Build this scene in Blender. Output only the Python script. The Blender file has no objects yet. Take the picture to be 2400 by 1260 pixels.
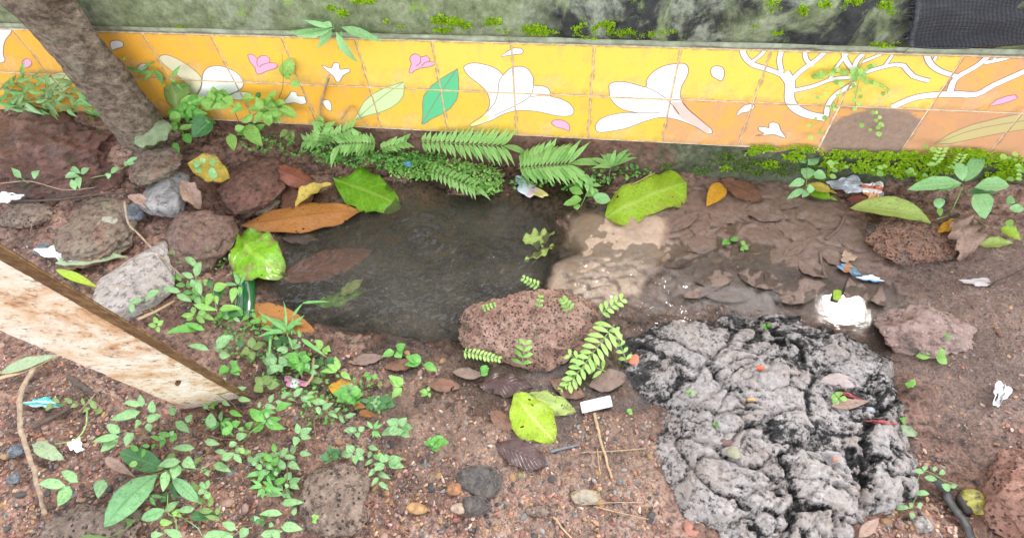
import bpy, math, random
import numpy as np
from mathutils import Vector, Matrix
from mathutils.geometry import tessellate_polygon

SC = bpy.context.scene
COL = SC.collection
R = math.radians
rnd = random.Random(7)

# ------------------------------------------------------------------ camera
CAM_H = 1.5636
FPX = 1262.0                       # focal length in pixels of the 2400x1260 photograph
PITCH, YAW, ROLL = R(52.377), R(12.524), R(-5.179)
def cam_basis():
    f = np.array([0, math.cos(PITCH), -math.sin(PITCH)])
    u = np.array([0, math.sin(PITCH), math.cos(PITCH)])
    x = np.array([1., 0, 0])
    c, s = math.cos(YAW), math.sin(YAW)
    Z = np.array([[c, -s, 0], [s, c, 0], [0, 0, 1]])
    f, u, x = Z @ f, Z @ u, Z @ x
    c, s = math.cos(ROLL), math.sin(ROLL)
    return c * x + s * u, -s * x + c * u, f
CX, CU, CF = cam_basis()
CC = np.array([0, 0, CAM_H])
cam = bpy.data.cameras.new('camera')
cam.sensor_width = 36.0
cam.lens = FPX / 2400.0 * 36.0
cam.clip_start = 0.02
cam.clip_end = 500
camo = bpy.data.objects.new('camera', cam)
COL.objects.link(camo)
camo.matrix_world = Matrix(((CX[0], CU[0], -CF[0], 0), (CX[1], CU[1], -CF[1], 0), (CX[2], CU[2], -CF[2], CAM_H), (0, 0, 0, 1)))
SC.camera = camo

# ------------------------------------------------------------------ sky, sun, exposure
SUN_DIR = Vector((0.4086, 0.5326, 0.7412))
w = bpy.data.worlds.new('World'); SC.world = w; w.use_nodes = True
nt = w.node_tree; nt.nodes.clear()
sky = nt.nodes.new('ShaderNodeTexSky'); sky.sky_type = 'NISHITA'; sky.sun_disc = False
sky.sun_elevation = math.asin(SUN_DIR.z); sky.sun_rotation = math.atan2(SUN_DIR.x, SUN_DIR.y)
sky.dust_density = 0.4; sky.air_density = 1.0; sky.ozone_density = 1.0
hs = nt.nodes.new('ShaderNodeHueSaturation'); hs.inputs['Saturation'].default_value = 0.18
bg = nt.nodes.new('ShaderNodeBackground'); bg.inputs['Strength'].default_value = 0.15
wo = nt.nodes.new('ShaderNodeOutputWorld')
nt.links.new(sky.outputs[0], hs.inputs['Color']); nt.links.new(hs.outputs[0], bg.inputs[0]); nt.links.new(bg.outputs[0], wo.inputs[0])
sun = bpy.data.lights.new('sun', 'SUN'); sun.energy = 1.0; sun.angle = R(9.0); sun.color = (1, 0.97, 0.92)
suno = bpy.data.objects.new('sun', sun); COL.objects.link(suno)
suno.rotation_euler = (-SUN_DIR).to_track_quat('-Z', 'Y').to_euler(); suno.location = (3, 4, 6)
vs = SC.view_settings
vs.view_transform = 'Standard'; vs.look = 'None'; vs.exposure = 2.36; vs.gamma = 1.0; vs.use_curve_mapping = False
SC.render.engine = 'CYCLES'
SC.cycles.use_denoising = True
SC.cycles.transparent_max_bounces = 16
SC.cycles.max_bounces = 6
SC.cycles.caustics_reflective = False
SC.cycles.caustics_refractive = False

# ------------------------------------------------------------------ pixel <-> place
WALL_Y = 1.737
TILE_W, TILE_X0 = 0.286, -2.030
Z_TOP, Z_MID, Z_BOT = 0.558, 0.360, 0.165
def ray(u, v):
    return CF + CX * ((u - 1200) / FPX) - CU * ((v - 630) / FPX)
def G(u, v, z=0.0):
    d = ray(u, v); return CC + d * ((z - CC[2]) / d[2])
def WP(u, v, off=0.0):
    d = ray(u, v); return CC + d * ((WALL_Y - off) / d[1])
def project(P):
    d = np.asarray(P) - CC; z = d @ CF
    return 1200 + FPX * (d @ CX) / z, 630 - FPX * (d @ CU) / z

# ------------------------------------------------------------------ noise
def _hash(i, j, k, seed):
    h = (i.astype(np.int64) * 374761393 + j.astype(np.int64) * 668265263 + k.astype(np.int64) * 2147483647 + seed * 974634777) & 0xFFFFFFFF
    h = ((h ^ (h >> 13)) * 1274126177) & 0xFFFFFFFF
    h = ((h ^ (h >> 16)) * 2246822519) & 0xFFFFFFFF
    return ((h ^ (h >> 15)) & 0xFFFFFF) / float(0xFFFFFF)
def vnoise(P, seed=0):
    P = np.asarray(P, float); I = np.floor(P).astype(np.int64); f = P - I; f = f * f * f * (f * (f * 6 - 15) + 10)
    r = 0
    for a in (0, 1):
        for b in (0, 1):
            for c in (0, 1):
                wgt = (f[..., 0] if a else 1 - f[..., 0]) * (f[..., 1] if b else 1 - f[..., 1]) * (f[..., 2] if c else 1 - f[..., 2])
                r = r + wgt * _hash(I[..., 0] + a, I[..., 1] + b, I[..., 2] + c, seed)
    return r * 2 - 1
def fbm(P, oct=4, seed=0, gain=0.5):
    P = np.asarray(P, float); r = 0; a = 1.0
    for o in range(oct):
        r = r + a * vnoise(P * (2.03 ** o) + o * 17.3, seed + o); a *= gain
    return r
def worley(P, seed=0, pos=None):
    P = np.asarray(P, float); I = np.floor(P).astype(np.int64)
    f1 = np.full(P.shape[:-1], 9.0); f2 = f1.copy(); idr = f1 * 0
    for a in (-1, 0, 1):
        for b in (-1, 0, 1):
            for c in (-1, 0, 1):
                J = I + np.array([a, b, c])
                q = J + np.stack([_hash(J[..., 0], J[..., 1], J[..., 2], seed + s) for s in (1, 2, 3)], -1)
                d = np.linalg.norm(P - q, axis=-1)
                hid = _hash(J[..., 0], J[..., 1], J[..., 2], seed + 9)
                m = d < f1
                if pos is not None: pos[m] = q[m]
                f2 = np.where(m, f1, np.minimum(f2, d)); idr = np.where(m, hid, idr); f1 = np.where(m, d, f1)
    return f1, f2, idr
def xy3(x, y, s=1.0, z=0.0):
    return np.stack([np.asarray(x) * s, np.asarray(y) * s, np.full(np.shape(x), z)], -1)
def smooth(a, b, x):
    t = np.clip((x - a) / (b - a), 0, 1); return t * t * (3 - 2 * t)

# ------------------------------------------------------------------ objects
WL = {}
def tag(o, label=None, cat=None, group=None, kind=None):
    if label: o['label'] = label
    if cat: o['category'] = cat
    if group: o['group'] = group
    if kind: o['kind'] = kind
    return o
def empty(name, loc, label=None, cat=None, group=None):
    o = bpy.data.objects.new(name, None); COL.objects.link(o)
    o.empty_display_size = 0.05; o.location = tuple(float(c) for c in loc)
    WL[o.name] = np.array([float(c) for c in loc])
    return tag(o, label, cat, group)
def mesh(name, V, F, mat, parent=None, uv=None, smooth_=True, attr=None, origin=None):
    V = np.asarray(V, float)
    if origin is None:
        mn, mx = V.min(0), V.max(0); origin = np.array([(mn[0] + mx[0]) / 2, (mn[1] + mx[1]) / 2, mn[2]])
    me = bpy.data.meshes.new(name)
    me.from_pydata((V - origin).tolist(), [], [tuple(int(i) for i in f) for f in F])
    if uv is not None:
        L = me.uv_layers.new(name='UVMap')
        vi = np.empty(len(me.loops), np.int32); me.loops.foreach_get('vertex_index', vi)
        L.data.foreach_set('uv', np.asarray(uv, np.float32)[vi].ravel())
    if attr:
        for an, av in attr.items():
            av = np.asarray(av, np.float32)
            a = me.color_attributes.new(an, 'FLOAT_COLOR', 'POINT')
            c = np.ones((len(V), 4), np.float32); c[:, :av.shape[1]] = av
            a.data.foreach_set('color', c.ravel())
    if smooth_: me.polygons.foreach_set('use_smooth', np.ones(len(me.polygons), bool))
    if mat is not None: me.materials.append(mat)
    me.update()
    o = bpy.data.objects.new(name, me); COL.objects.link(o)
    po = WL[parent.name] if parent is not None else np.zeros(3)
    o.location = tuple(origin - po); o.parent = parent
    WL[o.name] = np.array(origin)
    return o
def grid_faces(nx, ny):
    i = np.arange(nx - 1)[:, None] * ny + np.arange(ny - 1)[None, :]
    i = i.ravel()
    return np.stack([i, i + ny, i + ny + 1, i + 1], -1)
class MB:
    def __init__(s): s.V = []; s.F = []; s.UV = []; s.n = 0
    def add(s, V, F, uv=None):
        V = np.asarray(V, float)
        s.V.append(V); s.F += [tuple(int(i) + s.n for i in f) for f in F]
        s.UV.append(np.zeros((len(V), 2)) if uv is None else np.asarray(uv)); s.n += len(V)
    def build(s, name, mat, parent=None, **k):
        return mesh(name, np.concatenate(s.V), s.F, mat, parent, uv=np.concatenate(s.UV), **k)
def tube_geo(P, r, n=8, cap=True, squash=1.0):
    P = np.asarray(P, float); r = np.broadcast_to(r, (len(P),)).astype(float)
    T = np.gradient(P, axis=0); T /= np.linalg.norm(T, axis=1)[:, None] + 1e-9
    up = np.array([0, 0, 1.]); up = np.array([0, 1., 0]) if abs(T[0] @ up) > .9 else up
    V = []
    for p, t, q in zip(P, T, r):
        a = np.cross(t, up); a /= np.linalg.norm(a) + 1e-9; b = np.cross(a, t)
        an = np.arange(n) * 2 * math.pi / n
        V.append(p + q * (np.cos(an)[:, None] * a + squash * np.sin(an)[:, None] * b))
    F = [(i * n + j, i * n + (j + 1) % n, (i + 1) * n + (j + 1) % n, (i + 1) * n + j) for i in range(len(P) - 1) for j in range(n)]
    if cap: F += [tuple(range(n - 1, -1, -1)), tuple((len(P) - 1) * n + j for j in range(n))]
    uv = np.repeat(np.linspace(0, 1, len(P)), n)
    return np.concatenate(V), F, np.stack([uv, np.tile(np.arange(n) / n, len(P))], -1)
def spline(P, n):
    P = np.asarray(P, float)
    if len(P) < 3: return P[0] + (P[-1] - P[0]) * np.linspace(0, 1, n)[:, None]
    Q = np.vstack([2 * P[0] - P[1], P, 2 * P[-1] - P[-2]]); out = []
    for t in np.linspace(0, len(P) - 1 - 1e-6, n):
        i = int(t); f = t - i; a, b, c, d = Q[i:i + 4]
        out.append(.5 * ((2 * b) + (-a + c) * f + (2 * a - 5 * b + 4 * c - d) * f * f + (-a + 3 * b - 3 * c + d) * f ** 3))
    return np.array(out)

# ------------------------------------------------------------------ materials
def lin(r, g, b):
    f = lambda c: (c / 255 / 12.92) if c <= 10 else ((c / 255 + .055) / 1.055) ** 2.4
    return (f(r), f(g), f(b), 1)
class Mat:
    def __init__(s, name):
        s.m = bpy.data.materials.new(name); s.m.use_nodes = True; s.t = s.m.node_tree
        s.b = s.t.nodes['Principled BSDF']; s.out = s.t.nodes['Material Output']
    def n(s, typ, **k):
        x = s.t.nodes.new(typ)
        for a, v in k.items():
            if hasattr(x, a): setattr(x, a, v)
            else: x.inputs[a.replace('_', ' ')].default_value = v
        return x
    def l(s, a, b): s.t.links.new(a, b)
    def co(s, kind='Object'): return s.n('ShaderNodeTexCoord').outputs[kind]
    def noise(s, co, scale, detail=6, rough=.6, dist=0.0):
        x = s.n('ShaderNodeTexNoise', Scale=scale, Detail=detail, Roughness=rough, Distortion=dist)
        if co is not None: s.l(co, x.inputs['Vector'])
        return x.outputs['Fac']
    def vor(s, co, scale, feature='F1', out='Distance', rand=1.0):
        x = s.n('ShaderNodeTexVoronoi', feature=feature, Scale=scale, Randomness=rand)
        if co is not None: s.l(co, x.inputs['Vector'])
        return x.outputs[out]
    def ramp(s, fac, stops):
        x = s.n('ShaderNodeValToRGB'); e = x.color_ramp.elements
        while len(e) < len(stops): e.new(.5)
        for q, (p, c) in zip(e, stops):
            q.position = p; q.color = c if hasattr(c, '__len__') else (c, c, c, 1)
        s.l(fac, x.inputs[0]); return x.outputs[0]
    def mix(s, fac, a, b, mode='MIX'):
        x = s.n('ShaderNodeMix', data_type='RGBA', blend_type=mode)
        for i, v in ((0, fac), (6, a), (7, b)):
            if hasattr(v, 'links'): s.l(v, x.inputs[i])
            else: x.inputs[i].default_value = v
        return x.outputs[2]
    def math(s, op, a, b=0.0):
        x = s.n('ShaderNodeMath', operation=op)
        for i, v in ((0, a), (1, b)):
            if hasattr(v, 'links'): s.l(v, x.inputs[i])
            else: x.inputs[i].default_value = v
        return x.outputs[0]
    def set(s, **k):
        for a, v in k.items():
            i = s.b.inputs[a.replace('_', ' ')]
            if hasattr(v, 'links'): s.l(v, i)
            else: i.default_value = v
    def bump(s, h, strength=.5, dist=.01, normal=None):
        x = s.n('ShaderNodeBump', Strength=strength, Distance=dist); s.l(h, x.inputs['Height'])
        if normal is not None: s.l(normal, x.inputs['Normal'])
        s.l(x.outputs[0], s.b.inputs['Normal']); return x.outputs[0]

def mat_plain(name, col, rough=.6, var=.25, scale=30, bump=.2, spec=.5, metallic=0.0):
    M = Mat(name); c = M.co()
    f = M.noise(c, scale, 6)
    d = tuple(x * (1 - var) for x in col[:3]) + (1,); e = tuple(min(1, x * (1 + var)) for x in col[:3]) + (1,)
    M.set(Base_Color=M.ramp(f, [(.3, d), (.7, e)]), Roughness=rough, Specular_IOR_Level=spec, Metallic=metallic)
    if bump: M.bump(M.noise(c, scale * 3, 5), bump, .004)
    return M.m
def mat_rock(name, c1, c2, c3, s=1.0, rough=.75, bump=.7, moss=None, pores=True, wet=0.0, spec=.4, pit=(.02, .015, .013, 1)):
    """three-colour mineral mix with porous pits and an optional patchy film of algae"""
    M = Mat(name); c = M.co()
    n1 = M.noise(c, 9 * s, 8, .65); n2 = M.noise(c, 38 * s, 6, .7); n3 = M.noise(c, 4 * s, 5, .6, .6)
    base = M.mix(M.ramp(n1, [(.38, 0.), (.62, 1.)]), c1, c2)
    base = M.mix(M.ramp(n3, [(.5, 0.), (.62, .85)]), base, c3)
    base = M.mix(M.ramp(n2, [(.36, .85), (.52, 0.)]), base, tuple(x * .22 for x in c1[:3]) + (1,))
    base = M.mix(M.ramp(M.noise(c, 90 * s, 4, .7), [(.56, 0.), (.68, .7)]), base, tuple(min(.7, x * 1.55) for x in c2[:3]) + (1,))
    h = M.math('MULTIPLY', n2, 1.0)
    if pores:
        v = M.vor(c, 62 * s); pm = M.ramp(v, [(.2, 1.), (.38, 0.)])
        gate = M.ramp(M.noise(c, 22 * s, 4), [(.40, 0.), (.56, 1.)])
        pm = M.math('MULTIPLY', pm, gate)
        base = M.mix(pm, base, pit); h = M.math('SUBTRACT', h, pm)
    if moss:
        g = M.ramp(M.noise(c, 13 * s, 8, .7), [(.58, 0.), (.66, .9)])
        base = M.mix(g, base, moss)
    rg = M.ramp(M.noise(c, 6 * s, 3), [(.4, max(0.08, rough - wet)), (.6, rough)])
    M.set(Base_Color=base, Roughness=rg, Specular_IOR_Level=spec)
    M.bump(M.math('ADD', h, M.noise(c, 120 * s, 4, .7)), min(1.0, bump * 1.3), .010)
    return M.m
def mat_leaf(name, col, col2, vein, rough=.42, veins=14, blotch=None, bamt=.5, trans=.3, mid=.5, spec=.45, holes=False):
    M = Mat(name); uvc = M.co('UV'); oc = M.co('Object')
    sx = M.n('ShaderNodeSeparateXYZ'); M.l(uvc, sx.inputs[0])
    t, sv = sx.outputs[0], sx.outputs[1]
    a = M.math('ABSOLUTE', M.math('SUBTRACT', sv, .5))           # 0 midrib .. .5 margin
    midm = M.ramp(a, [(.0, 1.), (.035, .8), (.06, 0.)])
    ph = M.math('FRACT', M.math('MULTIPLY', M.math('SUBTRACT', t, M.math('MULTIPLY', a, .45)), float(veins)))
    sv2 = M.ramp(M.math('ABSOLUTE', M.math('SUBTRACT', ph, .5)), [(.0, 1.), (.1, .5), (.2, 0.)])
    n = M.noise(oc, 45, 5, .6)
    oi = M.n('ShaderNodeObjectInfo').outputs['Random']
    base = M.mix(M.ramp(n, [(.3, 0.), (.7, 1.)]), col, col2)
    base = M.mix(M.math('MULTIPLY', oi, .45), base, col2)
    if blotch:
        base = M.mix(M.math('MULTIPLY', M.ramp(M.noise(oc, 22, 6, .7, .4), [(.5, 0.), (.6, 1.)]), bamt), base, blotch)
        base = M.mix(M.ramp(M.noise(oc, 160, 3), [(.64, 0.), (.68, .8)]), base, tuple(x * .4 for x in blotch[:3]) + (1,))
    base = M.mix(M.ramp(M.noise(oc, 95, 4, .7), [(.34, .55), (.46, 0.)]), base, tuple(x * .45 for x in col[:3]) + (1,))
    if blotch:      # browned, nibbled margin
        mg = M.ramp(M.math('ADD', a, M.math('MULTIPLY', M.math('SUBTRACT', M.noise(oc, 60, 4), .5), .22)), [(.42, 0.), (.5, .8)])
        base = M.mix(M.math('MULTIPLY', mg, min(1.0, bamt + .35)), base, tuple(x * .6 for x in blotch[:3]) + (1,))
    base = M.mix(M.math('MULTIPLY', midm, mid), base, vein)
    base = M.mix(M.math('MULTIPLY', sv2, mid * .4), base, vein)
    M.set(Base_Color=base, Roughness=rough, Specular_IOR_Level=spec)
    M.bump(M.math('SUBTRACT', M.math('MULTIPLY', n, .6), M.math('ADD', midm, M.math('MULTIPLY', sv2, .6))), .35, .003)
    if trans:
        tr = M.n('ShaderNodeBsdfTranslucent'); M.l(base, tr.inputs[0])
        ms = M.n('ShaderNodeMixShader', Fac=trans)
        M.l(M.b.outputs[0], ms.inputs[1]); M.l(tr.outputs[0], ms.inputs[2]); M.l(ms.outputs[0], M.out.inputs[0])
    if holes:       # insect holes
        hm = M.n('ShaderNodeMixShader'); tp = M.n('ShaderNodeBsdfTransparent')
        hv = M.math('ADD', M.noise(oc, 48, 2, .4), M.math('MULTIPLY', M.math('SUBTRACT', a, .25), .22))
        M.l(M.ramp(hv, [(.725, 0.), (.735, 1.)]), hm.inputs[0]); M.l(ms.outputs[0] if trans else M.b.outputs[0], hm.inputs[1]); M.l(tp.outputs[0], hm.inputs[2]); M.l(hm.outputs[0], M.out.inputs[0])
    return M.m
# ================================================================== GROUND
# control heights: pixel (u, v) and height z above the water
CTRL = [(1420,560,.002),(1400,650,-.005),(1480,520,.004),(1340,560,-.004),(1350,480,-.012),(1250,440,-.01),(1500,700,-.03),(1600,710,-.022),
 (1700,550,.001),(1620,620,-.003),(1800,600,-.001),(1900,650,-.003),(1700,680,-.010),(1980,730,-.022),(2060,775,-.02),(1850,690,-.016),(1650,490,.003),
 (1850,500,.006),(2000,560,.008),(2120,650,.006),(2250,640,.016),(2350,700,.026),(2300,850,.034),(2390,600,.03),(2250,1000,.036),(2350,1060,.045),(2180,860,.03),(2390,1250,.06),
 (1520,425,.014),(1660,440,.008),(1800,435,.008),(2000,450,.02),(2200,480,.04),(2390,480,.055),(2300,560,.03),
 (300,560,.05),(100,560,.075),(0,450,.105),(200,330,.15),(330,330,.14),(480,330,.10),(600,400,.04),(700,380,.03),(60,300,.15),(550,490,.014),(555,610,.012),
 (620,340,.07),(780,370,.03),(900,395,.012),(1000,420,.004),(1100,440,.004),(820,470,-.03),(700,470,.0),(650,560,-.012),
 (740,790,.000),(880,800,-.006),(1000,850,-.005),(1060,830,-.008),(1150,950,-.004),(1350,960,-.004),(1450,900,-.007),(1290,1000,-.002),(1060,960,-.002),
 (1350,1060,.012),(1100,1050,.012),(900,950,.012),(1200,1150,.022),(1400,1200,.024),(1000,1200,.024),(800,1200,.034),(600,1230,.045),(500,1150,.045),(200,1000,.055),(100,1200,.06),
 (600,960,.022),(400,960,.035),(350,700,.055),(480,720,.03),(620,790,.012),(10,900,.08),(10,1250,.07),(250,830,.06),(1500,1000,.01),(1520,1200,.03),(1800,1000,.02),(2100,900,.025),(1800,1240,.045),(2100,1200,.05)]
_cp = np.array([G(u, v, z) for u, v, z in CTRL])
def _phi(r2): return .5 * r2 * np.log(r2 + 1e-9)
_n = len(_cp)
_A = np.zeros((_n + 3, _n + 3))
_d2 = ((_cp[:, None, :2] - _cp[None, :, :2]) ** 2).sum(-1)
_A[:_n, :_n] = _phi(_d2) + np.eye(_n) * 2e-3
_A[:_n, _n] = 1; _A[:_n, _n + 1:] = _cp[:, :2]; _A[_n, :_n] = 1; _A[_n + 1:, :_n] = _cp[:, :2].T
_w = np.linalg.solve(_A, np.concatenate([_cp[:, 2], [0, 0, 0]]))
def rbf(x, y):
    x = np.clip(np.asarray(x, float), -2.75, 1.6); y = np.clip(np.asarray(y, float), .1, 1.74)
    s = x.shape; x = x.ravel(); y = y.ravel(); out = np.empty(len(x))
    for i in range(0, len(x), 40000):
        a, b = x[i:i + 40000], y[i:i + 40000]
        r2 = (a[:, None] - _cp[None, :, 0]) ** 2 + (b[:, None] - _cp[None, :, 1]) ** 2
        out[i:i + 40000] = _phi(r2) @ _w[:_n] + _w[_n] + a * _w[_n + 1] + b * _w[_n + 2]
    return out.reshape(s)
def poly_sd(x, y, poly):
    """signed distance to a world polygon, positive inside"""
    x = np.asarray(x, float); y = np.asarray(y, float); d = np.full(x.shape, 9.); ins = np.zeros(x.shape, bool)
    n = len(poly)
    for i in range(n):
        a, b = poly[i][:2], poly[(i + 1) % n][:2]; e = b - a
        t = np.clip(((x - a[0]) * e[0] + (y - a[1]) * e[1]) / (e @ e), 0, 1)
        d = np.minimum(d, np.hypot(x - a[0] - t * e[0], y - a[1] - t * e[1]))
        c = (a[1] > y) != (b[1] > y)
        ins ^= c & (x < (b[0] - a[0]) * (y - a[1]) / (b[1] - a[1] + 1e-12) + a[0])
    return np.where(ins, d, -d)
POOL = [G(u, v) for u, v in [(610,680),(640,610),(700,545),(770,480),(850,455),(950,455),(1100,462),(1225,478),(1315,520),(1345,575),(1300,602),(1286,655),(1262,690),(1180,730),(1100,800),(1000,798),(880,775),(740,752),(640,715)]]
SAND = [G(u, v) for u, v in [(1330,500),(1450,490),(1560,510),(1560,600),(1530,640),(1500,690),(1380,700),(1280,690),(1290,620),(1345,580)]]
SILT = [G(u, v) for u, v in [(1480,470),(1620,430),(1800,440),(2000,500),(2080,620),(2150,700),(2060,790),(1950,760),(1800,720),(1600,740),(1500,700),(1540,600),(1540,520)]]
BANK = [G(u, v) for u, v in [(2020,520),(2200,560),(2600,520),(2600,1000),(2250,1060),(2120,900),(2050,800),(2120,690)]]
WETG = [G(u, v) for u, v in [(960,850),(1250,870),(1480,900),(1560,1000),(1540,1230),(1200,1260),(1000,1100),(900,980)]]
def gbase(x, y):
    sd = poly_sd(x, y, POOL) + .034 * fbm(xy3(x, y, 11.), 4, 5)
    return rbf(x, y) - .105 * smooth(-.03, .09, sd), sd
def gz(x, y):
    z, _ = gbase(np.array([float(x)]), np.array([float(y)])); return float(z[0])
def gp(u, v, lift=0.0):
    z = 0.02
    for _ in range(4):
        P = G(u, v, z); z = max(gz(P[0], P[1]), -.02) + lift
    return G(u, v, z)

def axis(lo, hi, step, far, k):
    core = np.arange(lo, hi + step / 2, step)
    g = np.geomspace(step * 3, far, k)
    return np.concatenate([lo - g[::-1], core, hi + g])
gx = axis(-2.95, 1.95, .0065, 40, 22); gy = axis(-.05, 1.80, .0065, 40, 22)
X, Y = np.meshgrid(gx, gy, indexing='ij')
Zb, psd = gbase(X, Y)
lw1, lw2, _ = worley(xy3(X + .02 * fbm(xy3(X, Y, 15.), 3, 13), Y, 15.), 14)
ns = .012 * fbm(xy3(X, Y, 11.), 5, 11) + .010 * (.5 - lw1) * smooth(-.1, .4, fbm(xy3(X, Y, 4.), 2, 15)) + .0055 * fbm(xy3(X, Y, 60.), 4, 21, .6)
f1, f2, cid = worley(xy3(X, Y, 46.), 3)
grit = np.maximum(0, .45 - f1) * .010 * (cid > .45)
sand = smooth(-.03, .03, poly_sd(X, Y, SAND) + .03 * fbm(xy3(X, Y, 12.), 3, 31))
silt = smooth(-.05, .05, poly_sd(X, Y, SILT) + .05 * fbm(xy3(X, Y, 8.), 3, 32))
bank = smooth(-.08, .08, poly_sd(X, Y, BANK) + .05 * fbm(xy3(X, Y, 7.), 3, 33))
wetg = smooth(-.08, .05, poly_sd(X, Y, WETG) + .05 * fbm(xy3(X, Y, 7.), 3, 34))
pool = smooth(-.03, .05, psd)
mud = np.clip(np.maximum.reduce([sand, silt, pool, bank * .75, wetg * .55]), 0, 1)
ridge = np.abs(fbm(xy3(X, Y, 9.), 3, 41)); crease = -.006 * smooth(.10, .0, ridge) * np.maximum(silt, bank * .3)
Zg = Zb + ns * (1 - .82 * mud) + grit * (1 - .95 * np.maximum(np.maximum(sand, silt), pool)) + .002 * fbm(xy3(X, Y, 16.), 3, 42) * mud + crease
Zg = np.where(Y > 1.76, np.minimum(Zg, .1), Zg)

def mat_ground():
    M = Mat('wet_soil'); c = M.co('Object')
    at = M.n('ShaderNodeAttribute', attribute_name='zone'); s = M.n('ShaderNodeSeparateColor'); M.l(at.outputs['Color'], s.inputs[0])
    at2 = M.n('ShaderNodeAttribute', attribute_name='zone2'); s2 = M.n('ShaderNodeSeparateColor'); M.l(at2.outputs['Color'], s2.inputs[0])
    n1 = M.noise(c, 7, 8, .65); n2 = M.noise(c, 45, 8, .7); n3 = M.noise(c, 150, 5, .7); n4 = M.noise(c, 3, 4, .6)
    soil = M.ramp(n1, [(.3, (.085, .044, .031, 1)), (.46, (.25, .130, .092, 1)), (.62, (.38, .235, .175, 1))])
    soil = M.mix(M.ramp(n2, [(.38, .95), (.54, 0.)]), soil, (.016, .010, .008, 1))
    soil = M.mix(M.ramp(n3, [(.58, 0.), (.7, .7)]), soil, (.34, .2, .15, 1))
    v = M.vor(c, 130, out='Color'); vd = M.vor(c, 130)
    hsv = M.ramp(v, [(0., (.30, .10, .06, 1)), (.35, (.24, .16, .10, 1)), (.6, (.16, .14, .13, 1)), (.8, (.36, .22, .09, 1)), (1., (.05, .045, .045, 1))])
    gate = M.math('MULTIPLY', M.ramp(vd, [(.3, 1.), (.42, 0.)]), M.ramp(n2, [(.45, 0.), (.6, .85)]))
    soil = M.mix(gate, soil, hsv)
    silt = M.ramp(n2, [(.3, (.13, .085, .066, 1)), (.55, (.20, .135, .105, 1)), (.8, (.245, .17, .135, 1))])
    sand = M.ramp(n2, [(.25, (.33, .225, .155, 1)), (.5, (.45, .325, .235, 1)), (.75, (.52, .39, .29, 1))])
    bank = M.ramp(n1, [(.3, (.16, .102, .08, 1)), (.5, (.255, .168, .132, 1)), (.7, (.33, .23, .19, 1))])
    bank = M.mix(M.ramp(n2, [(.36, .7), (.5, 0.)]), bank, (.055, .036, .028, 1))
    bank = M.mix(M.ramp(n3, [(.4, .6), (.55, 0.)]), bank, (.07, .045, .036, 1))
    bed = M.ramp(n1, [(.38, (.02, .018, .017, 1)), (.5, (.07, .06, .05, 1)), (.68, (.20, .165, .125, 1))])
    bed = M.mix(M.ramp(n3, [(.56, 0.), (.66, .6)]), bed, (.2, .19, .17, 1))
    wg = M.ramp(n1, [(.3, (.14, .083, .061, 1)), (.5, (.285, .178, .13, 1)), (.68, (.38, .255, .19, 1))])
    wg = M.mix(M.ramp(n2, [(.36, .8), (.5, 0.)]), wg, (.035, .022, .017, 1))
    wg = M.mix(M.math('MULTIPLY', gate, .8), wg, hsv)
    col = M.mix(s2.outputs[1], soil, wg)
    col = M.mix(s2.outputs[0], col, bank)
    col = M.mix(s.outputs[0], col, silt)
    col = M.mix(s.outputs[1], col, sand)
    col = M.mix(s.outputs[2], col, bed)
    col = M.mix(M.math('MULTIPLY', s2.outputs[2], .5), col, M.mix(1.0, col, (.42, .38, .36, 1), 'MULTIPLY'))     # soaked soil is darker and glossier
    wet = M.math('MAXIMUM', M.math('MAXIMUM', s.outputs[0], s2.outputs[1]), M.math('MAXIMUM', s.outputs[2], M.math('MULTIPLY', s2.outputs[2], 1.4)))
    r = M.math('SUBTRACT', M.ramp(n4, [(.35, .26), (.65, .62)]), M.math('MULTIPLY', wet, .28))
    M.set(Base_Color=col, Roughness=r, Specular_IOR_Level=.45)
    hgt = M.math('ADD', M.math('MULTIPLY', n2, .8), M.math('ADD', M.math('MULTIPLY', n3, .6), M.math('MULTIPLY', gate, .6)))
    st = M.n('ShaderNodeBump', Distance=.010); M.l(hgt, st.inputs['Height'])
    M.l(M.math('SUBTRACT', .75, M.math('MULTIPLY', M.math('MAXIMUM', s.outputs[0], s.outputs[1]), .5)), st.inputs['Strength'])
    M.l(st.outputs[0], M.b.inputs['Normal'])
    return M.m
zone = np.stack([silt, sand, pool], -1).reshape(-1, 3); damp = smooth(.030, .004, Zg) * (1 - pool) * (1 - sand) * (1 - .7 * silt) + .75 * smooth(.1, .5, fbm(xy3(X, Y, 5.), 4, 35))
zone2 = np.stack([bank, wetg, np.clip(damp, 0, 1)], -1).reshape(-1, 3)
ground = mesh('ground', np.stack([X, Y, Zg], -1).reshape(-1, 3), grid_faces(*X.shape), mat_ground(), attr={'zone': zone, 'zone2': zone2}, origin=np.zeros(3))
tag(ground, kind='structure')
# exact surface height for what lies on it
def ground_at(x, y):
    i = int(np.clip(np.searchsorted(gx, x), 1, len(gx) - 1)); j = int(np.clip(np.searchsorted(gy, y), 1, len(gy) - 1))
    return float(max(Zg[i, j], Zg[i - 1, j], Zg[i, j - 1], Zg[i - 1, j - 1]))

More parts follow.
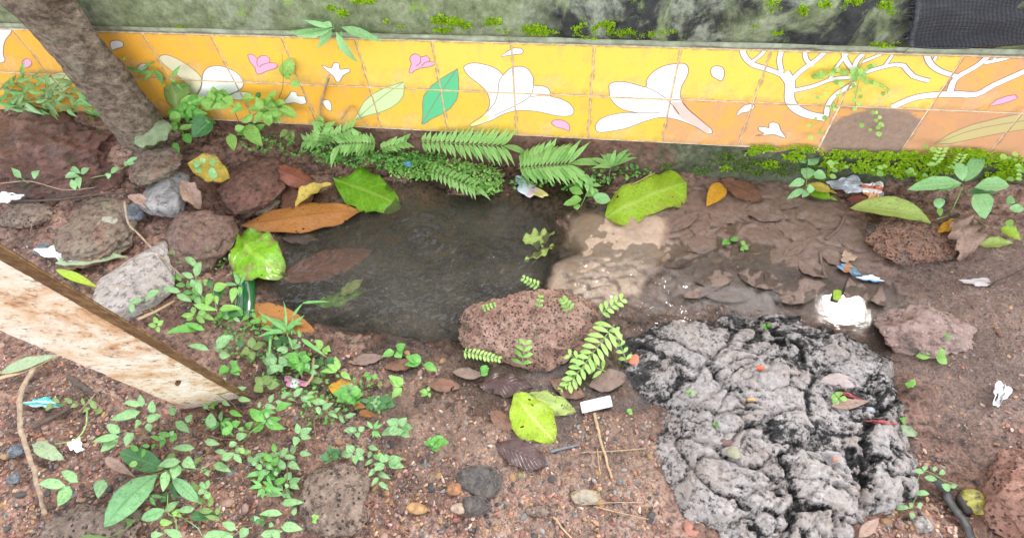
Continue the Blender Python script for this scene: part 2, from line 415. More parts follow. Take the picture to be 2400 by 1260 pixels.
# ------------------------------------------------------------------ water
SPRING = G(985, 555)
OUT = G(1470, 692)
wx = np.arange(-1.75, 1.55, .0058); wy = np.arange(.40, 1.732, .0058)
XW, YW = np.meshgrid(wx, wy, indexing='ij')
r = np.hypot((XW - SPRING[0]) / 1.25, YW - SPRING[1])
env_s = np.exp(-r / .085)
zw = .0062 * env_s * np.sin((r + .006 * fbm(xy3(XW, YW, 22.), 3, 59)) * 2 * math.pi / .036) * np.clip(.55 + .9 * fbm(xy3(XW, YW, 18.), 3, 60), 0, 1.6) + .0105 * np.exp(-(r / .028) ** 2) * (1 + 1.6 * fbm(xy3(XW, YW, 70.), 2, 51))
zw += .0042 * np.exp(-((r - .12) / .012) ** 2) * (smooth(-.02, .08, YW - SPRING[1] + .02)) * (.4 + .8 * np.abs(fbm(xy3(XW, YW, 16.), 2, 57)))
act = smooth(-.04, .10, poly_sd(XW, YW, POOL))
ro = np.hypot((XW - OUT[0]) / 1.2, YW - OUT[1]); env_o = np.exp(-(ro / .165) ** 4)
dirn = XW * .8 - YW * .6
zw += act * .0020 * fbm(xy3(XW, YW, 30.), 3, 52) + act * .0012 * fbm(xy3(XW, YW, 85.), 2, 58)
zw += env_o * (.0125 * fbm(xy3(XW * .8 + YW * .25, YW * 1.5 - XW * .35, 34.), 2, 53) + .0016 * np.sin((dirn + .02 * fbm(xy3(XW, YW, 10.), 2, 54)) * 2 * math.pi / .034))
zw += .00008 * fbm(xy3(XW, YW, 12.), 2, 55)
def mat_water():
    M = Mat('spring_water'); c = M.co('Object')
    t = M.n('ShaderNodeBsdfTransparent'); ad = M.n('ShaderNodeAttribute', attribute_name='depth'); M.l(M.mix(ad.outputs['Fac'], (.95, .945, .93, 1), (.70, .68, .64, 1)), t.inputs[0])
    d = M.n('ShaderNodeBsdfDiffuse', Color=(.23, .21, .175, 1))
    g = M.n('ShaderNodeBsdfGlossy', Color=(1, 1, 1, 1), Roughness=.015)
    fr = M.n('ShaderNodeFresnel', IOR=1.34)
    bp = M.n('ShaderNodeBump', Strength=.06, Distance=.004); M.l(M.noise(c, 55, 3, .5), bp.inputs['Height'])
    M.l(bp.outputs[0], g.inputs['Normal']); M.l(bp.outputs[0], fr.inputs['Normal'])
    at = M.n('ShaderNodeAttribute', attribute_name='turbid')
    m1 = M.n('ShaderNodeMixShader'); M.l(M.math('MULTIPLY', at.outputs['Fac'], 1.0), m1.inputs[0]); M.l(t.outputs[0], m1.inputs[1]); M.l(d.outputs[0], m1.inputs[2])
    m2 = M.n('ShaderNodeMixShader'); M.l(fr.outputs[0], m2.inputs[0]); M.l(m1.outputs[0], m2.inputs[1]); M.l(g.outputs[0], m2.inputs[2])
    M.l(m2.outputs[0], M.out.inputs[0]); return M.m
turb = .035 + .14 * smooth(-.02, .12, poly_sd(XW, YW, POOL)) * (.75 + .25 * fbm(xy3(XW, YW, 5.), 3, 56))
turb = np.clip(turb, .02, .6).reshape(-1, 1).repeat(3, 1)
water = mesh('water', np.stack([XW, YW, zw], -1).reshape(-1, 3), grid_faces(*XW.shape), mat_water(), attr={'turbid': turb, 'depth': smooth(-.03, .08, poly_sd(XW, YW, POOL)).reshape(-1, 1).repeat(3, 1)}, origin=np.array([0, 0, 0.]))
tag(water, kind='structure')
# ================================================================== TILED WALL
wall = empty('tiled_wall', (-.4, WALL_Y + .1, 0), 'low garden wall faced with two rows of orange floral tiles under mossy coping', 'wall')
def mat_concrete():
    M = Mat('algae_concrete'); c = M.co('Object')
    n1 = M.noise(c, 3.2, 8, .68, .5); n2 = M.noise(c, 26, 8, .75); n3 = M.noise(c, 5.5, 6, .62, .8)
    sx = M.n('ShaderNodeSeparateXYZ'); M.l(c, sx.inputs[0])
    col = M.ramp(n2, [(.3, (.075, .09, .05, 1)), (.5, (.165, .195, .105, 1)), (.72, (.30, .335, .21, 1))])
    # black lichen grows on the middle stretch of the coping
    g = M.math('MULTIPLY', M.ramp(n3, [(.42, 0.), (.52, 1.)]), M.ramp(M.math('ADD', sx.outputs[0], M.math('MULTIPLY', n1, .3)), [(.42, 0.), (.52, 1.)]))
    blk = M.ramp(n2, [(.35, (.012, .013, .013, 1)), (.7, (.06, .062, .06, 1))])
    col = M.mix(g, col, blk)
    pale = M.math('MULTIPLY', M.ramp(n1, [(.55, 0.), (.63, .9)]), M.ramp(n2, [(.4, .3), (.6, 1.)]))
    col = M.mix(pale, col, (.3, .33, .25, 1))
    col = M.mix(M.ramp(M.noise(c, 11, 6, .7), [(.62, 0.), (.68, .7)]), col, (.19, .33, .03, 1))
    M.set(Base_Color=col, Roughness=.9, Specular_IOR_Level=.25)
    M.bump(M.math('ADD', n2, M.noise(c, 110, 5, .7)), .8, .006); return M.m
M_CONC = mat_concrete()
# coping: rounded nose that overhangs the tile face, profile swept along x
prof = np.array([(.0, .590), (.012, .587), (.021, .596), (.025, .615), (.024, .650), (.018, .690), (.002, .730), (-.03, .762), (-.08, .785), (-.15, .795), (-.33, .798)])
PR = spline(np.c_[prof, np.zeros(len(prof))], 40)[:, :2]
cxs = np.arange(-5.0, 4.0, .014)
A, B = np.meshgrid(cxs, np.arange(len(PR)), indexing='ij')
off = PR[:, 0][None, :].repeat(len(cxs), 0); zz = PR[:, 1][None, :].repeat(len(cxs), 0)
q = np.stack([A, zz * 1.0, off], -1)
nz = .008 * fbm(q * 7, 4, 61) + .004 * fbm(q * 40, 3, 62)
fade = smooth(0, 3, B.astype(float))
V = np.stack([A, WALL_Y - off - nz * fade, zz + .006 * fbm(xy3(A, A * 0, 3.), 3, 63) * (1 - smooth(0, 6, B.astype(float))) + nz * .4 * fade], -1)
# underside and inner face close the slab
coping = mesh('coping', V.reshape(-1, 3), grid_faces(*A.shape), M_CONC, wall)
def box(name, lo, hi, mat, parent, bev=0.0):
    (a, b, c), (d, e, f) = lo, hi
    V = [(a, b, c), (d, b, c), (d, e, c), (a, e, c), (a, b, f), (d, b, f), (d, e, f), (a, e, f)]
    F = [(3, 2, 1, 0), (4, 5, 6, 7), (0, 1, 5, 4), (1, 2, 6, 5), (2, 3, 7, 6), (3, 0, 4, 7)]
    return mesh(name, V, F, mat, parent, smooth_=False)
M_STRIP = mat_plain('strip_mortar', (.31, .35, .26, 1), .9, .35, 25, .5, .2)
M_GROUT = mat_plain('grout', (.62, .52, .40, 1), .9, .4, 40, .3, .2)
def mat_footing():
    M = Mat('footing_stone'); c = M.co('Object'); sx = M.n('ShaderNodeSeparateXYZ'); M.l(c, sx.inputs[0])
    n1 = M.noise(c, 6, 7, .7, .4); n2 = M.noise(c, 40, 6, .7)
    red = M.ramp(n2, [(.3, (.05, .03, .024, 1)), (.55, (.16, .085, .062, 1)), (.75, (.24, .15, .11, 1))])
    grn = M.ramp(n2, [(.3, (.03, .034, .02, 1)), (.55, (.09, .10, .06, 1)), (.75, (.17, .19, .10, 1))])
    col = M.mix(M.ramp(M.math('ADD', M.math('MULTIPLY', sx.outputs[0], .5), n1), [(.62, 0.), (.78, 1.)]), red, grn)
    M.set(Base_Color=col, Roughness=.85, Specular_IOR_Level=.3)
    M.bump(M.math('ADD', n1, n2), .9, .008); return M.m
M_FOOT = mat_footing()
box('wall_core', (-5.0, WALL_Y + .010, -.2), (3.99, WALL_Y + .33, .585), M_CONC, wall)
box('mortar_bed', (-5.0, WALL_Y - .0046, Z_BOT - .004), (3.99, WALL_Y + .010, Z_TOP + .002), M_GROUT, wall)
# strip of mortar above the tiles, uneven lower lip
sx_ = np.arange(-5.0, 4.0, .02); SA, SB = np.meshgrid(sx_, np.linspace(0, 1, 5), indexing='ij')
lip = Z_TOP + .003 + .004 * fbm(xy3(sx_, sx_ * 0, 9.), 3, 64)
VS = np.stack([SA, WALL_Y - .006 - .003 * fbm(xy3(SA, SB, 20.), 3, 65) * 1.0 + np.where(SB == 0, .009, 0), lip[:, None] + (.588 - lip[:, None]) * SB], -1)
mesh('mortar_strip', VS.reshape(-1, 3), grid_faces(*SA.shape), M_STRIP, wall)
# footing under the tiles
fx = np.arange(-4.0, 3.6, .012); fz = np.linspace(-.12, Z_BOT - .002, 30)
FA, FB = np.meshgrid(fx, fz, indexing='ij')
fo = .004 + .022 * smooth(Z_BOT, -.05, FB) + .012 * fbm(xy3(FA, FB, 9.), 4, 66) + .007 * fbm(xy3(FA, FB, 45.), 3, 67)
foot = mesh('footing', np.stack([FA, WALL_Y - fo + .006 * smooth(Z_BOT - .02, Z_BOT, FB), FB], -1).reshape(-1, 3), grid_faces(*FA.shape), M_FOOT, wall)

# ---- tiles, each its own slab with arrised edges
def mat_tile(name, a, b, dirt=.15, dcol=(.42, .27, .17, 1), stain=None):
    M = Mat(name); c = M.co('Object')
    n1 = M.noise(c, 9, 5, .6); n2 = M.noise(c, 60, 6, .75)
    oi = M.n('ShaderNodeObjectInfo').outputs['Random']
    col = M.mix(M.math('ADD', M.math('MULTIPLY', oi, .55), M.math('MULTIPLY', n1, .45)), a, b)
    dm = M.ramp(M.noise(c, 7, 8, .72, .5), [(.58 - dirt, 0.), (.76 - dirt * .6, min(.85, .35 + dirt * 1.6))])
    col = M.mix(dm, col, dcol)
    sp = M.ramp(M.noise(c, 150, 4, .65), [(.63, 0.), (.68, .85)])
    sp = M.math('MULTIPLY', sp, M.ramp(M.noise(c, 14, 3), [(.38, .25), (.6, 1.)]))
    col = M.mix(sp, col, (.16, .085, .03, 1))
    ox = M.n('ShaderNodeSeparateXYZ'); M.l(c, ox.inputs[0])
    mud = M.ramp(M.math('ADD', M.math('MULTIPLY', ox.outputs[2], -4.5), M.math('MULTIPLY', n2, .55)), [(.58, 0.), (.78, .6)])
    col = M.mix(mud, col, (.33, .17, .085, 1))
    fine = M.ramp(n2, [(.66, 0.), (.75, .45)]); col = M.mix(fine, col, (.30, .17, .06, 1))
    ab = lambda o, h: M.math('DIVIDE', M.math('ABSOLUTE', o), h)
    ed = M.math('ADD', M.math('MAXIMUM', ab(ox.outputs[0], .141), ab(ox.outputs[2], .097)), M.math('MULTIPLY', M.math('SUBTRACT', M.noise(c, 35, 6, .7), .5), .34))
    col = M.mix(M.ramp(ed, [(.96, 0.), (1.08, .65)]), col, (.30, .19, .10, 1))
    col = M.mix(M.ramp(M.noise(M.co('Object'), 4.5, 5, .6, .6), [(.54, 0.), (.68, .4)]), col, (.72, .55, .33, 1))
    rg = M.ramp(n1, [(.3, .12), (.7, .34)])
    if stain:
        mp = M.n('ShaderNodeMapping'); M.l(c, mp.inputs[0]); mp.inputs['Location'].default_value = stain[0]; mp.inputs['Scale'].default_value = stain[1]
        gr = M.n('ShaderNodeTexGradient', gradient_type='SPHERICAL'); M.l(mp.outputs[0], gr.inputs[0])
        sm = M.ramp(M.math('ADD', gr.outputs['Fac'], M.math('MULTIPLY', M.math('SUBTRACT', n2, .5), .35)), [(.10, 0.), (.17, .95)])
        col = M.mix(sm, col, M.ramp(n2, [(.3, (.19, .125, .095, 1)), (.7, (.30, .215, .17, 1))]))
        rg = M.mix(sm, rg, (.8, .8, .8, 1))
    M.set(Base_Color=col, Roughness=rg, Specular_IOR_Level=.5)
    M.bump(n2, .08, .002); return M.m
T_OR = mat_tile('orange_glaze', (.78, .375, .045, 1), (.80, .44, .06, 1), .12)
T_MID = mat_tile('amber_glaze', (.80, .46, .06, 1), (.82, .52, .08, 1), .10)
T_YE = mat_tile('yellow_glaze', (.82, .53, .08, 1), (.84, .60, .12, 1), .09)
T_DU = mat_tile('dusty_glaze', (.85, .40, .03, 1), (.88, .45, .06, 1), .30, (.55, .31, .19, 1))
T_DI = mat_tile('dirty_glaze', (.80, .36, .06, 1), (.76, .36, .10, 1), .42, (.50, .27, .17, 1))
T_ST = mat_tile('stained_glaze', (.82, .37, .03, 1), (.78, .38, .08, 1), .30, (.50, .28, .17, 1), ((-.06, 0, .10), (5.2, 1.0, 7.5)))
TILES = {}
def tile(k, row):
    x0 = TILE_X0 + k * TILE_W + .0018; x1 = x0 + TILE_W - .0036
    z0, z1 = ((Z_MID + .0017, Z_TOP) if row == 0 else (Z_BOT, Z_MID - .0017))
    yo = WALL_Y - .0012 * rnd.random()
    if k < 2: m = T_OR
    elif k < 4: m = T_MID if row == 0 else T_OR
    elif k < 9: m = T_YE if row == 0 else T_MID
    elif row == 0: m = T_YE if k < 11 else T_DU
    else: m = T_ST if k == 10 else (T_DU if k == 9 else T_DI)
    if k in (6,) and row == 0: m = T_YE
    if k == 8 and row == 1: m = T_DU
    e = .0016; yf = yo - .0062
    def ring(a, b, c, d, y):
        return [(a, y, c), (b, y, c), (b, y, d), (a, y, d)]
    if k == 9 and row == 1:      # snapped lower edge
        base = [x0 + (x1 - x0) * t for t in (0, .2, .3, .38, .5, .62, .7, .85, 1)]
        dz = [.004, .006, .004, -.018, -.022, -.012, .004, .006, .012]
        P = [(x, z0 + d) for x, d in zip(base, dz)] + [(x1, z1), (x0, z1)]
        n = len(P); V = [(x, yf, z) for x, z in P] + [(x, WALL_Y + .004, z) for x, z in P]
        F = [tuple(range(n))] + [(i, n + i, n + (i + 1) % n, (i + 1) % n) for i in range(n)]
        o = mesh('tile', V, F, m, wall, smooth_=False, origin=np.array([(x0 + x1) / 2, WALL_Y, (z0 + z1) / 2]))
    else:
        if k == 10 and row == 1: z0 -= .012; x0 += .004
        V = ring(x0 + e, x1 - e, z0 + e, z1 - e, yf) + ring(x0, x1, z0, z1, yf + e) + ring(x0, x1, z0, z1, WALL_Y + .004)
        F = [(0, 1, 2, 3)] + [(a + i, a + 4 + i, a + 4 + (i + 1) % 4, a + (i + 1) % 4) for a in (0, 4) for i in range(4)]
        o = mesh('tile', V, F, m, wall, smooth_=False, origin=np.array([(x0 + x1) / 2, WALL_Y, (z0 + z1) / 2]))
    TILES[(k, row)] = (o, x0 + e, x1 - e, z0 + e, z1 - e, yf)
for k in range(-6, 17):
    for row in (0, 1): tile(k, row)
# ---- glazed print on the tiles, cut at every joint
def mat_print(name, c, dirt=.0):
    M = Mat(name); co = M.co('Object'); n = M.noise(co, 60, 6, .75)
    sp = M.ramp(M.noise(co, 150, 4, .65), [(.64, 0.), (.69, .7)])
    col = M.mix(sp, c, tuple(x * .35 for x in c[:3]) + (1,))
    if dirt: col = M.mix(M.ramp(M.noise(co, 12, 7, .7), [(.5 - dirt, 0.), (.75, .55)]), col, (.50, .38, .24, 1))
    M.set(Base_Color=col, Roughness=.22); return M.m
PM = {'w': mat_print('print_white', (.80, .79, .77, 1)), 'wd': mat_print('print_white_dirty', (.78, .76, .70, 1), .1), 'p': mat_print('print_pink', (.76, .38, .55, 1)),
      'pd': mat_print('print_pink_faded', (.78, .52, .48, 1), .1), 'lg': mat_print('print_pale_green', (.55, .70, .36, 1)), 'dg': mat_print('print_green', (.12, .50, .24, 1)),
      'cr': mat_print('print_cream', (.70, .66, .46, 1), .12), 'ol': mat_print('print_olive', (.50, .42, .18, 1), .15), 'ln': mat_print('print_line', (.30, .20, .16, 1)), 'py': mat_print('print_yellow', (.85, .68, .25, 1)),
      'gl': mat_print('print_green_line', (.22, .36, .16, 1))}
def clip(poly, axis_, val, keep_less):
    out = []; n = len(poly)
    for i in range(n):
        a, b = poly[i], poly[(i + 1) % n]
        ia = (a[axis_] <= val) == keep_less; ib = (b[axis_] <= val) == keep_less
        if ia: out.append(a)
        if ia != ib:
            t = (val - a[axis_]) / (b[axis_] - a[axis_] + 1e-15); out.append((a[0] + t * (b[0] - a[0]), a[1] + t * (b[1] - a[1])))
    return out
PRINT = {}     # (tile key, colour, layer) -> polygons
def put(convex, colr, layer):
    xs = [p[0] for p in convex]; zs = [p[1] for p in convex]
    for key, (o, x0, x1, z0, z1, yf) in TILES.items():
        if max(xs) < x0 or min(xs) > x1 or max(zs) < z0 or min(zs) > z1: continue
        p = convex
        for ax, v, less in ((0, x0, False), (0, x1, True), (1, z0, False), (1, z1, True)):
            p = clip(p, ax, v, less)
            if len(p) < 3: break
        if len(p) >= 3: PRINT.setdefault((key, colr, int(layer)), []).append((p, layer))
def wz(pts):
    return [(float(P[0]), float(P[2])) for P in (WP(u, v, .008) for u, v in pts)]
def smooth_poly(pts, n=4):
    P = np.array(pts, float); m = len(P); out = []
    for i in range(m):
        a, b, c, d = P[i - 1], P[i], P[(i + 1) % m], P[(i + 2) % m]
        for t in np.arange(n) / n:
            out.append(tuple(.5 * ((2 * b) + (-a + c) * t + (2 * a - 5 * b + 4 * c - d) * t * t + (-a + 3 * b - 3 * c + d) * t ** 3)))
    return out
def fill(pts2, colr, layer):
    tri = tessellate_polygon([[Vector((x, z, 0)) for x, z in pts2]])
    for t in tri: put([pts2[i] for i in t], colr, layer)
def stroke(pts2, wd, colr, layer, closed=False):
    P = np.array(pts2, float); n = len(P); wd = np.broadcast_to(wd, (n,))
    T = (np.roll(P, -1, 0) - np.roll(P, 1, 0)) if closed else np.gradient(P, axis=0)
    T /= np.linalg.norm(T, axis=1)[:, None] + 1e-9; N = np.stack([-T[:, 1], T[:, 0]], -1) * (np.array(wd)[:, None] / 2)
    for i in range(n if closed else n - 1):
        j = (i + 1) % n
        put([tuple(P[i] + N[i]), tuple(P[j] + N[j]), tuple(P[j] - N[j]), tuple(P[i] - N[i])], colr, layer)
LW = .0030
def motif(pts, colr, lines=(), line='ln', sm=True, lw=LW, base=1):
    p = wz(smooth_poly(pts) if sm else pts)
    fill(p, colr, base); stroke(p, lw, line, base + 1, True)
    for L in lines: stroke(wz([tuple(q) for q in spline(np.c_[np.array(L, float), np.zeros(len(L))], 10)[:, :2]]), lw * .9, line, base + 1)
motif([(-30,60),(13,63),(26,63),(25,78),(14,92),(8,108),(7,130),(11,142),(0,148),(-30,140)], 'w')
motif([(52,145),(62,138),(73,144),(72,154),(60,160),(53,154)], 'p')
motif([(258,100),(272,95),(287,100),(288,110),(275,114),(262,117)], 'w')
motif([(108,195),(122,176),(145,170),(165,180),(166,200),(150,215),(128,220),(106,240)], 'lg', [[(106,238),(152,178)]])
motif([(321,160),(330,150),(342,150),(346,158),(336,165),(322,170)], 'wd')
motif([(372,135),(385,129),(405,134),(430,147),(455,165),(470,180),(473,195),(465,215),(455,229),(438,228),(443,205),(425,185),(400,165),(380,148)], 'cr')
motif([(474,182),(478,168),(490,158),(510,155),(530,159),(550,168),(563,180),(570,193),(568,205),(556,214),(540,222),(520,230),(480,238),(457,230),(470,210)], 'w')
motif([(540,222),(560,215),(585,218),(590,226),(565,235),(545,232)], 'w')
motif([(580,130),(585,127),(595,130),(603,138),(612,131),(624,131),(632,137),(632,148),(645,148),(652,155),(645,161),(625,167),(610,174),(603,174),(599,168),(598,160),(585,145)], 'p', [[(603,138),(602,148),(605,157)], [(632,147),(615,152),(608,158)]], sm=False)
motif([(755,153),(775,160),(783,148),(795,150),(797,163),(815,161),(820,168),(805,177),(795,193),(787,190),(780,178),(762,163)], 'w')
motif([(664,243),(678,222),(683,215),(695,217),(697,225),(712,226),(716,234),(718,242),(705,245),(690,241)], 'w')
motif([(755,240),(760,235),(770,235),(776,245),(776,260),(765,255)], 'w')
motif([(959,165),(964,150),(960,138),(964,130),(973,126),(982,129),(986,134),(1000,131),(1008,138),(1006,145),(1018,146),(1020,151),(1008,157),(985,160),(972,166),(965,172),(959,171)], 'p', [[(986,134),(985,147),(975,155)], [(1008,143),(995,148),(988,156)]], sm=False)
motif([(829,284),(838,265),(852,240),(875,220),(905,205),(945,192),(948,205),(945,225),(935,240),(915,254),(890,264),(865,270),(845,277)], 'lg', [[(830,284),(890,232),(945,193)]], 'gl', sm=False)
motif([(988,292),(991,270),(990,245),(993,225),(1010,203),(1030,187),(1055,172),(1072,161),(1075,185),(1075,215),(1070,235),(1055,255),(1035,268),(1010,280),(993,292)], 'dg', [[(990,290),(1030,222),(1072,161)]], sm=False)
motif([(1174,133),(1190,120),(1205,113),(1222,114),(1227,121),(1222,127),(1205,129)], 'w', sm=False)
motif([(1087,160),(1095,151),(1115,148),(1145,154),(1167,164),(1180,175),(1192,163),(1208,157),(1230,158),(1243,170),(1250,185),(1251,200),(1275,203),(1288,212),(1291,226),(1310,231),(1330,240),(1342,252),(1345,262),(1340,270),(1325,273),(1300,271),(1270,264),(1240,260),(1210,260),(1180,268),(1155,281),(1130,290),(1108,297),(1101,293),(1110,286),(1130,273),(1143,258),(1148,240),(1140,215),(1120,195),(1098,178)], 'w',
      [[(1180,175),(1170,190),(1167,215),(1160,240),(1143,262)], [(1251,200),(1243,225),(1210,247),(1160,270)], [(1291,226),(1270,224),(1243,228)]])
fill(wz([(1102,293),(1112,285),(1132,272),(1150,271),(1140,284),(1108,296)]), 'py', 2)
motif([(1293,290),(1297,283),(1310,281),(1325,285),(1334,294),(1334,307),(1320,302),(1305,299)], 'p')
motif([(1428,213),(1428,200),(1440,193),(1460,192),(1485,197),(1513,204),(1515,190),(1525,175),(1540,163),(1560,154),(1585,150),(1605,150),(1613,160),(1612,175),(1605,190),(1597,205),(1595,225),(1600,240),(1615,258),(1635,275),(1655,292),(1668,305),(1668,313),(1655,312),(1630,297),(1600,285),(1570,277),(1545,276),(1510,285),(1470,300),(1430,308),(1405,310),(1396,303),(1398,290),(1410,278),(1435,269),(1470,264),(1495,265),(1460,257),(1440,243),(1430,228)], 'w',
      [[(1513,204),(1545,220),(1570,240),(1592,268)], [(1495,265),(1525,264),(1548,265)]])
fill(wz([(1575,240),(1600,240),(1615,258),(1635,275),(1655,292),(1664,305),(1662,311),(1655,310),(1630,295),(1600,280),(1580,262)]), 'pd', 2)
motif([(1666,170),(1668,160),(1678,155),(1692,158),(1698,168),(1697,180),(1690,190),(1680,186),(1670,180)], 'w')
motif([(1725,272),(1732,258),(1745,247),(1760,244),(1769,247),(1766,256),(1755,262),(1738,265)], 'w', sm=False)
motif([(1771,318),(1790,314),(1778,305),(1780,298),(1795,298),(1802,300),(1803,290),(1813,287),(1825,291),(1830,305),(1842,322),(1835,323),(1815,316),(1795,317)], 'wd')
motif([(2318,250),(2335,235),(2360,226),(2380,223),(2386,230),(2370,238),(2345,245)], 'p', sm=False)
motif([(2190,338),(2230,312),(2280,292),(2350,275),(2420,262),(2420,300),(2350,312),(2290,324),(2230,337)], 'ol', [[(2195,336),(2290,303),(2420,280)]], sm=False)
BR = [([(1738,108),(1745,132),(1765,152),(1800,163),(1840,178)], 15), ([(1802,108),(1785,128),(1762,146)], 11), ([(1836,108),(1827,140),(1832,170)], 14),
 ([(1838,172),(1852,195),(1850,228),(1860,250),(1890,268),(1936,277)], 27), ([(1852,192),(1880,165),(1912,142),(1945,112)], 15), ([(1886,108),(1889,138),(1905,155)], 12),
 ([(1858,213),(1905,203),(1950,186),(2000,180),(2060,160),(2113,152),(2138,178),(2178,190)], 12), ([(1945,186),(1965,152),(1998,112)], 10), ([(1975,112),(1983,142),(2002,168)], 13),
 ([(1998,178),(2010,140),(2045,112)], 13), ([(2018,147),(2060,130),(2108,108)], 9), ([(2005,196),(1962,220),(1942,245),(1936,276)], 17), ([(2072,157),(2088,135),(2100,112)], 9),
 ([(2168,112),(2178,145),(2200,165),(2242,180)], 15), ([(2204,112),(2190,142)], 10), ([(2090,252),(2150,228),(2230,221),(2288,222),(2330,200),(2420,160)], 20),
 ([(2225,222),(2240,185),(2290,155),(2318,130),(2330,112)], 17), ([(2308,148),(2365,135),(2420,108)], 12), ([(2330,140),(2352,112)], 9)]
def px_w(u, v, wpx): return float(np.linalg.norm(WP(u + wpx / 2, v, .008) - WP(u - wpx / 2, v, .008))) * .85
for bi, (pts, wd) in enumerate(BR):
    P2 = wz([tuple(q) for q in spline(np.c_[np.array(pts, float), np.zeros(len(pts))], 16)[:, :2]]); wm = px_w(pts[0][0], pts[0][1], wd)
    taper = np.linspace(1, .85, 16) * wm
    stroke(P2, taper + LW * 1.9, 'ln', 1 + bi * .04); stroke(P2, taper, 'w', 2 + bi * .04)
for (key, colr, layer), polys in PRINT.items():
    o, x0, x1, z0, z1, yf = TILES[key]; mb = MB()
    for p, ly in polys: mb.add([(x, yf - .0004 * ly, z) for x, z in p], [tuple(range(len(p)))])
    nm = {'ln': 'printed_outline', 'gl': 'printed_outline', 'lg': 'printed_leaf', 'dg': 'printed_leaf', 'ol': 'printed_leaf'}.get(colr, 'printed_petal')
    mb.build(nm, PM[colr], o, smooth_=False)

# ------------------------------------------------------------------ moss (nobody could count it)
def mat_moss(name, a, b):
    M = Mat(name); c = M.co('Object'); M.set(Base_Color=M.ramp(M.noise(c, 55, 4), [(.3, a), (.7, b)]), Roughness=.8, Specular_IOR_Level=.2)
    tr = M.n('ShaderNodeBsdfTranslucent', Color=b); ms = M.n('ShaderNodeMixShader', Fac=.3)
    M.l(M.b.outputs[0], ms.inputs[1]); M.l(tr.outputs[0], ms.inputs[2]); M.l(ms.outputs[0], M.out.inputs[0]); return M.m
M_MOSS = mat_moss('bright_moss', (.20, .36, .012, 1), (.46, .66, .03, 1))
M_MOSS2 = mat_moss('olive_moss', (.06, .11, .015, 1), (.20, .34, .04, 1))
rg = np.random.default_rng(4)
def tufts(P, N, size):
    """each point becomes a tiny cushion of leaf-like points"""
    n = len(P); k = 5
    ang = rg.random((n, k)) * 6.283; tilt = .25 + rg.random((n, k)) * .9
    N = N / np.linalg.norm(N, axis=1)[:, None]
    a = np.cross(N, np.array([.3, .2, .93])); a /= np.linalg.norm(a, axis=1)[:, None]; b = np.cross(N, a)
    s = size * (.6 + .8 * rg.random(n))
    V = []; F = []
    for j in range(k):
        d = np.cos(ang[:, j])[:, None] * a + np.sin(ang[:, j])[:, None] * b; e = np.cross(N, d)
        tip = P + (N * np.cos(tilt[:, j])[:, None] + d * np.sin(tilt[:, j])[:, None]) * s[:, None]
        V += [P + e * (s * .38)[:, None] - N * .001, P - e * (s * .38)[:, None] - N * .001, tip]
        F.append(np.stack([np.arange(n) + (3 * j) * n, np.arange(n) + (3 * j + 1) * n, np.arange(n) + (3 * j + 2) * n], -1))
    return np.concatenate(V), np.concatenate(F)
def moss_at(name, label, spots, pf, mat, size, dens, normal):
    P = []
    for u, v, ru, rv in spots:
        n = int(dens * ru * rv / 100)
        ang = rg.random(n) * 6.283; rr = np.sqrt(rg.random(n)) * (.55 + .45 * np.abs(np.sin(ang * 3 + u)) * 1.2)
        for q in range(n): P.append(pf(u + ru * rr[q] * math.cos(ang[q]), v + rv * rr[q] * math.sin(ang[q])))
    P = np.array(P); V, F = tufts(P, np.tile(np.array(normal, float), (len(P), 1)) + rg.normal(0, .25, P.shape), size)
    return tag(mesh(name, V, F, mat), label, 'moss', kind='stuff')
PRc = np.stack([np.zeros(len(PR)), WALL_Y - PR[:, 0], PR[:, 1]], -1)
def on_coping(u, v):
    d = ray(u, v); best = None
    for i in range(len(PRc) - 1):     # the ray meets the swept profile in the y-z plane
        a, b = PRc[i], PRc[i + 1]
        m = np.array([[d[1], a[1] - b[1]], [d[2], a[2] - b[2]]]); rhs = np.array([a[1] - CC[1], a[2] - CC[2]])
        det = np.linalg.det(m)
        if abs(det) < 1e-9: continue
        t, s = np.linalg.solve(m, rhs)
        if -.02 <= s <= 1.02 and t > 0 and (best is None or t < best): best = t
    if best is None: best = (WALL_Y - .03) / d[1]
    return CC + d * best
edge = lambda u: 45 + u * .031 + 2
spots = [(1030,48,22,12),(1065,52,26,9),(1090,60,18,8),(1040,72,26,6),(1150,52,30,9),(1180,72,22,6),(1250,68,34,10),(1270,76,42,7),(1370,72,32,16),(1395,85,36,9),(1420,58,22,8),(1450,76,42,10),(1490,82,44,7),(1545,78,32,7),(1570,74,16,6),
 (850,4,34,6),(805,30,14,9),(775,20,10,8),(1810,14,20,15),(1880,24,14,12),(1935,14,18,10),(2000,6,24,8),(2075,12,22,10),(2090,28,14,8),(1820,78,16,4),(1770,62,12,3),(2070,105,36,7),(2100,98,10,4),(940,62,14,3),(905,50,8,4)]
moss_at('moss', 'bright green moss cushions along the lower edge of the coping', spots, on_coping, M_MOSS, .0075, 34, (0, -.8, .6))
moss_at('moss', 'thin line of green moss between coping and tiles by the tree', [(245,52,22,6),(430,62,28,5),(395,58,20,5),(540,60,18,3)], lambda u, v: WP(u, v, .014), M_MOSS, .006, 40, (0, -.8, .6))
FT = lambda u, v: WP(u, v, .022)
spots = [(1990,362,70,10),(2080,365,60,11),(2150,372,70,20),(2210,388,50,22),(2040,392,60,18),(2120,402,55,16),(2300,370,60,18),(2370,392,40,30),(2180,420,40,12),(1880,350,50,10),(1860,368,30,12),(1790,348,40,8),(1800,385,30,10),(1950,385,30,18),(1760,358,20,8),(2250,355,60,8),(2125,438,10,6),(2330,420,30,20),(1700,395,14,8),(1920,412,30,10)]
moss_at('moss', 'bright moss spreading over the footing below the stained tile', spots, FT, M_MOSS, .0075, 26, (0, -.8, .6))
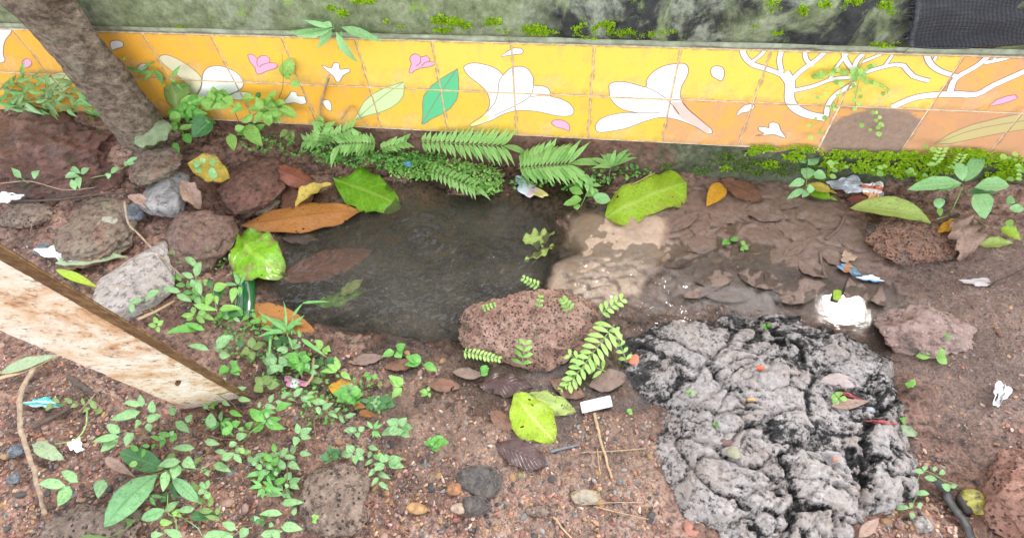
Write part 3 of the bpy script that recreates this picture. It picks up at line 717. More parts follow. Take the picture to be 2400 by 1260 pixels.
moss_at('moss', 'olive moss film on the footing left of the broken tile', [(1760,390,60,22),(1700,370,40,18),(1830,400,40,20),(1640,400,30,12),(1890,395,30,20),(1560,390,20,10)], FT, M_MOSS2, .006, 16, (0, -.8, .6))

# ================================================================== SHADE NET over the coping
def mat_net():
    M = Mat('woven_net'); c = M.co('UV')
    def wave(axis_, sc):
        x = M.n('ShaderNodeTexWave', wave_type='BANDS', bands_direction=axis_, Scale=sc, Distortion=2.2, Detail=3.0); x.inputs['Detail Scale'].default_value = 1.6; M.l(c, x.inputs[0]); return x.outputs['Fac']
    a, b = wave('Y', 15.0), wave('X', 24.0)
    k = M.math('MULTIPLY', a, M.math('ADD', .45, M.math('MULTIPLY', b, .55)))
    col = M.ramp(k, [(.08, (.006, .006, .008, 1)), (.45, (.042, .043, .052, 1)), (.85, (.13, .135, .155, 1))])
    col = M.mix(M.ramp(M.noise(M.co('Object'), 20, 5), [(.4, .35), (.6, 0.)]), col, (.02, .02, .025, 1))
    M.set(Base_Color=col, Roughness=.7); M.bump(k, .9, .006); return M.m
na, nb = 70, 46
NA, NB = np.meshgrid(np.linspace(0, 1, na), np.linspace(0, 1, nb), indexing='ij')
V = np.zeros((na, nb, 3))
for i in range(na):
    for j in range(nb):
        a, b = NA[i, j], NB[i, j]
        u = (2122 + 22 * b) + a * 760; v = 112 - (12 * a) - b * 150 + 5 * math.sin(a * 9)
        V[i, j] = on_coping(u, v)
wr = .006 * fbm(np.stack([NA * 9, NB * 5, NA * 0], -1), 3, 71) + .010 + .006 * np.sin(NB * 16 + 3 * fbm(np.stack([NA * 4, NB * 2, NA * 0], -1), 2, 72)) * (1 - NB)
wr += .010 * np.exp(-(NA / .03) ** 2) + .008 * np.exp(-((NB - .03) / .05) ** 2)
V[..., 1] -= wr * .8; V[..., 2] += wr * .6
net = mesh('shade_net', V.reshape(-1, 3), grid_faces(na, nb), mat_net(), uv=np.stack([NA, NB], -1).reshape(-1, 2))
tag(net, 'dark grey woven shade net draped over the coping at the top right', 'net')
m = net.modifiers.new('thickness', 'SOLIDIFY'); m.thickness = .003
M_THR = mat_plain('net_thread', (.04, .042, .05, 1), .8, .5, 60, 0)
mb = MB()
for q in range(46):
    b = rg.random(); i = 0; p0 = V[0, int(b * (nb - 1))] + np.array([.004, -.002, 0])
    d = np.array([-.008 - .014 * rg.random(), -.006 * rg.random(), -.012 * rg.random() * (1 + 2 * (b < .15))])
    mb.add(*tube_geo(spline(np.array([p0, p0 + d * .6 + rg.normal(0, .003, 3), p0 + d + rg.normal(0, .005, 3)]), 6), .0011, 4))
hem = spline(np.array([V[0, j] + np.array([.003, -.006, .002]) for j in range(0, nb, 5)]), 40) + rg.normal(0, .0012, (40, 3))
mb.add(*tube_geo(hem, .0065, 7))
mb.build('frayed_hem', M_THR, net)

# ================================================================== TREE (only the trunk is in view)
TB = gp(343, 318)
def mat_bark():
    M = Mat('grey_bark'); c = M.co('Object')
    mp = M.n('ShaderNodeMapping'); M.l(c, mp.inputs[0]); mp.inputs['Scale'].default_value = (1, 1, 1.6)
    n1 = M.noise(mp.outputs[0], 7, 8, .7, .5); n2 = M.noise(mp.outputs[0], 45, 8, .75); n3 = M.noise(mp.outputs[0], 26, 8, .75)
    col = M.ramp(n3, [(.28, (.045, .031, .023, 1)), (.45, (.14, .105, .078, 1)), (.6, (.27, .215, .16, 1)), (.75, (.42, .36, .28, 1))])
    col = M.mix(M.ramp(n2, [(.35, .75), (.5, 0.)]), col, (.02, .015, .013, 1))
    col = M.mix(M.ramp(n1, [(.56, 0.), (.66, .6)]), col, (.30, .29, .22, 1))
    M.set(Base_Color=col, Roughness=.88, Specular_IOR_Level=.25)
    M.bump(M.math('ADD', n3, M.math('MULTIPLY', n2, .8)), 1.0, .012); return M.m
M_BARK = mat_bark()
tree = empty('tree', TB, 'slender grey-barked tree standing against the left end of the tiled wall', 'tree')
def bark_tube(name, P, rx, ry, n, seed, amp=.10):
    P = np.asarray(P); m_ = len(P); an = np.linspace(0, 2 * math.pi, n, endpoint=False)
    d = np.stack([np.cos(an), np.sin(an), an * 0], -1)
    V = P[:, None, :] + d[None] * np.stack([rx, ry, rx * 0], -1)[:, None, :]
    q = np.stack([d[None, :, 0].repeat(m_, 0) * 2.0, d[None, :, 1].repeat(m_, 0) * 2.0, P[:, 2][:, None].repeat(n, 1) * 9], -1)
    k = 1 + amp * fbm(q, 4, seed) + .035 * fbm(q * 5, 3, seed + 5)
    V = P[:, None, :] + (V - P[:, None, :]) * k[..., None]
    F = [(i * n + j, i * n + (j + 1) % n, (i + 1) * n + (j + 1) % n, (i + 1) * n + j) for i in range(m_ - 1) for j in range(n)]
    return mesh(name, V.reshape(-1, 3), F, M_BARK, tree)
hgt = np.linspace(-.06, 3.4, 170)
P = np.stack([TB[0] + .012 * np.sin(hgt * 4 + 1) - .01 * hgt, TB[1] - .012 + .0 * hgt, TB[2] + hgt], -1)
flare = 1 + .12 * np.exp(-np.maximum(hgt, 0) / .05)
bul = 1 + .22 * np.exp(-((hgt - .62) / .05) ** 2)
rx = (.108 - .009 * hgt) * flare * bul; ry = (.080 - .008 * hgt) * np.minimum(flare, 1.25) * bul
bark_tube('trunk', P, rx, ry, 64, 81)
b0 = P[int(.70 / 3.46 * 169)]
st = np.array([b0, b0 + [.14, -.02, .03], b0 + [.20, -.03, .07], b0 + [.24, -.03, .12]]); st = spline(st, 24)
Vt, Ft, Ut = tube_geo(st, np.linspace(.062, .03, 24), 20); Vt += .008 * fbm(Vt * 30, 3, 83)[:, None] * np.array([1, 1, .5])
mesh('branch_stub', Vt, Ft, M_BARK, tree, uv=Ut)

# limbs and leafy crown, added out of view to shape the water's reflections
M_CROWN = mat_leaf('crown_leaf', (.035, .085, .018, 1), (.07, .15, .03, 1), (.12, .2, .06, 1), .45, 10, None, 0, .3)
top = P[-1]
for i, e in enumerate([(-1.3, .7, .8), (1.0, .9, .7), (.3, 1.9, .9), (5.3, 2.2, .85), (-.4, -.6, 1.0), (1.6, .1, .9)]):  # the longest limb is stretched only to carry the added far-right clusters
    e = np.array(e); q = spline(np.array([top - [0, 0, .9 - .12 * i], top + e * .35 + [0, 0, .12], top + e]), 14)
    mesh('limb', *tube_geo(q, np.linspace(.07, .015, 14), 8)[:2], M_BARK, tree)
nl = 9500
cen = np.array([[-3.5, 3.8, 4.4], [-2.6, 3.5, 4.4], [-1.7, 3.7, 4.4], [-.8, 3.9, 4.4], [-3.3, 2.9, 4.6], [-.2, 4.2, 4.4], [.85, 3.8, 4.3], [1.5, 3.75, 4.3], [-1.3, 2.8, 4.6], [2.1, 3.5, 4.3],
                [2.74, 4.2, 4.3], [3.74, 4.22, 4.3], [3.2, 3.72, 4.3], [3.25, 4.7, 4.3], [2.84, 3.8, 4.3], [3.6, 3.8, 4.3], [2.86, 4.62, 4.3], [3.64, 4.62, 4.3]])  # this row rings a gap, added to crop the sun's glint on the water
crad = np.array([.75, .7, .7, .7, .7, .5, .5, .45, .7, .38, .26, .28, .28, .28, .26, .28, .26, .28])
ci = rg.choice(len(cen), nl, p=crad ** 2 * np.where(crad < .3, 2.4, 1) / (crad ** 2 * np.where(crad < .3, 2.4, 1)).sum()); dirs = rg.normal(0, 1, (nl, 3)); dirs /= np.linalg.norm(dirs, axis=1)[:, None]
LP = cen[ci] + dirs * (rg.random(nl) ** .45 * crad[ci])[:, None] * np.array([1.05, 1.0, .5])
ax_ = rg.normal(0, 1, (nl, 3)); ax_[:, 2] -= .6; ax_ /= np.linalg.norm(ax_, axis=1)[:, None]
sd_ = np.cross(ax_, rg.normal(0, 1, (nl, 3)) + [0, 0, 2.]); sd_ /= np.linalg.norm(sd_, axis=1)[:, None]
ll = .10 + .07 * rg.random(nl)
V = np.stack([LP, LP + ax_ * (ll * .45)[:, None] + sd_ * (ll * .24)[:, None], LP + ax_ * ll[:, None], LP + ax_ * (ll * .45)[:, None] - sd_ * (ll * .24)[:, None]], 1)
uvq = np.tile(np.array([(0, .5), (.45, 1), (1, .5), (.45, 0)]), (nl, 1))
cr = mesh('crown', V.reshape(-1, 3), np.arange(nl * 4).reshape(-1, 4), M_CROWN, tree, uv=uvq)
cr['kind'] = 'stuff'

# ================================================================== RUSTY POST
def mat_post():
    M = Mat('rusted_paint'); c = M.co('Object'); n1 = M.noise(c, 8, 8, .75, .6); n2 = M.noise(c, 60, 8, .75); n3 = M.noise(c, 6, 5, .65)
    col = M.ramp(n1, [(.32, (.30, .14, .065, 1)), (.42, (.55, .35, .20, 1)), (.5, (.66, .53, .39, 1)), (.6, (.74, .67, .57, 1))])
    col = M.mix(M.ramp(n3, [(.47, 0.), (.6, .75)]), col, (.78, .74, .67, 1))
    col = M.mix(M.ramp(n2, [(.54, 0.), (.64, .85)]), col, (.16, .07, .03, 1))
    M.set(Base_Color=col, Roughness=M.ramp(n2, [(.4, .45), (.7, .9)]), Specular_IOR_Level=.4); M.bump(n2, .5, .003); return M.m
def mat_rust():
    M = Mat('flaking_rust'); c = M.co('Object'); n1 = M.noise(c, 28, 8, .75); n2 = M.noise(c, 120, 6, .75)
    col = M.ramp(n1, [(.3, (.05, .026, .014, 1)), (.5, (.16, .085, .036, 1)), (.7, (.30, .19, .09, 1))])
    col = M.mix(M.ramp(n2, [(.55, 0.), (.68, .6)]), col, (.38, .31, .2, 1))
    M.set(Base_Color=col, Roughness=.92, Specular_IOR_Level=.2); M.bump(M.math('ADD', n1, n2), 1.0, .006); return M.m
dv = -ray(1111, 1243); dv /= np.linalg.norm(dv)
A0, B0, C0 = G(567, 933, .02), G(436, 958, .02), G(598, 936, .02)
post = empty('metal_post', (A0 + B0) / 2, 'slanting rust-stained cream metal post rising from the weeds at left', 'post')
def sheet(name, E0, E1, thick, mat, seed, n=150, m_=14):
    """one leaf of the folded steel section: from edge E0 to edge E1, along dv"""
    T = np.linspace(-.12, 1.5, n); S = np.linspace(0, 1, m_)
    nr = np.cross(E1 - E0, dv); nr /= np.linalg.norm(nr); nr *= np.sign(nr @ (CC - E0))
    TT, SS = np.meshgrid(T, S, indexing='ij')
    def surf(o, rough):
        Q = E0 + (E1 - E0) * SS[..., None] + dv * TT[..., None] + nr * o
        k = rough * fbm(Q * 45, 3, seed); ed = .002 * fbm(Q * 70, 3, seed + 3)
        e = ((SS == 0) | (SS == 1)).astype(float) * ed
        return Q + nr * k[..., None] + (E1 - E0)[None, None] / np.linalg.norm(E1 - E0) * e[..., None]
    a, b = surf(0, .0007), surf(-thick, .0004)
    V = np.concatenate([a.reshape(-1, 3), b.reshape(-1, 3)]); F = grid_faces(n, m_); off = n * m_
    F = [tuple(f[::-1]) for f in F] + [tuple(f + off) for f in F]
    for i in range(n - 1):
        for s in (0, m_ - 1): F.append((i * m_ + s, (i + 1) * m_ + s, off + (i + 1) * m_ + s, off + i * m_ + s))
    for t in (0, n - 1):
        for j in range(m_ - 1): F.append((t * m_ + j, t * m_ + j + 1, off + t * m_ + j + 1, off + t * m_ + j))
    return mesh(name, V, F, mat, post)
sheet('face', B0, A0, .004, mat_post(), 91)
E_ = (A0 - B0) / np.linalg.norm(A0 - B0)
sheet('flange', A0 + E_ * .0008, C0, .004, mat_rust(), 95)
for t, s in ((.27, .62),):      # welded lug on the face
    c = B0 + (A0 - B0) * s + dv * t; mbx = MB(); nr = np.cross(A0 - B0, dv); nr /= np.linalg.norm(nr); nr *= np.sign(nr @ (CC - c))
    mbx.add(*tube_geo(np.array([c - nr * .004, c + nr * .006, c + nr * .010 + dv * .004, c + nr * .009 + dv * .012]), np.array([.007, .006, .0055, .003]), 8)); mbx.build('welded_lug', mat_rust(), post)
# ================================================================== ROCKS
_ico = {}
def ico(sub):
    if sub in _ico: return _ico[sub]
    import bmesh
    bm = bmesh.new(); bmesh.ops.create_icosphere(bm, subdivisions=sub, radius=1.0)
    V = np.array([v.co[:] for v in bm.verts]); F = [tuple(v.index for v in f.verts) for f in bm.faces]; bm.free()
    _ico[sub] = (V, F); return _ico[sub]
GX = CX * np.array([1, 1, 0]); GX /= np.linalg.norm(GX); GY = np.array([-GX[1], GX[0], 0])
def rock(name, label, cu, cv, ru, rv, h, mat, seed, z0=None, facets=0, amp=.16, freq=1.6, fine=.03, sub=5, rot=0.0, cat='rock', parent=None, group=None, sharp=.0, extra=None, flat=1.0, boxy=2.6):
    """cu,cv centre and ru,rv half size in the photograph; h half height in metres; depth follows from the view angle"""
    C = G(cu, cv, 0); zg = ground_at(C[0], C[1]) if z0 is None else z0
    zc = zg + h * .25
    C = G(cu, cv, zc); dist = (C - CC) @ CF; al = math.atan2(CAM_H - zc, math.hypot(C[0], C[1]))
    a = ru * dist / FPX; Rv = rv * dist / FPX
    b = math.sqrt(max((Rv ** 2 - (h * math.cos(al)) ** 2), (Rv * .35) ** 2)) / math.sin(al)
    D, F = ico(sub); q = D.copy()
    r = (np.abs(q) ** boxy).sum(1) ** (-1 / boxy)
    rs = np.random.default_rng(seed)
    if facets:
        N = rs.normal(0, 1, (facets, 3)); N /= np.linalg.norm(N, axis=1)[:, None]; off = .72 + .25 * rs.random(facets)
        dn = q @ N.T; rr = np.where(dn > .05, off / np.maximum(dn, .05), 9); r = np.minimum(r, rr.min(1))
    r = r * (1 + amp * fbm(q * freq + seed, 4, seed) )
    if sharp: r = r * (1 - sharp * np.abs(fbm(q * freq * 2.2 + seed, 3, seed + 4)))
    r = r + fine * fbm(q * 9 + seed, 4, seed + 7, .6)
    attr = None
    if extra is not None: r, attr = extra(q, r, seed)
    Vv = q * r[:, None]; c, s = math.cos(rot), math.sin(rot)
    Vv = np.stack([Vv[:, 0] * c - Vv[:, 1] * s, Vv[:, 0] * s + Vv[:, 1] * c, Vv[:, 2]], -1)
    ext = np.abs(Vv).max(0); Vv = Vv / np.array([ext[0], ext[1], ext[2]])
    Vv[:, 2] = np.where(Vv[:, 2] > flat, flat + (Vv[:, 2] - flat) * .15, Vv[:, 2])
    W = C + Vv[:, :1] * a * GX + Vv[:, 1:2] * b * GY + Vv[:, 2:3] * h * np.array([0, 0, 1.])
    o = mesh(name, W, F, mat, parent, attr=attr)
    if parent is None: tag(o, label, cat, group)
    return o
LAT = mat_rock('laterite', (.30, .165, .12, 1), (.42, .265, .205, 1), (.22, .11, .08, 1), 1.6, .8, .9, (.10, .11, .06, 1))
LATD = mat_rock('wet_dark_laterite', (.12, .058, .043, 1), (.24, .11, .082, 1), (.085, .058, .046, 1), 1.3, .6, .9, (.07, .08, .03, 1), False, wet=.3)
LATW = mat_rock('wet_brown_stone', (.13, .075, .058, 1), (.20, .125, .10, 1), (.16, .07, .05, 1), 1.3, .55, .6, (.16, .22, .06, 1), False, .35)
MOTT = mat_rock('mottled_stone', (.15, .095, .07, 1), (.24, .19, .14, 1), (.23, .085, .06, 1), 1.1, .8, .8, (.20, .20, .10, 1), False)
GREY = mat_rock('grey_stone', (.19, .18, .175, 1), (.25, .24, .235, 1), (.10, .10, .105, 1), 1.0, .65, .35, None, False)
BEIG = mat_rock('pale_grey_stone', (.30, .26, .23, 1), (.37, .33, .30, 1), (.20, .17, .15, 1), 1.2, .8, .45, None, False)
BLUE = mat_rock('blue_grey_stone', (.10, .115, .13, 1), (.15, .165, .18, 1), (.07, .08, .09, 1), 1.5, .6, .3, None, False)
PINK = mat_rock('pink_laterite', (.34, .21, .175, 1), (.41, .30, .26, 1), (.20, .16, .14, 1), 1.0, .75, .8, (.13, .15, .10, 1), False, wet=.25)
BRWN = mat_rock('earth_brown_stone', (.17, .115, .085, 1), (.27, .20, .155, 1), (.12, .075, .055, 1), 1.3, .8, .6, None, True)
DARK = mat_rock('dark_slate', (.07, .058, .052, 1), (.12, .10, .088, 1), (.05, .045, .042, 1), 1.3, .6, .5, None, False, .2)
BRIK = mat_rock('brick_red_stone', (.26, .125, .09, 1), (.34, .19, .145, 1), (.21, .10, .07, 1), 1.4, .85, .5, None, True)

rock('boulder', 'dark red laterite boulder below the leaning grass at the left edge', 130, 372, 235, 105, .13, LATD, 11, z0=.05, amp=.2, fine=.05, sub=6, sharp=.12)
rock('rock', 'brown mossy lump of rock at the foot of the tree', 362, 388, 66, 38, .035, MOTT, 12, amp=.2, fine=.05)
rock('stone', 'angular grey split stone lying between two dry curled leaves', 388, 458, 56, 44, .045, GREY, 23, facets=9, amp=.03, fine=.006, boxy=8)
rock('rock', 'round wet brown rock left of the bright green floating leaf', 456, 566, 96, 72, .07, LATW, 14, amp=.12, fine=.02, sharp=.06, facets=12)
rock('rock', 'mottled rust and grey rock with a pale pebble on top', 232, 535, 96, 74, .05, MOTT, 15, amp=.16, fine=.04, sharp=.1, facets=10)
rock('stone', 'pale grey three-cornered stone beside the rusty post', 320, 655, 92, 82, .045, BEIG, 16, facets=8, amp=.04, fine=.010, rot=.5, boxy=6)
rock('rock', 'wet dark red rock half covered by brown leaves at the pool edge', 592, 432, 84, 62, .045, LATD, 17, amp=.2, fine=.04)
rock('rock', 'flat wet red stone behind the pointed orange leaf', 590, 478, 68, 28, .02, LATW, 18, amp=.2, fine=.03, sub=4)
rock('rock', 'porous pink-brown laterite rock in the middle of the pool edge', 1245, 770, 172, 104, .10, LAT, 19, z0=-.03, amp=.12, fine=.035, sub=6, sharp=.10, boxy=2.8, facets=9)
rock('rock', 'half-buried orange and grey laterite rock under the long yellow-green leaf', 2140, 560, 112, 52, .04, mat_rock('orange_laterite', (.26, .15, .11, 1), (.38, .20, .13, 1), (.16, .15, .14, 1), 1.7, .75, .9, None), 20, amp=.2, fine=.05, sub=6)
rock('rock', 'pinkish half-sunk rock at the right end of the puddle', 2180, 778, 120, 62, .045, PINK, 21, amp=.18, fine=.035, sub=6, facets=10)
rock('boulder', 'reddish brown boulder cut off by the bottom right corner', 2480, 1190, 165, 130, .12, BRIK, 22, amp=.12, fine=.012, sub=6, facets=8)
rock('stone', 'earth-brown upright lump of stone at the bottom edge left of centre', 788, 1172, 82, 78, .05, BRWN, 24, amp=.16, fine=.03, sharp=.08)
rock('stone', 'flat brown stone at the bottom edge under the broad leaf', 215, 1240, 112, 48, .04, BRWN, 25, amp=.18, fine=.03)
rock('stone', 'dark flat slate lying in the gravel below the purple leaf', 1122, 1130, 56, 38, .018, DARK, 26, facets=6, amp=.06, fine=.012)
rock('stone', 'small dark grey stone with a sharp crest at bottom centre', 1112, 1184, 40, 22, .018, DARK, 27, facets=6, amp=.08, sub=4)
rock('stone', 'pale oval pebble resting on the mottled rock', 250, 518, 28, 10, .012, mat_rock('olive_pebble', (.26, .25, .19, 1), (.32, .31, .25, 1), (.2, .19, .15, 1), 1, .6, .2, None, False), 28, z0=.105, amp=.06, fine=.0, sub=4)
rock('stone', 'blue-grey stone tucked under the grey split stone', 318, 496, 26, 20, .02, BLUE, 29, facets=7, amp=.04, fine=0, sub=4)
rock('stone', 'blue-grey pebble beside the white shell fragment', 100, 583, 15, 12, .012, BLUE, 30, facets=7, amp=.05, fine=0, sub=4)
rock('stone', 'dull brown flat stone half buried at the far left', 62, 505, 60, 24, .03, BRWN, 31, amp=.15, fine=.02, sub=4)
rock('stone', 'grey-blue chip of stone left of the long stick', 40, 1056, 20, 14, .014, BLUE, 33, facets=7, amp=.05, fine=0, sub=4)
rock('stone', 'small blue stone left of the stick near the bottom', 33, 1118, 14, 12, .012, BLUE, 34, facets=7, amp=.05, fine=0, sub=4)
rock('stone', 'rounded grey stone near the black strap at bottom right', 2162, 1228, 20, 17, .016, BEIG, 35, amp=.08, fine=0, sub=4)
rock('stone', 'ochre and blue-grey stone with a chipped rim in the lower gravel', 1372, 1162, 36, 18, .014, mat_rock('two_tone_stone', (.36, .26, .14, 1), (.22, .24, .25, 1), (.26, .29, .31, 1), .9, .6, .3, None, False), 36, facets=5, amp=.08, fine=0, sub=4)
rock('stone', 'long flat brown stone embedded in mud right of the gravel', 1265, 1196, 36, 14, .012, BRWN, 37, amp=.1, fine=.01, sub=4)
rock('stone', 'big ochre pebble in the gravel right of the brown lump', 976, 1192, 26, 15, .014, mat_plain('ochre_stone', (.34, .19, .08, 1), .75, .45, 60, .6), 38, facets=14, amp=.12, fine=.03, boxy=4, sub=4)
rock('stone', 'pale beige pebble next to the sharp dark stone', 1074, 1190, 20, 14, .012, mat_plain('beige_stone', (.36, .26, .19, 1), .75, .4, 60, .6), 39, facets=14, amp=.12, fine=.03, boxy=4, sub=4)
rock('stone', 'rusty orange lump in the gravel left of the dark slate', 1064, 1146, 18, 14, .012, mat_plain('rust_stone', (.28, .13, .06, 1), .8, .5, 60, .6), 40, amp=.2, fine=.03, sub=4)

# ---- the big black and grey slab of weathered asphalt conglomerate
def mat_slab():
    M = Mat('weathered_asphalt'); c = M.co('Object')
    at = M.n('ShaderNodeAttribute', attribute_name='wear'); s = M.n('ShaderNodeSeparateColor'); M.l(at.outputs['Color'], s.inputs[0])
    n2 = M.noise(c, 55, 8, .75); n3 = M.noise(c, 170, 5, .7); n1 = M.noise(c, 9, 6, .65)
    grey = M.ramp(n2, [(.3, (.17, .152, .142, 1)), (.45, (.40, .36, .34, 1)), (.64, (.56, .51, .48, 1))])
    grey = M.mix(M.ramp(n1, [(.48, 0.), (.62, .6)]), grey, (.34, .27, .23, 1))
    blk = M.ramp(n2, [(.35, (.008, .008, .008, 1)), (.55, (.04, .038, .037, 1)), (.7, (.14, .13, .125, 1))])
    n4 = M.noise(c, 80, 5, .75)
    f = M.ramp(M.math('ADD', M.math('ADD', s.outputs[0], M.math('MULTIPLY', M.math('SUBTRACT', n4, .5), 1.6)), M.math('ADD', M.math('MULTIPLY', M.math('SUBTRACT', n2, .5), 1.2), M.math('MULTIPLY', M.math('SUBTRACT', n3, .5), 1.1))), [(.26, 0.), (.72, 1.)])
    col = M.mix(f, blk, grey)
    spk = M.math('MULTIPLY', M.ramp(M.noise(c, 75, 5, .75), [(.35, .9), (.42, 0.)]), M.ramp(M.noise(c, 7, 4), [(.42, .15), (.6, 1.)]))
    col = M.mix(spk, col, (.018, .017, .017, 1))
    v = M.vor(c, 60, out='Color'); vd = M.vor(c, 60)
    chip = M.math('MULTIPLY', M.ramp(vd, [(.2, 1.), (.3, 0.)]), M.ramp(v, [(.86, 0.), (.9, 1.)]))
    col = M.mix(chip, col, (.32, .14, .085, 1))
    M.set(Base_Color=col, Roughness=M.mix(f, (.42, .42, .42, 1), (.85, .85, .85, 1)), Specular_IOR_Level=.35)
    M.bump(M.math('ADD', n2, M.math('SUBTRACT', M.math('MULTIPLY', n3, .6), spk)), 1.0, .012); return M.m
SL = [(1465,800),(1520,765),(1640,740),(1760,735),(1800,722),(1880,728),(1960,765),(2040,800),(2100,850),(2120,920),(2130,1000),(2140,1080),(2130,1140),(2090,1180),(2030,1230),(1990,1300),(1800,1330),(1670,1290),(1580,1200),(1555,1080),(1545,980),(1500,930),(1475,870)]
SLW = [G(u, v, .03) for u, v in SL]
xs = np.array([p[0] for p in SLW]); ys = np.array([p[1] for p in SLW])
sxg = np.arange(xs.min() - .05, xs.max() + .05, .0035); syg = np.arange(ys.min() - .05, ys.max() + .05, .0035)
SX, SY = np.meshgrid(sxg, syg, indexing='ij')
sd = poly_sd(SX, SY, SLW) + .022 * fbm(xy3(SX, SY, 12.), 4, 101)
dome = .100 * (1 - np.exp(-np.maximum(sd, 0) / .10))
QX = SX * .85 + .035 * fbm(xy3(SX, SY, 8.), 3, 102) + .008 * fbm(xy3(SX, SY, 40.), 3, 122); QY = SY * 1.3 + .035 * fbm(xy3(SX, SY, 8.), 3, 103) + .008 * fbm(xy3(SX, SY, 40.), 3, 123)
def plates(fr, seed, tilt):
    """broken plates: a thin crack network, each plate with its own level and tilt"""
    Q = xy3(QX, QY, fr); pos = np.zeros(Q.shape); a1, a2, aid = worley(Q, seed, pos)
    d = (Q - pos); an = aid * 41.0
    return smooth(.10, .0, a2 - a1), aid, tilt * (d[..., 0] * np.cos(an) + d[..., 1] * np.sin(an)) + .5 * tilt * (aid - .5)
k1, id1, p1_ = plates(5.5, 104, .019); k2, id2, p2_ = plates(13., 106, .012); k3, id3, p3_ = plates(28., 107, .008); k4, id4, p4_ = plates(60., 127, .0035)
big = fbm(xy3(SX, SY, 4.), 4, 108); rough = fbm(xy3(SX, SY, 45.), 4, 109, .7)
g2_ = smooth(-.25, .15, fbm(xy3(SX, SY, 6.), 2, 113)); g3_ = smooth(-.3, .15, fbm(xy3(SX, SY, 9.), 2, 114))
pit = smooth(.15, .5, fbm(xy3(SX, SY, 34.), 3, 111, .6)) * smooth(-.1, .3, fbm(xy3(SX, SY, 5.), 2, 110))
hh = dome * (1 + .22 * big) + p1_ + p2_ * g2_ + p3_ * g3_ - .013 * k1 - .008 * k2 * g2_ - .004 * k3 * g3_ + p4_ + .0028 * rough - .014 * pit
ramp_n = smooth(-.05, .06, SX - G(1560, 800, .03)[0])    # left flank stays lower and black
zs = np.where(sd > -.004, np.maximum(hh * (.62 + .38 * ramp_n), -.02) + np.maximum(rbf(SX, SY), 0) * .95, -.10)
wear = .93 + .26 * big + .16 * (id1 - .5) + .26 * (id2 - .5) + .34 * (id3 - .5) * g3_ + .22 * rough - .5 * k1 - .34 * k2 * g2_ - .28 * k3 * g3_ + .45 * (id4 - .5) - .25 * k4 - .7 * pit
wear = wear - .42 * (1 - smooth(.0, .26, SX - G(1490, 850, .03)[0])) - .22 * smooth(.0, .2, SX - G(1990, 1000, .03)[0]) + .34 * smooth(.68, .46, SY) - .25 * smooth(.05, .0, sd) - .14 * smooth(.72, .98, SY)
keep = (sd > -.03)
idx = -np.ones(SX.shape, int); idx[keep] = np.arange(keep.sum())
fq = grid_faces(*SX.shape); fi = idx.ravel()[fq]; fq = fi[(fi >= 0).all(1)]
slab = mesh('asphalt_slab', np.stack([SX, SY, zs], -1)[keep], fq, mat_slab(), attr={'wear': np.stack([wear[keep]] * 3, -1)})
tag(slab, 'big cracked black and grey slab of weathered asphalt rubble', 'slab')
def slab_z(x, y):
    i = int(np.clip(round((x - sxg[0]) / .0035), 0, len(sxg) - 1)); j = int(np.clip(round((y - syg[0]) / .0035), 0, len(syg) - 1))
    return float(zs[i, j])
def sp(u, v, lift=0.0):
    z = .08
    for _ in range(5):
        P = G(u, v, z); z = .5 * z + .5 * (slab_z(P[0], P[1]) + lift)
    return G(u, v, z)
def chip(name, label, u, v, ru, rv, col, seed, on=sp):
    P = on(u, v); return rock(name, label, u, v, ru, rv, .008, mat_plain('chip_mineral', col, .7, .3, 40, .4), seed, z0=P[2] - .002, facets=6, amp=.1, fine=.02, sub=3, cat='stone')
chip('stone_chip', 'salmon-red stone chip on the left flank of the black slab', 1488, 842, 18, 13, (.55, .17, .10, 1), 201)
chip('stone_chip', 'tiny scarlet chip on the grey crown of the slab', 1781, 862, 12, 6, (.60, .12, .05, 1), 202)
chip('stone_chip', 'rusty orange crumb at the waterline of the slab', 1505, 772, 20, 12, (.34, .13, .05, 1), 203)
chip('stone_chip', 'ochre crumb in a hollow on top of the slab', 1762, 936, 12, 6, (.5, .28, .12, 1), 204)
chip('stone_chip', 'brown flake lying in the dark hollow of the slab', 1705, 1036, 18, 10, (.13, .075, .06, 1), 205)
chip('stone_chip', 'olive-grey nugget stuck in the dark hollow of the slab', 1720, 1060, 18, 14, (.22, .21, .14, 1), 206)
chip('stone_chip', 'long pinkish grey stone bedded in the upper right of the slab', 1978, 895, 56, 20, (.36, .29, .27, 1), 207)
chip('stone_chip', 'small red chip low on the right shoulder of the slab', 2103, 1097, 6, 5, (.55, .14, .08, 1), 208)
chip('stone_chip', 'small pink chip halfway down the slab', 1958, 1076, 7, 5, (.55, .2, .14, 1), 209)
chip('stone_chip', 'bluish sliver on the right shoulder of the slab', 2035, 962, 16, 8, (.3, .31, .33, 1), 210)
chip('stone_chip', 'red lump wedged under the bottom of the slab', 1628, 1235, 26, 22, (.34, .14, .10, 1), 211, on=lambda u, v: gp(u, v))

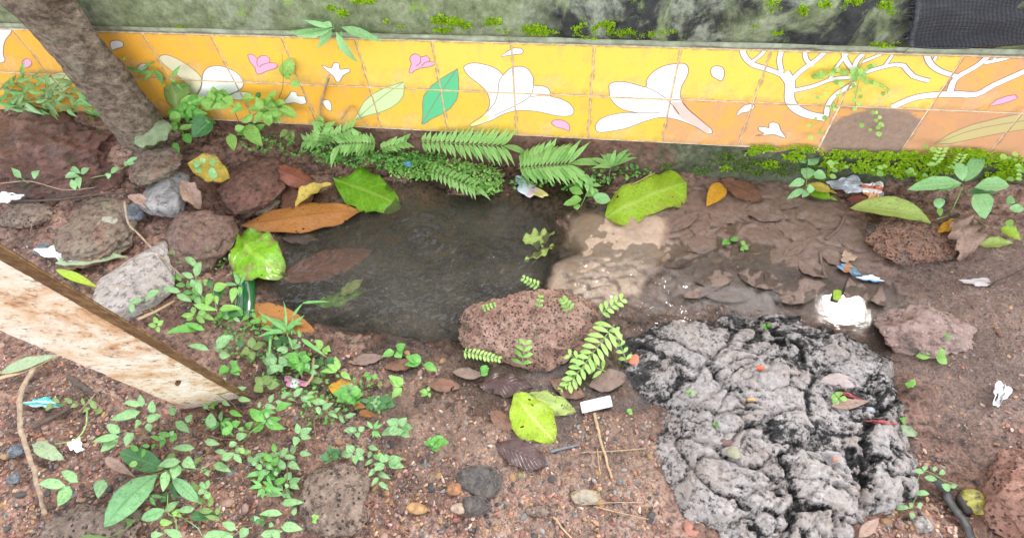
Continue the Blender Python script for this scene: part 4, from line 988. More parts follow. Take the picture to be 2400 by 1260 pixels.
# ================================================================== GRAVEL
PEB = [mat_plain('pebble_' + n, c, .5, .3, 40, .3) for n, c in (('ochre', (.27, .15, .065, 1)), ('red', (.19, .075, .052, 1)), ('brown', (.13, .075, .055, 1)), ('grey', (.13, .12, .115, 1)), ('pinkish', (.26, .16, .125, 1)), ('dark', (.045, .038, .036, 1)))]
PLAB = ['ochre pebble among the red-brown gravel', 'brick-red pebble among the red-brown gravel', 'brown pebble among the red-brown gravel', 'grey pebble among the red-brown gravel', 'pinkish pebble among the red-brown gravel', 'dark pebble among the red-brown gravel']
PGRP = ['ochre pebbles in the gravel', 'brick-red pebbles in the gravel', 'brown pebbles in the gravel', 'grey pebbles in the gravel', 'pinkish pebbles in the gravel', 'dark pebbles in the gravel']
PRT = [.24, .2, .22, .12, .14, .08]
D2, F2 = ico(2)
pm = []
for s in range(6):
    rs = np.random.default_rng(300 + s); N = rs.normal(0, 1, (6, 3)); N /= np.linalg.norm(N, axis=1)[:, None]
    dn = D2 @ N.T; r_ = np.minimum(1.0, np.where(dn > .05, (.7 + .2 * rs.random(6)) / np.maximum(dn, .05), 9).min(1)) * (1 + .1 * fbm(D2 * 1.7 + s, 2, s))
    me = []
    for mt in PEB:
        o = bpy.data.meshes.new('pebble'); o.from_pydata((D2 * r_[:, None]).tolist(), [], F2); o.materials.append(mt)
        me.append(o)
    pm.append(me)
# where gravel lies: polygons in the photograph with a density
def in_poly(u, v, P):
    ins = False; n = len(P)
    for i in range(n):
        a, b = P[i], P[(i + 1) % n]
        if (a[1] > v) != (b[1] > v) and u < (b[0] - a[0]) * (v - a[1]) / (b[1] - a[1]) + a[0]: ins = not ins
    return ins
GRV = [([(0,780),(250,860),(420,960),(560,1000),(640,1120),(520,1260),(0,1260)], 1.0), ([(880,1090),(1100,1060),(1300,1080),(1540,1140),(1580,1262),(860,1262)], .7), ([(820,1010),(1020,1050),(1100,1080),(900,1120),(760,1060)], .7),
       ([(1360,960),(1540,960),(1550,1140),(1330,1080)], .35), ([(2100,1180),(2260,1160),(2280,1262),(2000,1262)], .9), ([(760,800),(1050,830),(1000,930),(800,920)], .5), ([(2120,1010),(2230,1060),(2200,1120),(2130,1080)], .5), ([(640,900),(800,930),(880,1020),(700,1060),(600,980)], .5)]
rp = np.random.default_rng(12)
def scatter(n, polys):
    out = []; wts = np.array([w_ for _, w_ in polys]); ar = []
    for P, w_ in polys:
        A_ = np.array(P); x_, y_ = A_[:, 0], A_[:, 1]; ar.append(abs((x_ * np.roll(y_, -1) - y_ * np.roll(x_, -1)).sum()) * w_)
    ar = np.array(ar) / sum(ar)
    for k, (P, _) in enumerate(polys):
        A_ = np.array(P); lo, hi = A_.min(0), A_.max(0); c = 0
        while c < n * ar[k]:
            u, v = lo + rp.random(2) * (hi - lo)
            if in_poly(u, v, P): out.append((u, v)); c += 1
    return out
taken = []
cnt = 0
for u, v in scatter(420, GRV):
    if cnt >= 290: break
    Pc = G(u, v, .03)
    if any((u - a) ** 2 + (v - b) ** 2 < 20 ** 2 for a, b in taken): continue
    if poly_sd(np.array([Pc[0]]), np.array([Pc[1]]), SLW)[0] > -.01: continue
    taken.append((u, v)); cnt += 1
    z = ground_at(Pc[0], Pc[1]); Pc = G(u, v, z); z = ground_at(Pc[0], Pc[1])
    c = int(rp.choice(6, p=PRT)); s = .0055 + .0075 * rp.random() ** 2
    o = bpy.data.objects.new('pebble', pm[int(rp.integers(6))][c]); COL.objects.link(o)
    o.location = (Pc[0], Pc[1], z - s * .12); o.scale = (s * (1.0 + .6 * rp.random()), s * (.75 + .35 * rp.random()), s * (.5 + .3 * rp.random()))
    o.rotation_euler = (rp.normal(0, .25), rp.normal(0, .25), rp.random() * 6.28)
    tag(o, PLAB[c], 'pebble', PGRP[c])
# the fine gravel nobody could count
D1, F1 = ico(1)
gv, gf, gc = [], [], []
GRAV_COL = np.array([(.32, .18, .08), (.25, .10, .068), (.17, .095, .072), (.17, .16, .15), (.32, .2, .16), (.05, .043, .04), (.40, .29, .215)])
GRV2 = GRV + [([(0,420),(560,450),(540,700),(330,760),(0,560)], .30), ([(2150,620),(2400,640),(2400,1060),(2200,1040)], .13), ([(380,940),(900,960),(860,1262),(460,1262)], .45), ([(1560,690),(1800,700),(1790,730),(1600,735)], .4), ([(980,850),(1560,900),(1540,1060),(980,1050)], .35), ([(450,700),(760,800),(740,900),(560,890)], .5)]
ptsg = np.array(scatter(17500, GRV2))
PT = np.array([G(u, v, .03) for u, v in ptsg]); PT = PT[poly_sd(PT[:, 0], PT[:, 1], SLW) < -.01]
ii = np.clip(np.searchsorted(gx, PT[:, 0]), 1, len(gx) - 1); jj = np.clip(np.searchsorted(gy, PT[:, 1]), 1, len(gy) - 1)
PT[:, 2] = Zg[ii, jj]
ng = len(PT); sg = .0015 + .0048 * rp.random(ng) ** 3; ag = rp.random(ng) * 6.28
Wg = D1[None] * (1 + .55 * (rp.random((ng, len(D1), 1)) - .5)) * (np.stack([1.1 + .7 * rp.random(ng), .75 + .3 * rp.random(ng), .45 + .4 * rp.random(ng)], -1) * sg[:, None])[:, None, :]
ca_, sa_ = np.cos(ag)[:, None], np.sin(ag)[:, None]
Wg = np.stack([Wg[..., 0] * ca_ - Wg[..., 1] * sa_, Wg[..., 0] * sa_ + Wg[..., 1] * ca_, Wg[..., 2]], -1) + PT[:, None, :] + np.array([0, 0, -.0004])
gv = [Wg.reshape(-1, 3)]; gf = [(np.array(F1)[None] + (np.arange(ng) * len(D1))[:, None, None]).reshape(-1, 3)]
gc = [(GRAV_COL[rp.choice(7, size=ng, p=[.18, .2, .22, .1, .12, .12, .06])] * (.6 + .8 * rp.random((ng, 1))))[:, None, :].repeat(len(D1), 1).reshape(-1, 3)]
Mg = Mat('fine_gravel'); at = Mg.n('ShaderNodeAttribute', attribute_name='grain'); Mg.l(at.outputs['Color'], Mg.b.inputs['Base Color']); Mg.set(Roughness=.4)
gr = mesh('gravel', np.concatenate(gv), np.concatenate(gf), Mg.m, attr={'grain': np.concatenate(gc)}, origin=np.zeros(3), smooth_=False)
tag(gr, 'fine red-brown gravel strewn over the wet soil', 'gravel', kind='stuff')

# ------------------------------------------------------------------ crumbs, bark bits and specks of leaf litter
def crumbs(name, label, n, polys, cols, size, seed, pfz, cat):
    r_ = np.random.default_rng(seed); V, F, Cc = [], [], []; pts = scatter(n, polys)
    for u, v in pts:
        P = pfz(u, v); L = size * (.4 + 1.2 * r_.random() ** 2); a = r_.random() * 6.28; asp = r_.uniform(.12, .7)
        d = np.array([math.cos(a), math.sin(a), r_.normal(0, .2)]); s_ = np.array([-math.sin(a), math.cos(a), r_.normal(0, .3)]) * asp
        k = len(V) * 5; V.append(np.array([P - d * L, P + s_ * L * r_.uniform(.4, .7), P + d * L * r_.uniform(.7, 1), P - s_ * L * r_.uniform(.4, .7), P + [0, 0, L * .18]]))
        F += [(k, k + 3, k + 4), (k + 3, k + 2, k + 4), (k + 2, k + 1, k + 4), (k + 1, k, k + 4)]
        Cc.append(np.tile(np.array(cols[int(r_.integers(len(cols)))]) * r_.uniform(.6, 1.3), (5, 1)))
    M = Mat(name + '_fleck'); at = M.n('ShaderNodeAttribute', attribute_name='grain'); M.l(at.outputs['Color'], M.b.inputs['Base Color']); M.set(Roughness=.6)
    return tag(mesh(name, np.concatenate(V), F, M.m, attr={'grain': np.concatenate(Cc)}, smooth_=False), label, cat, kind='stuff')
onland = lambda u, v: (lambda P: G(u, v, max(ground_at(P[0], P[1]), .0) + .002))(G(u, v, .02))
crumbs('leaf_litter', 'crumbs of dead leaf and bark over the wet soil', 5200, [([(0,430),(560,440),(560,660),(330,760),(0,560)], 1.0), ([(0,780),(440,960),(900,960),(900,1262),(0,1262)], .9), ([(450,690),(760,780),(900,960),(560,940)], 1.2), ([(900,960),(1540,940),(1560,1262),(900,1262)], .6), ([(2050,480),(2400,500),(2400,1040),(2140,1000),(2160,700)], .6), ([(560,310),(1500,400),(1480,440),(560,440)], 1.4)], [(.10, .055, .038), (.05, .032, .025), (.17, .10, .07), (.24, .15, .10), (.03, .022, .018), (.28, .2, .14)], .0055, 41, onland, 'litter')
crumbs('floating_specks', 'pale and dark specks drifting on the pool', 420, [([(700,560),(900,490),(1220,490),(1310,560),(1270,660),(1090,770),(880,760),(660,690)], 1.0), ([(1560,480),(2000,520),(2050,680),(1900,700),(1560,690)], .6)], [(.30, .28, .24), (.42, .40, .36), (.03, .028, .025), (.16, .13, .10)], .0028, 42, lambda u, v: G(u, v, .0015), 'debris')
# ================================================================== LEAVES
def prof(kind, t):
    if kind == 'lan': return np.sin(math.pi * np.clip(t, 0, 1) ** .78) ** 1.15
    if kind == 'ov': return np.sin(math.pi * np.clip(t, 0, 1) ** .70) ** .85
    if kind == 'obo': return np.sin(math.pi * np.clip(t, 0, 1) ** 1.25) ** .75
    if kind == 'ell': return np.sin(math.pi * np.clip(t, 0, 1)) ** .75
    if kind == 'rd': return np.sqrt(np.maximum(0, 1 - (2 * np.clip(t, 0.004, .996) - 1) ** 2))
    if kind == 'gr': return (1 - t) ** .6 * np.minimum(1, t * 8 + .35)
    if kind == 'obl': return np.minimum(1, np.minimum(t * 7, (1 - t) * 9) ** .6)
def leaf_geo(B, T, S, kind='ov', fold=.12, arc=.06, wavy=0.0, n=7, m=5, seed=0, skew=0.0, up=None, curl=0.0):
    """B base, T tip, S half-width vector"""
    B, T, S = (np.asarray(a, float) for a in (B, T, S)); L = np.linalg.norm(T - B); W = np.linalg.norm(S)
    U = np.cross(T - B, S); U /= np.linalg.norm(U) + 1e-12
    if U[2] < 0 and up is None: U = -U
    t = np.linspace(0, 1, n); s = np.linspace(-1, 1, m); TT, SS = np.meshgrid(t, s, indexing='ij')
    p = prof(kind, t)[:, None]; p = np.maximum(p, .02)
    jag = 1 + wavy * .35 * np.abs(SS) * fbm(np.stack([TT * 9 + seed, np.sign(SS) * 3, TT * 0], -1), 2, seed)
    C = B + (T - B) * TT[..., None] + U * (arc * L * (4 * TT * (1 - TT)))[..., None] + S * (skew * np.sin(math.pi * TT))[..., None]
    X_ = C + S * (SS * p * jag)[..., None] + U * (fold * W * np.abs(SS) * p)[..., None]
    X_ = X_ + U * (curl * W * (SS ** 2) * SS * p)[..., None]
    if wavy: X_ = X_ + U * (wavy * W * np.abs(SS) * np.sin(TT * 21 + seed + SS * 2) * .5 + wavy * .6 * W * fbm(np.stack([TT * 3 + seed, SS, TT * 0], -1), 2, seed))[..., None]
    return X_.reshape(-1, 3), grid_faces(n, m), np.stack([TT, (SS + 1) / 2], -1).reshape(-1, 2)
def side_px(pf, bx, by, tx, ty, wpx, lift):
    dx, dy = tx - bx, ty - by; L = math.hypot(dx, dy) + 1e-6; nx, ny = -dy / L, dx / L; cx, cy = (bx + tx) / 2, (by + ty) / 2
    return (pf(cx + nx * wpx / 2, cy + ny * wpx / 2, lift) - pf(cx - nx * wpx / 2, cy - ny * wpx / 2, lift)) / 2
def wt(u, v, lift=0.0): return G(u, v, lift)                    # on the water
def wallp(u, v, lift=0.0): return WP(u, v, .012 + lift)         # in front of the tiles
def fallen(label, bx, by, tx, ty, wpx, mat, kind='ell', pf=None, lift=.004, tl=None, fold=.1, arc=.03, wavy=.15, seed=1, stalk=0, skew=0.0, name='fallen_leaf', n=16, m=9, curl=0.0, group=None):
    pf = pf or (lambda u, v, l: (lambda P: G(u, v, max(ground_at(P[0], P[1]), 0) + l))(G(u, v, .01)))
    tl = lift if tl is None else tl
    B, T = pf(bx, by, lift), pf(tx, ty, tl); S = side_px(lambda u, v, l: G(u, v, l), bx, by, tx, ty, wpx, (B[2] + T[2]) / 2)
    V, F, uv = leaf_geo(B, T, S, kind, fold, arc, wavy, n, m, seed, skew, curl=curl)
    o = mesh(name, V, F, mat, uv=uv); tag(o, label, 'leaf', group)
    if stalk:
        d = (B - T) / np.linalg.norm(B - T); e = B + d * stalk
        mesh('stalk', *tube_geo(spline(np.array([B - d * .004, (B + e) / 2 + [0, 0, .003], e]), 6), .0016, 5)[:2], mat, o)
    return o
ML = mat_leaf
L_GRN = ML('leaf_green', (.11, .31, .012, 1), (.19, .43, .02, 1), (.36, .54, .10, 1), .35, 9, (.16, .30, .03, 1), .3, .25, holes=True)
L_GRB = ML('leaf_green_brown', (.13, .36, .012, 1), (.21, .46, .02, 1), (.36, .52, .08, 1), .28, 9, (.20, .15, .06, 1), .75, .2, holes=True)
L_LIME = ML('leaf_lime', (.24, .44, .02, 1), (.34, .53, .03, 1), (.48, .60, .14, 1), .35, 11, (.30, .22, .05, 1), .3, .25, holes=True)
L_LIM2 = ML('leaf_lime_yellow', (.32, .50, .015, 1), (.40, .57, .03, 1), (.58, .64, .20, 1), .4, 11, (.30, .27, .05, 1), .3, .3, holes=True)
L_PALE = ML('leaf_pale_green', (.30, .42, .09, 1), (.42, .54, .14, 1), (.50, .58, .2, 1), .45, 12, (.34, .28, .10, 1), .35, .25, holes=True)
L_YEL = ML('leaf_yellow', (.56, .40, .06, 1), (.66, .52, .10, 1), (.55, .40, .14, 1), .5, 10, (.24, .13, .05, 1), .4, .25, holes=True)
L_ORG = ML('leaf_orange_brown', (.30, .115, .025, 1), (.42, .18, .045, 1), (.26, .10, .03, 1), .38, 16, (.26, .11, .04, 1), .3, .1, holes=True)
L_BRO = ML('leaf_brown', (.15, .068, .040, 1), (.21, .105, .065, 1), (.11, .05, .03, 1), .4, 15, (.09, .045, .03, 1), .5, .05, holes=True)
L_RED = ML('leaf_red_brown', (.20, .062, .040, 1), (.27, .10, .065, 1), (.15, .05, .035, 1), .3, 14, (.10, .035, .028, 1), .5, .05, holes=True)
L_PUR = ML('leaf_purple_brown', (.055, .028, .024, 1), (.095, .050, .042, 1), (.05, .026, .022, 1), .28, 12, (.04, .02, .018, 1), .5, .0)
L_DRY = ML('leaf_dry', (.30, .19, .14, 1), (.40, .28, .22, 1), (.25, .15, .11, 1), .75, 12, (.18, .10, .07, 1), .4, .15, holes=True)
L_GYG = ML('leaf_grey_green', (.23, .31, .17, 1), (.30, .38, .22, 1), (.36, .42, .27, 1), .5, 12, (.20, .20, .12, 1), .3, .15)
L_SILT = ML('leaf_silted', (.155, .104, .081, 1), (.215, .147, .116, 1), (.17, .115, .09, 1), .5, 12, (.235, .165, .13, 1), .7, .0, .0, .25)
L_OCH = ML('leaf_ochre_yellow', (.62, .29, .02, 1), (.70, .38, .04, 1), (.50, .25, .04, 1), .4, 10, (.35, .17, .04, 1), .15, .25)

fallen('big rounded green leaf half under water at the back of the pool', 782, 420, 940, 486, 92, L_GRN, 'ell', wt, .006, -.012, .05, .03, .2, 3, .01)
fallen('long pointed orange-brown leaf floating at the left of the pool', 565, 530, 853, 494, 62, L_ORG, 'ell', wt, .012, .008, -.05, .02, .14, 5)
fallen('reddish brown leaf just under the water below the orange leaf', 650, 655, 872, 588, 66, L_RED, 'ell', wt, -.006, -.010, .0, .0, .05, 6)
fallen('bright green leaf with brown smears against the round wet rock', 560, 548, 668, 645, 122, L_GRB, 'ell', wt, .020, .006, .1, .05, .3, 7, skew=.25)
fallen('orange-brown leaf tip beside the green bottle', 560, 722, 738, 775, 66, L_ORG, 'ell', wt, .004, .010, .05, .02, .1, 8)
hi = lambda u, v, l: G(u, v, l)
fallen('big pale grey-green leaf leaning on the tree foot', 398, 290, 318, 338, 66, L_GYG, 'rd', hi, .22, .19, .1, .05, .12, 51)
fallen('dark green leaf hanging right of the tree foot', 500, 283, 448, 322, 46, L_GRN, 'ov', hi, .16, .13, .1, .05, .08, 52)
fallen('ragged brown leaf below the pale leaf at the tree foot', 425, 310, 385, 335, 26, L_DRY, 'ell', hi, .17, .15, .2, .05, .4, 53)
fallen('curled yellow leaf with brown edge pointing at the pool', 693, 488, 776, 430, 30, L_YEL, 'lan', wt, .014, .03, .7, .08, .25, 9)
fallen('lime-green leaf lying across the mud behind the sand bar', 1418, 505, 1610, 428, 80, L_LIME, 'obl', wt, .010, .022, -.08, .05, .26, 10)
fallen('small ochre-yellow leaf with a stalk on the mud', 1696, 432, 1656, 482, 42, L_OCH, 'ov', wt, .016, .014, .1, .03, .05, 11, .006)
fallen('wide brown leaf plastered on the mud by the footing', 1690, 422, 1790, 470, 44, L_BRO, 'ell', None, .004, .004, .0, .02, .1, 12)
fallen('long pale yellow-green leaf arched over the half-buried rock', 1992, 488, 2182, 522, 48, L_PALE, 'ell', None, .03, .05, .35, .10, .06, 13)
fallen('bright lime leaf with a chewed edge in the lower shallows', 1205, 925, 1300, 1035, 100, L_LIM2, 'ell', wt, .012, .010, .05, .04, .26, 14, skew=.1)
fallen('pale green torn leaf behind the bright lime leaf', 1235, 925, 1350, 965, 48, L_PALE, 'ell', wt, .006, .002, .0, .02, .35, 15)
fallen('dark purple-brown leaf in the shallows below the middle rock', 1112, 892, 1250, 908, 58, L_PUR, 'ell', wt, -.001, .004, .0, .02, .3, 16)
fallen('dark wet brown leaf pressed into the gravel under the lime leaf', 1160, 1038, 1285, 1090, 62, L_PUR, 'ell', None, .004, .003, .0, .02, .15, 17)
fallen('pinkish dry leaf resting on the shoulder of the slab', 1948, 950, 2043, 938, 26, L_DRY, 'lan', sp, .012, .022, .5, -.08, .05, 18)
fallen('grey-green dry leaf beside the pale three-cornered stone', 130, 617, 300, 602, 38, L_GYG, 'lan', None, .018, .018, .2, .06, .1, 19)
fallen('slim yellow-green leaf next to the rusty post', 130, 632, 236, 676, 22, L_LIM2, 'lan', None, .014, .010, .3, .02, .1, 20)
fallen('crumpled dry leaf curled against the grey split stone', 422, 428, 470, 492, 44, L_DRY, 'ell', None, .05, .02, .8, .15, .5, 21)
fallen('pinkish dry leaf rolled between blue stone and grey stone', 300, 462, 386, 506, 26, L_DRY, 'lan', None, .035, .03, .7, .05, .3, 22)
fallen('yellow and brown leaf with green blotches behind the grey stone', 440, 385, 540, 420, 62, L_YEL, 'ell', None, .03, .03, .2, .06, .12, 23)
fallen('wet red leaf draped over the dark rock at the back', 632, 392, 745, 440, 44, L_RED, 'ell', None, .035, .012, -.2, .06, .15, 24)
fallen('brown leaf leaning at the waterline behind the orange leaf', 655, 485, 745, 440, 56, L_BRO, 'ell', wt, .006, .02, .1, .03, .15, 25)
fallen('pale torn leaf under water beside the bright green leaf', 640, 548, 748, 560, 30, L_SILT, 'ell', wt, -.006, -.004, .0, .0, .4, 26)
fallen('small yellow leaf below the weeds on the footing', 1888, 434, 1962, 454, 22, L_YEL, 'lan', None, .014, .012, .2, .04, .05, 27)
fallen('narrow vivid green leaf under the small yellow leaf', 1888, 448, 1962, 470, 24, L_GRB, 'lan', None, .012, .008, .2, .03, .05, 28)
fallen('reddish leaf scrap beside the striped wrapper', 1985, 468, 2038, 468, 20, L_RED, 'ell', None, .008, .01, .2, .02, .1, 29)
fallen('green-yellow leaf with a dark tip near the right edge', 2292, 575, 2375, 570, 26, L_PALE, 'lan', None, .018, .02, .3, .05, .1, 30)
fallen('folded light green leaf standing above the green-yellow one', 2345, 535, 2392, 562, 28, L_LIME, 'ov', None, .03, .025, .3, .04, .1, 31)
fallen('crumpled pale brown leaf beneath the broad-leaved herb', 2225, 520, 2262, 605, 60, L_DRY, 'obl', None, .035, .012, .5, .1, .6, 32)
fallen('torn orange-yellow leaf on the crumpled brown leaf', 2195, 545, 2252, 515, 24, L_OCH, 'ell', None, .03, .04, .1, .05, .3, 33)
fallen('yellow leaf tucked under the weeds left of centre', 770, 905, 845, 925, 44, L_OCH, 'ell', None, .012, .010, .1, .05, .2, 34)
fallen('small tan leaf lying on the weeds below the yellow leaf', 842, 966, 882, 974, 17, L_ORG, 'ov', None, .012, .012, .2, .05, .05, 35)
fallen('small peach leaf left of the tan one', 826, 946, 858, 954, 17, L_ORG, 'ov', None, .012, .012, .2, .05, .05, 36)
fallen('square dry brown leaf behind the tree foot', 212, 280, 282, 295, 36, L_PALE, 'obl', None, .02, .02, .4, .1, .5, 37)
fallen('grey dry leaf lying under the vine beside the stick', 75, 1040, 150, 1075, 38, L_GYG, 'ell', None, .014, .016, .3, .06, .3, 38)
fallen('pinkish dry leaf beside the broad striped leaf', 245, 1072, 320, 1118, 26, L_DRY, 'lan', None, .03, .03, .4, .08, .2, 39)
fallen('dull purple leaf along the bottom of the slab', 2012, 1258, 2062, 1212, 32, L_DRY, 'lan', None, .012, .014, .2, .04, .1, 40)
fallen('small dark leaf half in water behind the pool', 1010, 416, 1062, 442, 30, L_PUR, 'ell', wt, .006, .002, .1, .03, .1, 41)
fallen('brown leaf folded at the waterline behind the big green leaf', 842, 392, 912, 384, 20, L_BRO, 'lan', None, .02, .02, .4, .06, .1, 42)
fallen('dark green frayed leaf under water at the lower left of the pool', 735, 715, 860, 680, 34, L_GRN, 'lan', wt, -.014, -.020, .0, .0, .4, 43)
fallen('pale green sunken leaf above the frayed one', 795, 690, 850, 655, 24, L_PALE, 'ell', wt, -.012, -.012, .0, .0, .2, 44)
fallen('torn yellow-green leaf floating by the sand bar', 1225, 568, 1300, 545, 30, L_PALE, 'ell', wt, .001, .002, .0, .0, .9, 45)
fallen('second torn yellow-green leaf floating nearer the middle rock', 1230, 610, 1298, 575, 22, L_PALE, 'ell', wt, .001, .002, .0, .0, .9, 46)
fallen('brown leaf resting in the mud at the bottom right', 2090, 1000, 2150, 1020, 26, L_GYG, 'ell', None, .01, .012, .2, .04, .2, 47)
fallen('small green leaf scrap standing in the puddle beside the glint', 1962, 678, 1962, 704, 20, L_LIME, 'obl', wt, .004, .008, .1, .02, .05, 48)
fallen('small grey leaf under the post among the sticks', 0, 875, 140, 830, 26, L_GYG, 'lan', None, .02, .03, .2, .03, .1, 49)
# leaves coated with silt lying in the mud right of the pool
SLT = [(1560,545,1640,500,30),(1612,590,1690,535,44),(1660,500,1745,520,32),(1720,575,1790,530,50),(1745,490,1850,512,44),(1890,560,1815,520,36),(1560,625,1650,600,24),(1720,650,1625,660,42),(1700,625,1790,590,36),(1730,640,1835,668,46),(1835,600,1905,555,30),(1870,610,1940,650,40),(1815,700,1935,668,56),(1990,650,2030,745,54),(2022,660,2078,718,44),(1990,515,1905,530,30),(1600,695,1690,672,24),(1925,590,1995,625,34),(1530,505,1590,480,22),(1790,640,1850,700,30),(1870,575,1935,520,20),(1760,700,1650,690,26),(1960,545,2005,590,22),(1560,470,1640,462,22),(1890,470,1800,488,24)]
where = ['by the sand bar', 'right of the sand bar', 'below the lime leaf', 'below the small ochre leaf', 'below the wide brown leaf', 'in the middle of the mud', 'at the lower rim of the sand bar', 'above the black slab', 'below the little seedling', 'above the water glints', 'left of the paper scrap', 'left of the coloured scrap', 'left of the bright glint', 'right of the bright glint, slanting', 'right of the bright glint, outermost', 'below the vivid green leaf', 'beside the ripples', 'above the coloured scrap', 'just under the lime leaf tip', 'above the glint row', 'under the forked twig', 'close to the slab rim', 'by the half-buried rock', 'between lime and ochre leaves', 'under the brown leaf by the footing']
for i, (a, b, c, d, w_) in enumerate(SLT):
    fallen('silt-covered brown leaf in the mud ' + where[i], a, b, c, d, w_, L_SILT, ('ell', 'lan', 'ov')[i % 3], None, -.003 + .003 * rnd.random(), -.0035 + .004 * rnd.random(), .06 * rnd.random(), .001 + .009 * rnd.random(), .15, 60 + i, group='silted leaves in the puddle', n=12, m=7)
SHT = [(1000,900,1080,905,34),(1380,905,1470,880,50),(1290,890,1370,930,44),(1060,870,1130,880,26),(1150,960,1200,1010,40),(820,850,900,835,26),(900,860,980,850,30)]
wh2 = ['left of the purple leaf', 'right of the small ferns', 'behind the pale torn leaf', 'below the left end of the middle rock', 'left of the lime leaf', 'near the weeds at the shore', 'on the shallow shore below the pool']
for i, (a, b, c, d, w_) in enumerate(SHT):
    fallen('sodden brown leaf in the shallows ' + wh2[i], a, b, c, d, w_, L_SILT if i % 2 else L_BRO, 'ell', None, .003, .003, .05, .02, .2, 90 + i, group='sodden leaves in the shallows', n=12, m=7)

# ================================================================== PLANTS
P_VINE = ML('vine_leaf', (.18, .37, .13, 1), (.29, .50, .22, 1), (.36, .55, .28, 1), .38, 8, (.07, .17, .06, 1), .5, .25)
P_WEED = ML('weed_leaf', (.10, .33, .05, 1), (.18, .46, .09, 1), (.28, .55, .16, 1), .36, 8, None, 0, .3)
P_LITE = ML('light_leaf', (.22, .47, .08, 1), (.33, .60, .15, 1), (.42, .66, .25, 1), .4, 8, None, 0, .35)
P_DARK = ML('dark_leaf', (.035, .12, .035, 1), (.07, .20, .06, 1), (.13, .27, .10, 1), .35, 10, None, 0, .2)
P_OLIV = ML('olive_leaf', (.14, .24, .06, 1), (.21, .32, .09, 1), (.28, .38, .15, 1), .45, 9, (.16, .15, .06, 1), .4, .25)
P_HERB = ML('herb_leaf', (.24, .52, .20, 1), (.34, .62, .29, 1), (.36, .63, .28, 1), .42, 9, None, 0, .3)
P_FERN = ML('fern_leaf', (.27, .55, .14, 1), (.38, .64, .21, 1), (.16, .36, .10, 1), .42, 20, None, 0, .35)
P_PALE = ML('pale_fern_leaf', (.36, .62, .12, 1), (.48, .72, .22, 1), (.5, .7, .3, 1), .45, 6, None, 0, .35)
P_STRP = ML('striped_leaf', (.15, .36, .14, 1), (.24, .48, .21, 1), (.09, .22, .07, 1), .4, 26, (.10, .2, .08, 1), .2, .25, .55)
P_GRAS = ML('grass_leaf', (.13, .38, .09, 1), (.22, .50, .16, 1), (.30, .55, .22, 1), .4, 1, None, 0, .3, .3)
M_STEM = mat_plain('green_stem', (.20, .30, .09, 1), .5, .25, 40, 0)
M_STEMB = mat_plain('brown_stem', (.16, .09, .05, 1), .7, .25, 40, .2)
def gl(u, v, lift): 
    P = G(u, v, .02); return G(u, v, max(ground_at(P[0], P[1]), 0) + lift)
def add_leaf(parent, B, T, S, mat, kind, seed, fold=.18, arc=.08, wavy=.06, n=6, m=5):
    V, F, uv = leaf_geo(B, T, S, kind, fold, arc, wavy, n, m, seed)
    return mesh('leaf', V, F, mat, parent, uv=uv)
def plant(name, label, leaves, stems=(), mat=None, kind='ov', o=(0, 0), sc=3.0, pf=gl, lift=.03, smat=None, cat='plant', group=None, sr=.0014, jit=.012, tilt=0.0):
    """leaves: (base u, v, tip u, v, width) read off an enlarged view with offset o and scale sc"""
    cv = lambda x, y: (o[0] + x / sc, o[1] + y / sc)
    allp = [cv(l[0], l[1]) for l in leaves]
    c0 = cv(*stems[0][0]) if stems else allp[0]
    e = empty(name, pf(c0[0], c0[1], 0), label, cat, group)
    for i, l in enumerate(leaves):
        b, t = cv(l[0], l[1]), cv(l[2], l[3]); h = lift + rnd.uniform(-jit, jit); ht = h + rnd.uniform(-jit, jit) + tilt
        B, T = pf(b[0], b[1], max(h, .004)), pf(t[0], t[1], max(ht, .004)); S = side_px(pf, b[0], b[1], t[0], t[1], l[4] / sc, max(h, .004))
        mt = l[5] if len(l) > 5 else mat; kd = l[6] if len(l) > 6 else kind
        add_leaf(e, B, T, S, mt, kd, i * 7 + len(leaves), rnd.uniform(.05, .3), rnd.uniform(-.04, .12), .08, 8 if l[4] > 90 else 6)
    for s in stems:
        q = [cv(x, y) for x, y in s]; k = len(q)
        P = np.array([pf(u, v, (0 if i == 0 else lift * min(1, i / max(1, k - 1) * 2))) for i, (u, v) in enumerate(q)])
        mesh('stem', *tube_geo(spline(P, max(6, 4 * k)), sr * np.linspace(1.2, .7, max(6, 4 * k)), 5)[:2], smat or M_STEM, e)
    return e
O1 = (0, 840)
plant('creeping_vine', 'creeping vine with toothed leaves at the foot of the rusty post', [(1000,340,985,250,55),(990,330,870,310,50),(985,370,775,430,75),(1080,385,1070,290,60),(1030,440,1140,395,60),(1040,455,1055,515,55),(990,440,950,490,45),(1225,400,1190,330,55),(1235,440,1335,520,70),(1310,450,1355,390,45),(1490,490,1485,380,85),(1120,545,1160,560,40),(1200,540,1225,505,35)],
      [[(1700,560),(1380,470),(1235,430),(1110,385),(1000,350)], [(1240,430),(1040,500),(930,520)]], P_VINE, o=O1, lift=.05, smat=M_STEMB)
plant('creeping_vine', 'vine sprig with five leaves pointing left above the gravel', [(845,520,750,460,75),(840,545,645,585,55),(835,560,705,655,80),(940,520,885,625,65)], [[(1250,500),(1100,505),(940,520),(840,545)]], P_VINE, o=O1, lift=.04, smat=M_STEMB)
plant('creeping_vine', 'vine sprig climbing in front of the post base', [(1505,210,1590,135,70),(1495,205,1395,200,50),(1495,235,1610,235,50),(1480,270,1390,260,35),(1650,245,1735,200,50),(1670,280,1765,295,45),(1460,355,1425,310,40),(1560,300,1620,330,35)], [[(1700,480),(1650,330),(1560,270),(1500,220)]], P_VINE, o=O1, lift=.07, smat=M_STEMB)
